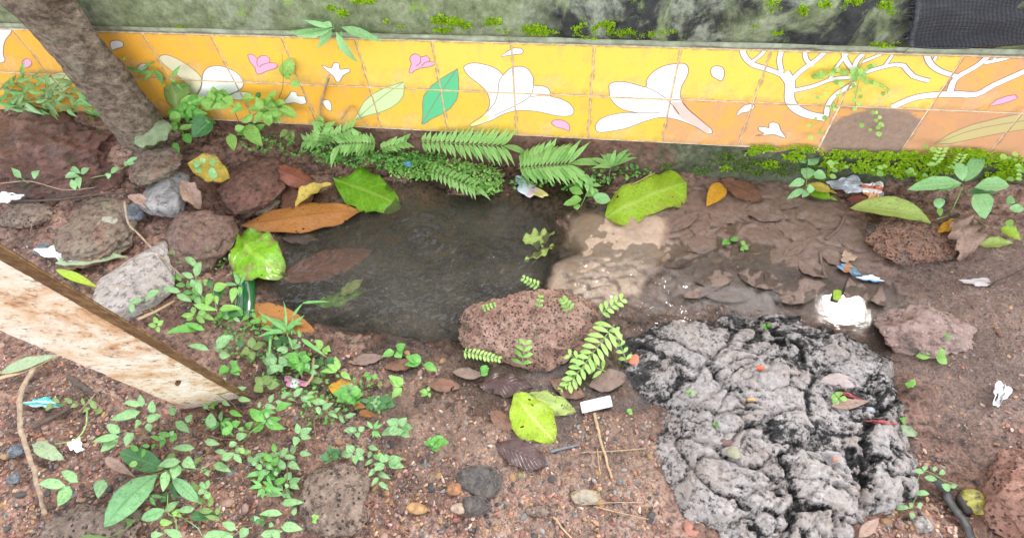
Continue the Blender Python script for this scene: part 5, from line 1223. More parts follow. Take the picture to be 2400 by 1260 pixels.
plant('creeping_vine', 'star-shaped vine tip right of the post base', [(1860,440,1755,350,75),(1865,455,2005,490,60),(1855,455,1780,520,60),(1830,370,1940,380,40),(1940,360,2055,315,55),(1870,440,1980,420,50),(1640,480,1545,450,50),(1560,530,1640,480,55),(1630,470,1690,440,50),(1740,490,1780,440,50),(1690,480,1710,510,35),(1610,370,1705,405,40)], [[(1700,600),(1760,520),(1850,450)], [(1760,520),(1650,480)]], P_WEED, o=O1, lift=.05)
plant('creeping_vine', 'vine strand with paired leaves running down the reddish soil', [(1440,580,1545,600,55),(1660,560,1740,530,60),(1610,615,1670,595,45),(1650,640,1735,650,45),(1560,710,1650,660,60),(1645,670,1700,735,50),(1590,655,1510,650,40),(1500,745,1625,795,65),(1450,770,1410,800,35),(1450,780,1465,825,45)], [[(1800,480),(1690,570),(1600,670),(1480,750),(1300,830)], [(1690,570),(1540,560),(1380,510)]], P_VINE, o=O1, lift=.04, smat=M_STEMB)
plant('creeping_vine', 'vine tip with three leaves over the long stick', [(550,870,430,790,80),(460,890,270,880,80),(490,895,405,1035,100),(735,850,690,985,95)], [[(1150,790),(900,825),(700,840),(540,875),(470,890)]], P_VINE, o=O1, lift=.06, smat=M_STEMB)
plant('broad_leaf_plant', 'ginger-like plant with broad striped leaves at the lower left', [(1105,815,730,1185,190),(1165,775,835,655,155,P_DARK),(1205,830,1400,1010,100),(1160,1060,990,1130,90),(1170,760,1225,655,60,P_OLIV),(950,760,930,720,60,P_LITE,'rd'),(960,1130,560,1255,120,P_OLIV)], [[(1200,860),(1150,800),(1090,815)], [(1180,780),(950,740)]], P_STRP, 'ell', o=O1, lift=.055, smat=M_STEMB, sr=.003)
plant('creeping_vine', 'three-leaved vine node above the broad striped leaves', [(1370,630,1205,630,55),(1270,720,1110,755,70),(1250,740,1220,850,90),(1290,710,1375,770,90),(1170,790,1145,935,75)], [[(1400,590),(1300,700),(1180,780),(1060,820)]], P_VINE, o=O1, lift=.08, smat=M_STEMB)
plant('creeping_vine', 'vine strand climbing over the reddish soil left of the brown lump', [(1900,790,1785,830,50),(1900,780,1880,740,45),(1925,810,1960,800,35),(2000,780,1970,705,55),(2030,730,2110,780,60),(2000,690,2080,690,40),(2105,665,2190,670,45),(2010,850,2050,795,55),(2030,870,2115,840,55),(2040,880,2105,915,55),(2025,880,2010,915,35),(1990,950,1855,955,50)], [[(2000,1030),(2005,930),(2020,860),(2020,760),(2040,690)], [(2020,800),(1920,800)]], P_VINE, o=O1, lift=.045, smat=M_STEMB)
plant('creeping_vine', 'vine strand along the bottom edge left of the brown lump', [(1980,1020,2140,1010,60),(1985,1090,1820,1095,55),(2060,1100,2085,1040,40),(1835,1150,1785,1100,45),(1890,1160,1925,1175,40),(1975,1180,2130,1200,80),(1660,1200,1560,1150,65),(1750,1190,1690,1260,70),(1430,1250,1640,1230,80),(1830,1240,1990,1210,60),(1640,1240,1560,1290,60),(1930,1200,1960,1280,60)], [[(1500,1240),(1700,1180),(1880,1140),(2000,1060),(2120,960)], [(1880,1230),(1990,1140),(2100,1000)]], P_VINE, o=O1, lift=.04, smat=M_STEMB)
plant('creeping_vine', 'vine sprig below the broad leaf at the bottom edge', [(1370,1050,1240,1070,55),(1330,1110,1560,1095,80,P_DARK),(1160,1070,1260,1000,55),(1120,1150,1215,1150,50,P_LITE),(1280,1250,1150,1200,70),(1060,1250,1150,1230,50)], [[(1250,1250),(1230,1120),(1180,1080),(1180,940)], [(1260,1100),(1380,1180),(1420,1240)]], P_VINE, o=O1, lift=.04)
O2 = (0, 420)
plant('creeping_vine', 'pale green weed sprouting between the pale stone and the green bottle', [(1375,690,1415,580,60),(1385,620,1295,550,50),(1360,690,1275,660,45),(1380,720,1415,820,55),(1370,760,1345,700,50),(1270,790,1140,765,45),(1240,810,1350,860,50),(1370,840,1420,880,50),(1130,780,1020,860,50),(1000,845,905,870,40),(930,870,930,950,45)], [[(1480,960),(1420,860),(1380,760),(1380,640)], [(1420,860),(1260,800),(1120,790),(990,860)], [(990,860),(1120,960)]], P_VINE, o=O2, lift=.06)
plant('weed', 'bright weed in front of the green bottle neck', [(1500,780,1600,740,65),(1490,800,1450,890,60),(1500,820,1530,880,45),(1660,760,1630,870,60),(1360,880,1530,920,45),(1540,920,1700,910,50),(1560,930,1640,1000,60,P_WEED),(1600,940,1700,960,60,P_DARK)], [[(1540,1020),(1520,900),(1500,790)], [(1540,1000),(1650,900),(1655,780)]], P_LITE, o=O2, lift=.06)
plant('weed', 'rosette weed with oval yellow-green leaves by the post', [(1370,950,1275,960,36),(1365,945,1355,895,42),(1380,960,1440,1010,42),(1390,940,1450,930,34),(1360,970,1310,990,34),(1385,950,1510,990,40)], [[(1375,990),(1372,950)]], P_LITE, 'ell', o=O2, lift=.045)
plant('weed', 'light green sprout against the dark flange of the post', [(1110,1010,1085,965,40),(1100,1030,1040,1020,35),(1110,1030,1150,990,35),(1105,1035,1120,1075,35),(1420,1050,1165,1085,60,P_WEED),(1440,1060,1300,1010,44,P_WEED)], [[(1110,1060),(1105,1020)]], P_LITE, o=O2, lift=.05)
plant('grass_tuft', 'tuft of bright grass arching over the pool shore', [(2010,1060,1815,930,38),(2010,1050,1990,850,18),(2020,1050,2140,955,45),(2000,1070,1810,1110,36),(1990,1080,1840,1050,30),(2110,1110,2100,1050,30),(2120,1120,2300,1250,36),(1900,1100,1890,1250,25),(2050,1090,2060,960,20),(2060,960,2130,870,22),(2130,870,2320,860,24),(2030,1110,2060,1200,22),(2000,1040,1900,980,30)], [[(2060,1220),(2030,1120),(2010,1050)]], P_GRAS, 'gr', o=O2, lift=.06, cat='grass')
plant('weed', 'leafy weed on the shore below the grass tuft', [(1520,1190,1640,1100,80),(1560,1200,1500,1180,45),(1690,1180,1700,1130,50,P_DARK,'rd'),(1540,1230,1620,1240,60),(1470,1200,1320,1170,46),(1570,1130,1550,1100,40,P_LITE)], [[(1560,1290),(1560,1200)]], P_VINE, o=O2, lift=.06)
def rosette(name, label, u, v, n, rl, wd, mat, kind='ov', seed=0, lift=.03, pf=gl, sq=.75, cat='plant', layers=1, stem=.0, group=None, a0=None, spread=6.283):
    rs = random.Random(seed); base = pf(u, v, 0); e = empty(name, base, label, cat, group)
    for q in range(layers):
        for i in range(n):
            a = (rs.random() * 6.28 if a0 is None else a0) + i * spread / n + rs.uniform(-.25, .25); L = rl * rs.uniform(.7, 1.1) * (1 - .25 * q)
            s0 = .12 * L; bu, bv = u + math.cos(a) * s0, v + math.sin(a) * s0 * sq; tu, tv = u + math.cos(a) * L, v + math.sin(a) * L * sq
            h = lift * (1 + .6 * q)
            B = pf(bu, bv, h); T = pf(tu, tv, h + rs.uniform(-.008, .012)); S = side_px(pf, bu, bv, tu, tv, wd * rs.uniform(.8, 1.15), h)
            add_leaf(e, B, T, S, mat, kind, seed * 31 + i, rs.uniform(.05, .25), rs.uniform(0, .14), .05)
    P = np.array([base, pf(u + rs.uniform(-3, 3), v, lift * .5), pf(u, v, lift * (1 + .6 * (layers - 1)))])
    mesh('stem', *tube_geo(spline(P, 6), .0014, 5)[:2], M_STEM, e)
    return e
RZ = [('cluster of green weeds below the grass tuft', 650, 850, 6, 42, 24, P_VINE, 2), ('bushy weed on the shore left of the yellow leaf', 705, 845, 6, 44, 22, P_WEED, 2), ('low weed beside the little tan leaves', 820, 925, 6, 40, 22, P_WEED, 2),
      ('leafy weed above the small peach leaf', 815, 918, 5, 30, 16, P_VINE, 1), ('pale five-leaved weed right of the tan leaf', 935, 1000, 6, 46, 24, P_VINE, 2), ('dark green crumpled weed in the gravel', 1022, 1036, 7, 30, 22, P_WEED, 2),
      ('small sprout in the shallows left of the middle rock', 928, 822, 4, 34, 22, P_WEED, 1), ('weed with long leaves near the shallow shore', 945, 905, 5, 50, 18, P_LITE, 1), ('little weed left of the purple leaf', 1005, 918, 5, 22, 10, P_LITE, 1),
      ('sprout against the lower left of the middle rock', 1125, 872, 5, 26, 14, P_WEED, 1), ('spreading weed below the grass blades', 990, 850, 5, 44, 18, P_WEED, 1), ('wet dark weed in the shallows near the yellow leaf', 905, 945, 6, 28, 16, P_DARK, 2),
      ('weed over the gravel above the brown lump', 905, 1085, 5, 42, 22, P_VINE, 1), ('four-leaved weed left of that gravel weed', 830, 1062, 5, 36, 20, P_VINE, 1), ('dark tangle of leaves above the brown lump', 775, 1070, 6, 36, 16, P_DARK, 2),
      ('light weed under the grass tuft at the shore', 760, 812, 4, 28, 15, P_LITE, 1), ('trailing weed between post and yellow leaf', 620, 905, 5, 40, 24, P_OLIV, 1), ('low leafy weed beside the post base', 540, 860, 5, 36, 20, P_WEED, 1), ('small weed left of the pale five-leaved one', 838, 1010, 5, 30, 16, P_VINE, 1), ('weed in the shade of the post flange', 590, 820, 5, 38, 20, P_OLIV, 1),
      ('shiny small-leaved weed by the wet weed', 868, 880, 4, 22, 12, P_WEED, 1), ('long-leaved sprout above the pool shore weeds', 795, 870, 4, 44, 14, P_LITE, 1), ('leaf cluster at the edge of the reddish soil', 700, 1020, 4, 36, 20, P_VINE, 1), ('tiny plant between brown lump and dark slate', 898, 1062, 4, 18, 10, P_LITE, 1)]
for i, (lb, u, v, n, rl, wd, mt, ly) in enumerate(RZ): rosette('weed', lb, u, v, n, rl, wd, mt, 'ov', 40 + i, .025 + .02 * ((i * 37) % 10) / 10, layers=ly)
NEAR = [('post base', 560, 1000), ('reddish soil patch', 650, 1080), ('striped broad leaf', 420, 1170), ('brown upright lump', 690, 1170), ('grass tuft', 690, 800), ('green bottle', 520, 690), ('yellow leaf', 770, 880), ('tan leaves', 860, 990)]
SH = ['slim', 'tiny', 'dark', 'pale']
q_ = 0
for nm, cu, cv_ in NEAR:
    for j in range(4):
        q_ += 1; uu, vv = cu + rnd.uniform(-75, 75), cv_ + rnd.uniform(-55, 55)
        side = ('left of' if uu < cu - 25 else 'right of' if uu > cu + 25 else ('above' if vv < cv_ else 'below'))
        mt = (P_GRAS, P_LITE, P_DARK, P_VINE)[j]; rl = (46, 20, 34, 28)[j] * rnd.uniform(.8, 1.2)
        rosette('weed', '%s-leaved weed sprouting %s the %s' % (SH[j], side, nm), uu, vv, rnd.choice((3, 4, 5)), rl, rl * (.2, .55, .42, .5)[j], mt, ('lan', 'ov', 'ov', 'ell')[j], 300 + q_, rnd.uniform(.012, .06), layers=rnd.choice((1, 2)))
VV = [('from the post foot towards the gravel', 600, 960), ('across the dark soil below the post', 420, 1010), ('beside the striped broad leaf', 330, 1100), ('over the reddish clods', 560, 1060), ('left of the brown upright lump', 640, 1150), ('along the bottom edge', 520, 1220), ('through the shore weeds', 700, 930), ('under the grass tuft', 640, 770), ('towards the yellow leaf', 760, 900), ('above the gravel pebbles', 860, 1040), ('by the green bottle', 500, 720), ('past the teal scrap', 250, 960)]
for i, (lb, u0, v0) in enumerate(VV):
    rs = random.Random(900 + i); a = rs.random() * 6.28; pts = [(u0, v0)]
    for k in range(4): a += rs.uniform(-.5, .5); pts.append((pts[-1][0] + math.cos(a) * 34, pts[-1][1] + math.sin(a) * 24))
    lv = []
    for k in range(9):
        t = (k + .6) / 9 * 4; i0 = min(int(t), 3); f_ = t - i0; x = pts[i0][0] + (pts[i0 + 1][0] - pts[i0][0]) * f_; y = pts[i0][1] + (pts[i0 + 1][1] - pts[i0][1]) * f_
        b = math.atan2(pts[i0 + 1][1] - pts[i0][1], pts[i0 + 1][0] - pts[i0][0]) + (1 if k % 2 else -1) * rs.uniform(.5, 1.1); L = rs.uniform(20, 38)
        lv.append((x, y, x + math.cos(b) * L, y + math.sin(b) * L * .75, L * rs.uniform(.34, .5)))
    plant('creeping_vine', 'thin pale-leaved vine strand trailing ' + lb, lv, [pts], (P_VINE, P_WEED, P_OLIV)[i % 3], 'ov', o=(0, 0), sc=1.0, lift=rs.uniform(.02, .05), smat=M_STEMB, sr=.0011)
# seedlings
SE = [('tiny seedling on the rim of the black slab', 1796, 765, 3, 14, sp), ('two-leaved seedling on the left of the slab', 1618, 918, 3, 12, sp), ('seedling in the dark hollow of the slab', 1679, 994, 3, 11, sp), ('seedling with round leaves beside the pinkish dry leaf', 1966, 932, 5, 26, sp), ('pair of round leaves at the right shoulder of the slab', 2112, 985, 3, 15, sp),
      ('round-leaved seedling in the mud right of the slab', 2128, 892, 4, 26, gl), ('seedling on the pinkish half-sunk rock', 2216, 788, 3, 12, lambda u, v, l: G(u, v, .055 + l)), ('flat seedling below the pinkish rock', 2190, 832, 5, 40, gl), ('seedling standing in the puddle mud', 1708, 562, 3, 22, gl), ('second small seedling in the puddle mud', 1738, 576, 3, 18, gl), ('tiny green plant among the gravel', 1222, 1110, 3, 8, gl), ('little twin-leaf plant left of the slab', 1470, 965, 3, 14, gl)]
for i, (lb, u, v, n, rl, pf_) in enumerate(SE): rosette('seedling', lb, u, v, n, rl, rl * .62, P_LITE if i % 2 else P_WEED, 'ell', 80 + i, .012, pf_, .7)
plant('creeping_vine', 'slender vine with small round leaves right of the slab', [(1700,800,1630,780,40),(1700,790,1700,750,40),(1760,790,1780,755,34),(1800,810,1850,800,44),(1700,830,1790,850,44),(1820,880,1880,930,55),(1880,900,1930,890,34),(1640,860,1620,850,30),(1640,950,1735,950,45),(1600,1050,1500,1055,40),(1610,1050,1600,1010,30),(1630,1090,1600,1115,50),(1650,1030,1690,1020,36)], [[(1620,1110),(1620,1020),(1650,940),(1660,820),(1720,790),(1830,850),(1940,890)]], P_VINE, 'ell', o=(1600, 840), lift=.035, sr=.0009)
# herbs by the footing
plant('broad_leaf_herb', 'broad-leaved herb standing against the footing at right', [(1700,480,1085,548,150),(1735,460,1940,140,180),(1715,450,1640,250,150),(1760,440,1940,290,90,P_DARK),(1850,520,2240,510,160),(1740,580,2090,590,80,P_DARK),(1840,600,1965,880,250),(1690,500,1430,570,70),(1440,770,1420,645,130),(1430,760,1460,850,70,P_LITE),(2210,640,2300,700,100),(2230,760,2400,770,100),(2200,900,2250,990,100,P_LITE)],
      [[(1550,840),(1620,720),(1715,500)], [(1840,870),(1990,960)], [(1550,840),(1420,880)]], P_HERB, 'ell', o=(1900, 330), sc=4.8, lift=.10, sr=.002, jit=.02)
plant('weed', 'upright weed with pointed leaves before the mossy footing', [(870,1150,775,1035,90),(880,1160,965,1090,80),(880,1180,870,1260,100),(920,1220,1010,1250,70),(860,1270,745,1310,60),(850,1330,730,1400,50),(870,1330,930,1330,60),(880,1340,840,1390,50)], [[(850,1380),(870,1280),(875,1160)]], P_HERB, 'ov', o=(1600, 0), lift=.09)
plant('weed', 'low yellow-green plant at the water edge behind the sand bar', [(1720,0,1600,-60,70),(1750,60,1720,-40,60,P_HERB,'gr'),(1770,120,1895,150,80,P_HERB,'ell'),(1700,100,1600,60,60),(1690,140,1600,160,60),(1680,150,1560,180,50),(1720,120,1800,80,50),(1650,170,1660,215,50),(1700,60,1620,20,50),(1740,90,1770,-40,44,P_HERB,'gr')], [[(1680,200),(1720,110),(1740,40)]], P_LITE, 'ell', o=(800, 420), lift=.05)
def tw(u, v, l=0.0):                       # stands on the raised soil by the tree, never inside the wall
    a, b = G(u, v, .10 + l), WP(u, v, .02 + l * .7)
    return a if a[1] < b[1] else b
# plant by the tree foot
plant('shrub', 'leafy shrub with round leaves growing beside the tree foot', [(1240,770,1195,590,190,P_OLIV,'rd'),(1260,760,1440,685,110,P_LITE),(1270,775,1460,800,80),(1410,720,1500,770,110,P_LITE),(1510,670,1620,750,120),(1400,690,1310,720,80),(1490,840,1350,965,150,P_DARK),(1180,880,955,1000,200,P_OLIV,'rd'),(1260,905,1385,880,40,P_LITE),(1255,900,1180,880,60,P_LITE),(1220,1000,1260,1080,50,P_WEED),(1190,840,1270,820,90,P_LITE,'rd'),(1300,940,1340,1010,70)], [[(1330,990),(1290,860),(1240,770)], [(1290,860),(1420,750),(1560,640)], [(1240,770),(1120,690)]], P_WEED, 'ov', o=(0, 0), pf=tw, lift=.07, smat=M_STEMB)
plant('shrub', 'bright leafy sprig in front of the orange tiles right of the tree', [(1620,940,1645,1060,75),(1725,885,1845,1030,105),(1650,910,1720,890,50),(1850,760,1800,680,60),(1860,750,1900,680,70),(1870,770,1990,740,70),(1860,790,1910,860,60),(1850,790,1780,870,60),(1840,770,1740,770,60),(1960,770,2090,830,80),(1930,750,2010,720,60),(1700,700,1790,690,60),(1640,730,1560,690,100),(1800,690,1830,650,40,P_DARK),(1700,740,1620,800,70),(1880,700,1950,640,44),(1780,800,1700,860,50)], [[(1690,880),(1600,690),(1500,620)], [(1690,880),(1850,770),(2010,760)], [(1950,880),(1850,800)]], P_LITE, 'ov', o=(0, 0), pf=tw, lift=.08, smat=M_STEMB, jit=.02)
for i, (lb, u, v, n, rl, mt, ly) in enumerate([('leafy tuft right of the trunk below the cream petal', 432, 262, 6, 40, P_WEED, 2), ('bright tuft under the big white printed petal', 505, 238, 6, 42, P_LITE, 2), ('tuft of pale leaves above the dark leaf', 475, 285, 5, 34, P_WEED, 2), ('leafy tuft near the right end of the shrub', 632, 262, 7, 44, P_LITE, 2), ('lower tuft beneath the shrub by the red leaf', 590, 310, 5, 36, P_WEED, 1), ('little tuft between shrub and small fern', 680, 305, 5, 30, P_OLIV, 1), ('small tuft at the foot of the trunk', 415, 300, 5, 30, P_LITE, 1)]):
    rosette('shrub', lb, u, v, n, rl, rl * .5, mt, 'ov', 500 + i, .05, tw, .8, layers=ly)
plant('weed', 'single stem with a round yellow-green leaf against the tiles', [(1990,540,2055,415,100,P_LITE,'rd'),(2040,540,2000,550,40),(2060,560,2110,610,60)], [[(1960,690),(1990,600),(1985,380)]], P_LITE, 'ov', o=(0, 0), pf=wallp, lift=.03, smat=M_STEMB, sr=.001)
plant('weed', 'small sprig of round leaves on the yellow blotched leaf', [(1400,1130,1370,1180,50),(1420,1150,1440,1110,40),(1410,1180,1380,1220,60),(1470,1150,1520,1140,60),(1450,1220,1530,1240,90)], [[(1430,1240),(1410,1170)]], P_HERB, 'ell', o=(0, 0), lift=.05)
plant('weed', 'twin-leaved weed on the dark boulder, left one', [(150,1250,80,1180,50),(240,1260,280,1200,50)], [[(200,1290),(150,1250)]], P_HERB, 'lan', o=(0, 0), pf=lambda u, v, l: G(u, v, .15 + l), lift=.03)
plant('weed', 'small weed with slim leaves in front of the dark boulder', [(570,1220,480,1180,44),(570,1225,630,1180,44),(560,1240,450,1250,44),(780,1220,840,1180,40),(780,1220,760,1260,40),(880,1160,1040,1110,50),(900,1160,870,1150,34),(500,1260,530,1340,50),(560,1240,560,1330,50)], [[(560,1330),(560,1240)], [(640,1250),(780,1220),(900,1160)]], P_HERB, 'lan', o=(0, 0), pf=lambda u, v, l: G(u, v, .14 + l), lift=.02)
# narrow-leaved grass at the left end of the wall
def bamboo(label, pts, n, L, wd, seed, mat, zb=.14, off=.1):
    rs = random.Random(seed); pf = lambda u, v, l: (lambda a, b: a if a[1] < b[1] else b)(G(u, v, zb + l), WP(u, v, .03 + l * .3))
    e = empty('grass_stalk', pf(*pts[0], 0), label, 'grass', None)
    Pp = np.array([pf(u, v, off * i / (len(pts) - 1)) for i, (u, v) in enumerate(pts)]); mesh('stem', *tube_geo(spline(Pp, 14), .0012, 5)[:2], M_STEM, e)
    q = spline(np.c_[np.array(pts, float), np.zeros(len(pts))], n)[:, :2]
    for i, (u, v) in enumerate(q):
        t = i / (n - 1); d = q[min(i + 1, n - 1)] - q[max(i - 1, 0)]; a = math.atan2(d[1], d[0]) + (1 if i % 2 else -1) * rs.uniform(.4, 1.0); ll = L * rs.uniform(.7, 1.15)
        tu, tv = u + math.cos(a) * ll, v + math.sin(a) * ll * .8 + 4
        add_leaf(e, pf(u, v, off * t), pf(tu, tv, off * t + rs.uniform(-.01, .015)), side_px(pf, u, v, tu, tv, wd * rs.uniform(.8, 1.2), off * t), mat, 'lan', seed + i, .2, .06, .02)
for i, (lb, pts) in enumerate([('grass stem nearest the left edge below the pink petal', [(0,235),(40,225),(80,205)]), ('grass stem leaning right under the printed leaf', [(20,248),(90,235),(160,225),(215,235)]), ('grass stem with blades fanning against the trunk', [(230,275),(215,250),(190,215),(168,190)]), ('low grass stem trailing over the boulder', [(60,262),(120,250),(190,255),(235,262)]), ('short grass stem in front of the printed green leaf', [(110,262),(125,225),(110,195)]), ('grass stem at the far left rising past the joint', [(-5,215),(30,195),(75,185)]), ('grass blades crossing the trunk foot', [(235,265),(228,240),(200,230)]), ('grass stem bowed over the left mound', [(10,262),(60,240),(130,240)]), ('grass stem arching above the boulder crest', [(30,270),(80,225),(150,205)]), ('thick grass stem at the left frame edge', [(-20,250),(20,215),(50,175)]), ('drooping grass stem between printed leaf and trunk', [(170,275),(175,240),(205,225)]), ('grass stem spreading over the tile foot', [(-10,240),(70,245),(140,262)])]):
    bamboo(lb, pts, 7, 48, 10, 120 + i * 9, (P_GRAS, P_VINE, P_OLIV)[i % 3])
plant('grass_stalk', 'thin grass blades against the tiles right of the trunk', [(1000,480,1090,435,22),(1000,500,880,470,30),(970,510,1080,500,30),(1080,490,1150,610,40),(1080,500,990,580,20),(1210,540,1270,460,36),(1200,560,1290,640,30),(860,420,880,405,24)], [[(1200,640),(1180,560),(1080,490)], [(1240,640),(1215,550)]], P_GRAS, 'lan', o=(0, 0), pf=wallp, lift=.03, cat='grass', sr=.0009)
# plant growing out of the coping
plant('weed', 'long-leaved weed rooted on the coping above the tiles', [(2350,200,1985,225,50),(2340,190,2130,140,40),(2330,205,2230,345,70),(2360,220,2520,440,60),(2400,190,2690,295,70),(2320,215,2080,250,40),(2335,190,2270,160,40),(2400,220,2380,350,40)], [[(2340,160),(2350,205)]], P_HERB, 'lan', o=(0, 0), pf=lambda u, v, l: WP(u, v, .045 + l), lift=.03, jit=.015)
# wall plant with little round leaves in the broken joint
WPL = [(925,540),(950,525),(975,540),(1000,515),(980,510),(945,545),(1060,500),(1090,490),(1120,515),(1140,510),(1050,520),(1200,505),(1230,490),(1260,510),(1290,490),(1320,470),(1350,455),(1240,540),(1215,560),(1270,560),(1300,580),(1330,580),(1360,590),(1405,605),(1410,660),(1440,635),(1120,590),(1080,580),(1010,615),(1000,660),(945,685),(1090,670),(1110,650),(1200,600),(1245,635),(1215,655),(1250,680),(1205,705),(1240,725),(1060,740),(1045,760),(1070,770),(1000,830),(935,835),(890,880),(970,930),(900,965),(1210,765),(1340,790),(1360,790),(1385,825),(1360,845),(1395,880),(1375,900),(1260,880),(1320,915),(1380,940),(1230,520),(1250,500),(1280,530),(1210,540),(1190,530)]
e = empty('wall_weed', WP(2000, 190, .02), 'pale round-leaved weed hanging from the cracked joint between tiles', 'plant')
for i, (x, y) in enumerate(WPL):
    u, v = 1600 + x / 3, y / 3; rs = random.Random(i); s = rs.uniform(5, 8) * (1.25 if 480 < y < 600 else 1); a = rs.random() * 6.28
    B, T = WP(u - math.cos(a) * s, v - math.sin(a) * s * .7, .03), WP(u + math.cos(a) * s, v + math.sin(a) * s * .7, .036)
    add_leaf(e, B, T, side_px(lambda p, q, l: WP(p, q, l), u - math.cos(a) * s, v - math.sin(a) * s * .7, u + math.cos(a) * s, v + math.sin(a) * s * .7, s * 1.5, .03), P_PALE if i % 3 else P_LITE, 'rd', i, .1, .05, 0)
for s in [[(1240,560),(1215,700),(1215,850)], [(1230,550),(1120,620),(1080,740),(1010,840),(950,940)], [(1240,545),(1330,470)], [(1250,560),(1420,600),(1440,660)], [(1220,545),(1060,510),(930,540)], [(1010,830),(890,900)], [(1385,900),(1385,985)]]:
    mesh('stem', *tube_geo(spline(np.array([WP(1600 + x / 3, y / 3, .022) for x, y in s]), 12), .0009, 4)[:2], M_STEM, e)
# round-leaved creepers on the mossy footing
FR = [(235,290),(270,330),(225,250),(285,245),(250,400),(700,330),(780,300),(780,370),(835,285),(1100,350),(1170,370),(1285,385),(2170,180),(2230,190),(2300,150),(2300,210),(2330,285),(2380,330),(2350,560),(2250,430),(2330,420),(1290,65),(1380,100),(400,290),(1130,330)]
e = empty('creeper', FT(2050, 400), 'tiny round-leaved creeper scattered over the mossy footing', 'plant')
for i, (x, y) in enumerate(FR):
    u, v = 1900 + x / 4.8, 330 + y / 4.8; s = 5 + 5 * ((i * 7) % 5) / 5
    add_leaf(e, WP(u - s, v, .045), WP(u + s, v + 2, .05), side_px(lambda p, q, l: WP(p, q, l), u - s, v, u + s, v, s * 1.5, .04), P_LITE if i % 2 else P_PALE, 'rd', i, .1, .05, 0)
# ---- ferns
def frond(parent, A_, B_, zA, zB, n, l0, l1, wd, mat, droop=.02, ang=1.15, term=None, kind='lan', pf=None, up=.03, both=True, seed=0, pk='leaflet', first=0.0, dense=1.35):
    """rachis from pixel A_ to B_ with pairs of leaflets whose length runs from l0 to l1 pixels"""
    def infront(u, v, z):                  # fronds arch up in front of the tiles
        a, b = G(u, v, z), WP(u, v, .035)
        return a if a[1] < b[1] else b
    pf = pf or infront; rs = random.Random(seed)
    t = np.linspace(0, 1, 14); uv_ = [(A_[0] + (B_[0] - A_[0]) * q, A_[1] + (B_[1] - A_[1]) * q) for q in t]
    Pz = [zA + (zB - zA) * q + up * 4 * q * (1 - q) for q in t]; P = np.array([pf(u, v, z) for (u, v), z in zip(uv_, Pz)])
    o = mesh('frond', *tube_geo(P, np.linspace(.0018, .0008, 14), 5)[:2], M_STEM, parent)
    da = math.atan2(B_[1] - A_[1], B_[0] - A_[0])
    n = int(round(n * dense))
    for i in range(n):
        q = first + (1 - first) * (i + .5) / n; u, v = A_[0] + (B_[0] - A_[0]) * q, A_[1] + (B_[1] - A_[1]) * q; z = zA + (zB - zA) * q + up * 4 * q * (1 - q)
        L = l0 + (l1 - l0) * q
        for sgn in ((1, -1) if both else (1,)):
            a = da + sgn * (ang - .35 * q) + rs.uniform(-.08, .08); LL = L * rs.uniform(.9, 1.1); tu, tv = u + math.cos(a) * LL, v + math.sin(a) * LL * .95
            B, T = pf(u, v, z), pf(tu, tv, max(z - droop * rs.uniform(.2, 1.3), .004)); S = side_px(pf, u, v, tu, tv, wd * .95, z)
            Vv, Ff, Uu = leaf_geo(B, T, S, kind, .15, .10, .05, 6, 3, seed + i); mesh(pk, Vv, Ff, mat, o, uv=Uu)
    if term:
        B, T = P[-1], pf(term[0], term[1], zB - droop); Vv, Ff, Uu = leaf_geo(B, T, side_px(pf, B_[0], B_[1], term[0], term[1], wd * 1.3, zB), kind, .15, .12, .05, 8, 3, seed); mesh(pk, Vv, Ff, mat, o, uv=Uu)
    return o
f = empty('fern', G(1000, 395, .02), 'large ladder fern with long leaflets in front of the green printed leaf', 'fern')
frond(f, (985, 332), (1178, 342), .13, .13, 13, 24, 66, 11, P_FERN, .05, 1.25, (1245, 372), seed=1)
frond(f, (1010, 400), (1110, 440), .05, .05, 8, 22, 34, 8, P_FERN, .02, 1.2, (1150, 470), seed=2)
f = empty('fern', G(1200, 420, .02), 'ladder fern with spreading leaflets behind the middle of the pool', 'fern')
frond(f, (1215, 395), (1335, 385), .10, .11, 10, 40, 78, 13, P_FERN, .04, 1.15, (1410, 390), seed=3)
frond(f, (1215, 385), (1290, 352), .09, .12, 5, 30, 40, 12, P_FERN, .02, 1.0, (1340, 340), seed=4)
frond(f, (1330, 395), (1390, 440), .06, .05, 4, 20, 28, 10, P_FERN, .02, 1.0, (1400, 465), seed=5)
f = empty('fern', G(880, 395, .03), 'ladder fern drooping left above the big green leaf', 'fern')
frond(f, (882, 336), (798, 338), .11, .11, 8, 26, 40, 11, P_FERN, .05, 1.2, (776, 395), seed=6)
frond(f, (890, 350), (945, 335), .09, .10, 5, 20, 34, 10, P_FERN, .02, .9, (950, 325), seed=7)
frond(f, (860, 385), (830, 330), .04, .10, 5, 20, 24, 9, P_FERN, .02, 1.0, seed=8)
f = empty('fern', G(740, 345, .05), 'small fern beside the dry upright twig', 'fern')
frond(f, (745, 340), (760, 290), .09, .16, 5, 26, 34, 11, P_FERN, .02, 1.2, (725, 285), seed=9)
frond(f, (755, 330), (825, 300), .10, .15, 6, 22, 34, 10, P_FERN, .02, 1.1, (845, 330), seed=10)
frond(f, (770, 330), (720, 330), .08, .09, 4, 22, 30, 11, P_FERN, .03, 1.1, (722, 352), seed=11)
f = empty('fern', G(1435, 415, .02), 'palm-shaped young fern at the right end of the fern row', 'fern')
for i, (tu, tv) in enumerate([(1395,345),(1420,335),(1445,345),(1470,355),(1375,370),(1480,345),(1495,370),(1500,350),(1385,395)]):
    B, T = G(1432, 392, .05), G(tu, tv, .10 + .01 * (i % 3)); Vv, Ff, Uu = leaf_geo(B, T, side_px(lambda u, v, l: G(u, v, l), 1432, 392, tu, tv, 12, .08), 'lan', .15, .1, .12, 7, 3, i); mesh('leaflet', Vv, Ff, P_FERN, f, uv=Uu)
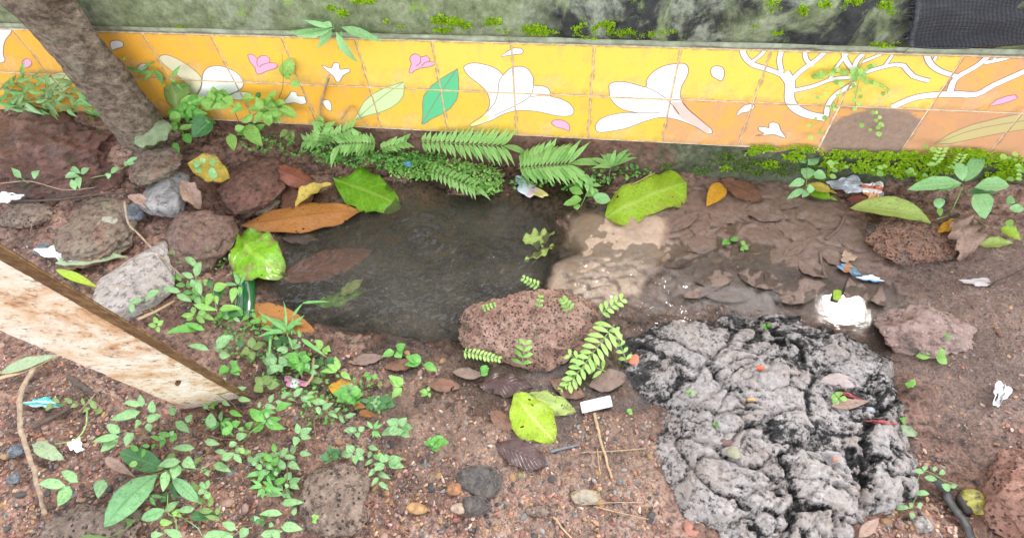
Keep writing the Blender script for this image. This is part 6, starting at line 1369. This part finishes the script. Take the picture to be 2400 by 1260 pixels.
mesh('stem', *tube_geo(spline(np.array([G(1430, 425, .015), G(1428, 408, .03), G(1432, 392, .05)]), 6), .0014, 5)[:2], M_STEM, f)
# sword ferns with round leaflets on the middle rock
RK = lambda u, v, z: G(u, v, z)
for lb, A_, B_, zA, zB, n, l0, l1, wd in [('round-leaflet fern drooping over the right side of the middle rock', (1440, 760), (1330, 905), .085, .02, 11, 34, 20, 15), ('flat fern frond along the lower left of the middle rock', (1085, 822), (1172, 842), .03, .03, 9, 15, 9, 9), ('small fern frond low on the front of the middle rock', (1222, 860), (1232, 800), .02, .075, 4, 26, 16, 13),
      ('tiny fern frond on the upper left of the middle rock', (1128, 724), (1162, 713), .09, .09, 4, 9, 6, 8), ('fern frond rising behind the middle rock', (1265, 672), (1225, 652), .04, .05, 5, 12, 8, 9), ('fern sprig on the right crest of the middle rock', (1338, 728), (1318, 700), .09, .10, 4, 15, 9, 10), ('fern frond over the ripples right of the middle rock', (1405, 735), (1460, 700), .07, .09, 5, 20, 15, 13), ('light fern tuft at the foot of the middle rock', (1420, 870), (1330, 830), .02, .06, 6, 24, 15, 12), ('fern tip trailing into the shallows', (1365, 860), (1312, 915), .02, .012, 6, 13, 9, 8), ('little fern sprig on top of the middle rock', (1262, 722), (1268, 692), .10, .11, 3, 10, 7, 8), ('fern leaflets beside the ripples', (1470, 850), (1440, 770), .02, .06, 5, 15, 12, 12)]:
    e = empty('small_fern', G(A_[0], A_[1], zA), lb, 'fern', None); frond(e, A_, B_, zA, zB, int(n * 1.15), l0 * 1.25, l1 * 1.2, wd * .8, P_PALE if n > 4 else P_LITE, .012, 1.2, None, 'ell', seed=int(A_[0]), up=.014, dense=1.0)
plant('weed', 'pale compound leaf glowing against the moss', [(1450,80,1340,230,0.1)][:0] + [(1430+dx,  y, 1430+dx+s*70, y-14, 34) for y, dx in ((90,60),(130,40),(170,20),(210,0),(250,-30),(280,-60)) for s in (-1, 1)] + [(1650+dx, y, 1650+dx+s*60, y-20, 22) for y, dx in ((170,60),(200,40),(230,20),(260,0),(290,-30),(315,-60)) for s in (-1,1)] + [(2380, y, 2310, y-8, 40) for y in (290,340,390,440)], [[(1370,300),(1490,80)], [(1560,330),(1720,150)]], P_PALE, 'ell', o=(1900, 330), sc=4.8, pf=lambda u, v, l: WP(u, v, .03 + l), lift=.03, jit=.004)
# ---- dense small-leaved ground cover under the ferns
def cover(label, spots, n, size, mat, seed, zl=(.005, .05)):
    r_ = np.random.default_rng(seed); mb = MB(); wts = np.array([s[2] * s[3] for s in spots], float); wts /= wts.sum()
    for i in range(n):
        cu, cv, ru, rv = spots[int(r_.choice(len(spots), p=wts))]; a = r_.random() * 6.28; q = math.sqrt(r_.random()); u, v = cu + ru * q * math.cos(a), cv + rv * q * math.sin(a)
        P = gl(u, v, r_.uniform(*zl)); P[1] = min(P[1], WALL_Y - .02)
        d = r_.normal(0, 1, 3) * [1, 1, .45]; d /= np.linalg.norm(d); s_ = np.cross(d, [0, 0, 1.]) + r_.normal(0, .35, 3); s_ -= d * (s_ @ d); s_ /= np.linalg.norm(s_)
        L = size * r_.uniform(.6, 1.3)
        mb.add([P, P + d * L * .5 + s_ * L * .36, P + d * L, P + d * L * .5 - s_ * L * .36], [(0, 1, 2, 3)], [(0, .5), (.5, 1), (1, .5), (.5, 0)])
    o = mb.build('ground_cover', mat); tag(o, label, 'plants', kind='stuff')
cover('mat of tiny bright leaves below the ferns at the pool edge', [(1110,415,70,30),(1060,395,60,22),(1140,440,40,16),(960,390,60,28),(1000,410,40,14)], 2100, .013, P_LITE, 5)
cover('dense tiny-leaved clover mat under the drooping ferns', [(840,370,80,22),(930,375,70,24),(770,360,40,24),(1000,370,50,20)], 1500, .012, P_WEED, 6)
cover('scattered small weeds along the foot of the wall', [(1250,425,60,16),(1380,415,60,18),(1480,400,50,14),(620,330,60,24),(700,345,50,22),(1340,440,30,14)], 420, .016, P_WEED, 7)
cover('small leafy clutter among the weeds left of the pool', [(600,800,90,50),(700,880,90,50),(860,920,60,40),(560,760,60,40),(540,620,50,18),(760,960,60,40)], 520, .013, P_WEED, 8, (.003, .03))

# ================================================================== STICKS
M_STK = mat_plain('dry_stick', (.26, .19, .13, 1), .85, .35, 60, .6)
M_STKD = mat_plain('dark_stick', (.07, .048, .036, 1), .8, .4, 60, .6)
M_STRW = mat_plain('straw', (.38, .26, .15, 1), .7, .25, 60, .3)
def stick(label, pts, r, mat=None, lift=.008, name='stick', pf=gl, rough=.1, cat='stick', n=None, sq=1.0):
    P = np.array([pf(u, v, lift if len(q) < 1 else q[0]) for u, v, *q in pts]); k = n or 6 * len(pts)
    Q = spline(P, k); Q = Q + (fbm(Q * 60, 2, int(pts[0][0])) * r * .5)[:, None] * np.array([.7, .7, .3]); rr = r * np.linspace(1.1, .8, k) * (1 + rough * fbm(Q * 120, 2, 3))
    return tag(mesh(name, *tube_geo(Q, rr, 8, squash=sq)[:2], mat or M_STK), label, cat)
stick('long crooked grey stick standing up at the lower left', [(78, 865, .05), (50, 920, .06), (48, 1000, .055), (66, 1060, .05), (90, 1140, .035), (108, 1205, .01)], .0068)
stick('curved twig lying across the mottled rock to the pale stone', [(292, 472, .05), (300, 520, .05), (330, 555, .06), (375, 600, .05), (432, 652, .03)], .0036)
stick('long dark twig at the far left above the mottled rock', [(0, 472), (130, 468), (240, 455), (330, 450)], .004, M_STKD, .02)
stick('straight pale straw lying below the white paper', [(1393, 968), (1410, 1040), (1434, 1120)], .0042, M_STRW, .006, 'straw')
stick('thin straw crossing under the pale straw', [(1362, 1060), (1440, 1056), (1515, 1050)], .0016, M_STRW, .006, 'straw')
stick('second thin straw beside the pale straw', [(1400, 1050), (1404, 1090), (1408, 1112)], .0014, M_STRW, .004, 'straw')
stick('thin reddish straw near the bottom of the gravel', [(1362, 1182), (1430, 1177), (1498, 1176)], .0012, M_STRW, .005, 'straw')
stick('fine straw slanting down to the slab in the gravel', [(1392, 1185), (1450, 1200), (1520, 1216)], .0012, M_STRW, .005, 'straw')
stick('dark blue-grey twig below the lime leaf', [(1290, 1058), (1320, 1050), (1356, 1042)], .0042, mat_plain('slate_twig', (.13, .15, .18, 1), .6, .3, 50, .3), .004)
stick('pale dry blade between pale stone and weeds', [(322, 748, .02), (366, 728, .025), (412, 702, .025)], .0065, M_STRW, .02, 'dry_blade', sq=.35)
stick('flat dry twig leaning on the rusty post', [(230, 688, .05), (262, 680, .055), (290, 674, .055)], .003, M_STRW, .05)
stick('broken grey stick under the post on the left gravel', [(78, 1000), (140, 968), (208, 930)], .0075, M_STKD, .01, sq=.6)
stick('short thick brown stick stub by the post', [(165, 885, .02), (195, 905, .015), (222, 925, .01)], .010, M_STKD, .012)
stick('thin forked twig under the stub', [(185, 965), (205, 945), (222, 922)], .0034, None, .012)
stick('long dry reed behind the post at the far left', [(0, 885, .03), (60, 868, .03), (140, 830, .03)], .006, M_STRW, .03, 'dry_blade', sq=.3)
stick('dark twig crossing the upper left soil', [(0, 585), (40, 560), (110, 530), (140, 515)], .0018, M_STKD, .012)
stick('fine root bent over the dull brown stone', [(72, 540), (80, 515), (110, 500), (150, 515), (170, 540)], .0012, None, .03)
stick('thin bare twig above the red boulder', [(0, 430), (70, 425), (150, 445), (220, 440)], .0016, None, .16)
stick('dry white twig leaning on the tiles left of the pale green leaf', [(772, 178, .44), (760, 215, .34), (750, 255, .24), (757, 300, .15), (775, 345, .07), (787, 392, .02)], .0048, M_STRW, .1, pf=lambda u, v, z: (lambda a, b: a if a[1] < b[1] else b)(G(u, v, z), WP(u, v, .02)))
stick('short bent twig leaning on the tiles below the pale green leaf', [(800, 280, .15), (822, 250, .2), (845, 275, .16), (866, 302, .1)], .003, M_STRW, .1, pf=lambda u, v, z: WP(u, v, .02))
stick('thin dark twig in the puddle mud near the seedling', [(1590, 622), (1640, 600), (1700, 573)], .0022, M_STKD, .008)
stick('pale straw poking from the footing behind the sand bar', [(1438, 452, .01), (1490, 428, .03), (1535, 404, .05)], .0018, M_STRW, .01, 'straw')
stick('dark sprig with a thick end at the right edge of the mud', [(2318, 672, .012), (2335, 660, .02), (2370, 645, .03), (2410, 625, .04)], .0034, M_STKD, .02)
stick('forked muddy twig under the long pale leaf', [(1980, 505), (1965, 535), (1935, 560)], .006, mat_plain('muddy_twig', (.15, .10, .075, 1), .6, .3, 50, .3), .006)
stick('muddy twig lying near the coloured scrap', [(1922, 590), (1926, 615), (1932, 645)], .005, mat_plain('muddy_twig', (.15, .10, .075, 1), .6, .3, 50, .3), .004)
stick('thin bare stem trailing from the post weeds', [(540, 955), (600, 975), (680, 1000), (760, 1040)], .0013, M_STEMB, .02)
stick('thin upright bare stem in the reddish soil', [(735, 965), (738, 1010), (745, 1060)], .0016, M_STEMB, .02)
stick('dry stem tangled in the shore weeds', [(735, 840, .04), (732, 880, .04), (715, 905, .03)], .0042, M_STRW, .03)
stick('slanting twig bottom right of the gravel', [(1296, 1210), (1318, 1235), (1340, 1262)], .0024, M_STRW, .005)
stick('thin bare stem in the gravel at the left', [(205, 958, .01), (200, 1000, .03), (175, 1030, .03), (130, 1040, .02)], .0022, M_STEM, .02, 'vine_stem')
stick('black rubber strap curling past the split fruit', [(2195, 1120, .015), (2222, 1160, .015), (2245, 1200, .02), (2270, 1240, .02), (2290, 1275, .02)], .012, mat_plain('black_rubber', (.03, .028, .027, 1), .5, .4, 40, .3), .015, 'rubber_strap', cat='strap', sq=.35)

# ================================================================== LITTER
def scrap(label, u, v, wu, wv, ang, mat, pf=gl, lift=.006, seed=0, crumple=.25, name='paper_scrap', cat='litter', n=10, m=9):
    P = []; ca, sa = math.cos(ang), math.sin(ang); A_, B_ = np.meshgrid(np.linspace(-1, 1, n), np.linspace(-1, 1, m), indexing='ij'); nz_ = fbm(np.stack([A_ * 2 + seed, B_ * 2, A_ * 0], -1), 3, seed)
    for a, b, q in zip(A_.ravel(), B_.ravel(), nz_.ravel()):
        th = math.atan2(b, a); k_ = 1 + .22 * math.sin(3 * th + seed) + .14 * math.sin(7 * th + seed * 2); a2 = a * math.sqrt(1 - b * b / 2) * 1.15 * k_; x, y = a2 * wu, b * math.sqrt(1 - a * a / 2) * 1.15 * k_ * wv
        P.append(pf(u + x * ca - y * sa, v + x * sa + y * ca, lift + max(0, q + .5) * crumple * .016))
    o = mesh(name, np.array(P), grid_faces(n, m), mat, uv=np.stack([(A_ + 1) / 2, (B_ + 1) / 2], -1).reshape(-1, 2), smooth_=crumple < .5)
    md = o.modifiers.new('thickness', 'SOLIDIFY'); md.thickness = .0008
    return tag(o, label, cat)
W_PAP = mat_plain('white_paper', (.80, .80, .79, 1), .6, .08, 30, .1)
def mat_stripes(name, cols, ax=0):
    M = Mat(name); s = M.n('ShaderNodeSeparateXYZ'); M.l(M.co('UV'), s.inputs[0]); n = len(cols)
    r_ = M.n('ShaderNodeValToRGB'); r_.color_ramp.interpolation = 'CONSTANT'; e = r_.color_ramp.elements
    while len(e) < n: e.new(.5)
    for i, (q, c) in enumerate(zip(e, cols)): q.position = i / n; q.color = c
    M.l(M.math('ADD', s.outputs[ax], M.math('MULTIPLY', M.math('SUBTRACT', M.noise(M.co('Object'), 60, 3), .5), .15)), r_.inputs[0]); M.set(Base_Color=r_.outputs[0], Roughness=.35); return M.m
scrap('white crumpled paper on the mud near the right edge', 2346, 922, 16, 24, .4, W_PAP, seed=3, crumple=1.6, lift=.012)
scrap('white shell-like fragment beside the mottled rock', 140, 592, 42, 16, .1, W_PAP, seed=5, crumple=.9, lift=.012, name='white_fragment')
scrap('small white torn paper with a blue edge in the mud', 2040, 652, 24, 6, .12, mat_stripes('blue_white_paper', [(.8, .8, .8, 1), (.8, .8, .8, 1), (.75, .78, .8, 1), (.15, .3, .6, 1)], 1), seed=6, crumple=.3)
scrap('orange and blue wrapper scrap in the mud', 1990, 630, 22, 9, .4, mat_stripes('orange_blue_foil', [(.16, .3, .42, 1), (.5, .22, .1, 1), (.3, .3, .3, 1), (.16, .32, .46, 1)]), seed=7, crumple=.7, name='wrapper')
scrap('small beige cardboard flake in the mud', 1988, 602, 15, 11, .1, mat_plain('cardboard', (.36, .25, .17, 1), .8, .2, 40, .2), seed=8, crumple=.2, name='cardboard_flake')
scrap('pastel striped wrapper at the back of the pool', 1240, 442, 34, 14, .5, mat_stripes('pastel_foil', [(.45, .55, .65, 1), (.6, .66, .7, 1), (.68, .5, .56, 1), (.65, .55, .2, 1)]), seed=9, crumple=.3, name='wrapper')
scrap('striped white and red wrapper below the moss', 2045, 448, 20, 20, .1, mat_stripes('red_white_foil', [(.75, .74, .72, 1), (.55, .16, .1, 1), (.78, .77, .75, 1), (.62, .3, .16, 1), (.7, .5, .12, 1)], 1), seed=10, crumple=.8, lift=.02, name='wrapper')
scrap('grey crushed plastic cup lying against the footing', 1985, 432, 34, 16, .05, mat_plain('grey_plastic', (.42, .44, .47, 1), .35, .2, 20, .1), seed=11, crumple=1.2, lift=.025, name='plastic_cup')
scrap('teal plastic scrap in the gravel at the left', 102, 944, 34, 10, .05, mat_stripes('teal_foil', [(.06, .42, .40, 1), (.5, .6, .58, 1), (.05, .40, .38, 1), (.35, .4, .4, 1)], 1), seed=12, crumple=.5, name='plastic_scrap')
scrap('small white flake in the gravel beside the leaf stalk', 178, 1042, 15, 14, .5, W_PAP, seed=13, crumple=.2, name='white_flake')
scrap('white torn flake at the far left above the twig', 20, 462, 26, 10, -.1, W_PAP, seed=14, crumple=.6, lift=.03, name='white_flake')
scrap('pink and white wrapper under the weeds', 692, 896, 24, 10, .2, mat_stripes('pink_foil', [(.7, .3, .45, 1), (.8, .78, .78, 1), (.68, .28, .42, 1)]), seed=15, crumple=.6, name='wrapper')
scrap('dark glossy wrapper with white print below the moss', 2072, 462, 20, 12, .1, mat_stripes('dark_foil', [(.09, .035, .02, 1), (.4, .38, .36, 1), (.07, .03, .02, 1), (.06, .03, .02, 1)]), seed=16, crumple=.6, lift=.012, name='wrapper')
scrap('faded clear plastic strip in the mud at the right', 2290, 660, 30, 8, .05, mat_plain('clear_plastic', (.42, .38, .36, 1), .15, .1, 20, 0), seed=17, crumple=.3, name='plastic_scrap')
scrap('tiny blue scrap in the clover under the ferns', 956, 384, 8, 5, .3, mat_plain('blue_plastic', (.08, .25, .45, 1), .4, .2, 20, 0), seed=18, crumple=.3, lift=.05, name='plastic_scrap')
scrap('red thread-like scrap on the right shoulder of the slab', 2066, 988, 30, 3, .1, mat_plain('red_plastic', (.40, .07, .07, 1), .5, .2, 20, 0), pf=sp, seed=19, crumple=.4, name='plastic_scrap')
scrap('red scrap behind the seedling on the slab', 1992, 926, 22, 3, .3, mat_plain('red_plastic', (.50, .09, .09, 1), .5, .2, 20, 0), pf=sp, seed=20, crumple=.4, name='plastic_scrap')
# white folded paper sleeve
B0_, B1_ = gl(1362, 955, .012), gl(1432, 939, .016); ax0 = B1_ - B0_; sd0 = side_px(gl, 1362, 955, 1432, 939, 24, .01); nn = np.cross(ax0, sd0); nn /= np.linalg.norm(nn) * np.sign(nn[2])
sl = []
for t in (0, .08, .5, .92, 1):
    for a in np.linspace(0, 2 * math.pi, 12, endpoint=False):
        ca, sa = math.cos(a), math.sin(a); k = (abs(ca) ** 4 + abs(sa) ** 4) ** -.25
        sl.append(B0_ + ax0 * t + sd0 * ca * k * (1 if t not in (0,) else .94) + nn * sa * k * .006)
fs = [(i * 12 + j, i * 12 + (j + 1) % 12, (i + 1) * 12 + (j + 1) % 12, (i + 1) * 12 + j) for i in range(4) for j in range(12)] + [tuple(48 + j for j in range(12))]
o = mesh('paper_sleeve', np.array(sl), fs, W_PAP); tag(o, 'white flattened paper sleeve beside the pale torn leaf', 'litter'); md = o.modifiers.new('thickness', 'SOLIDIFY'); md.thickness = .001
# dark green bottle, neck under the bright leaf
Mb = Mat('green_glass'); Mb.set(Base_Color=(.012, .075, .022, 1), Roughness=.08, Specular_IOR_Level=.6); Mb.set(Coat_Weight=.5)
P0, P1 = G(574, 752, .010), G(582, 575, .004); d_ = P1 - P0
pr_ = [(0, .2), (.0, .85), (.02, 1.0), (.45, 1.0), (.58, .85), (.68, .48), (.78, .40), (.95, .38), (.96, .46), (1.0, .46), (1.0, .3)]
bt = np.linalg.norm(G(595, 700, .01) - G(553, 700, .01)) / 2
Vb, Fb, Ub = tube_geo(np.array([P0 + d_ * (t + 1e-4 * i) for i, (t, _) in enumerate(pr_)]), np.array([r_ * bt for _, r_ in pr_]), 28, squash=.75)
o = mesh('glass_bottle', Vb, Fb, Mb.m); tag(o, 'dark green glass bottle lying at the pool edge under the bright leaf', 'bottle')
o['label'] = 'dark green glass bottle lying at the pool edge under the bright leaf'
mesh('bottle_lip', *tube_geo(np.array([P1 - d_ * .03, P1 - d_ * .02, P1 + d_ * .002, P1 + d_ * .004]), np.array([.42, .5, .5, .36]) * bt, 20, squash=.75)[:2], Mb.m, o)
# split fruit
fm = Mat('fruit_husk'); c = fm.co('Object'); fm.set(Base_Color=fm.ramp(fm.noise(c, 40, 5), [(.35, (.06, .045, .015, 1)), (.48, (.27, .24, .04, 1)), (.7, (.38, .36, .08, 1))]), Roughness=.45); fm.bump(fm.noise(c, 90, 4), .3, .003)
fr_ = rock('split_fruit', 'yellow-green fruit with a dark split husk beside the corner boulder', 2284, 1175, 30, 26, .022, fm.m, 77, amp=.06, fine=.01, sub=4, cat='fruit', z0=.06, boxy=2.0, extra=lambda q, r, s: (r * (1 - .22 * np.exp(-((q[:, 1] * .8 - q[:, 2] * .2 + .1) / .07) ** 2)), None))
rock('husk', None, 2262, 1180, 16, 20, .014, mat_plain('dark_husk', (.03, .022, .018, 1), .6, .3, 40, .4), 78, amp=.1, sub=3, z0=.058, parent=fr_)
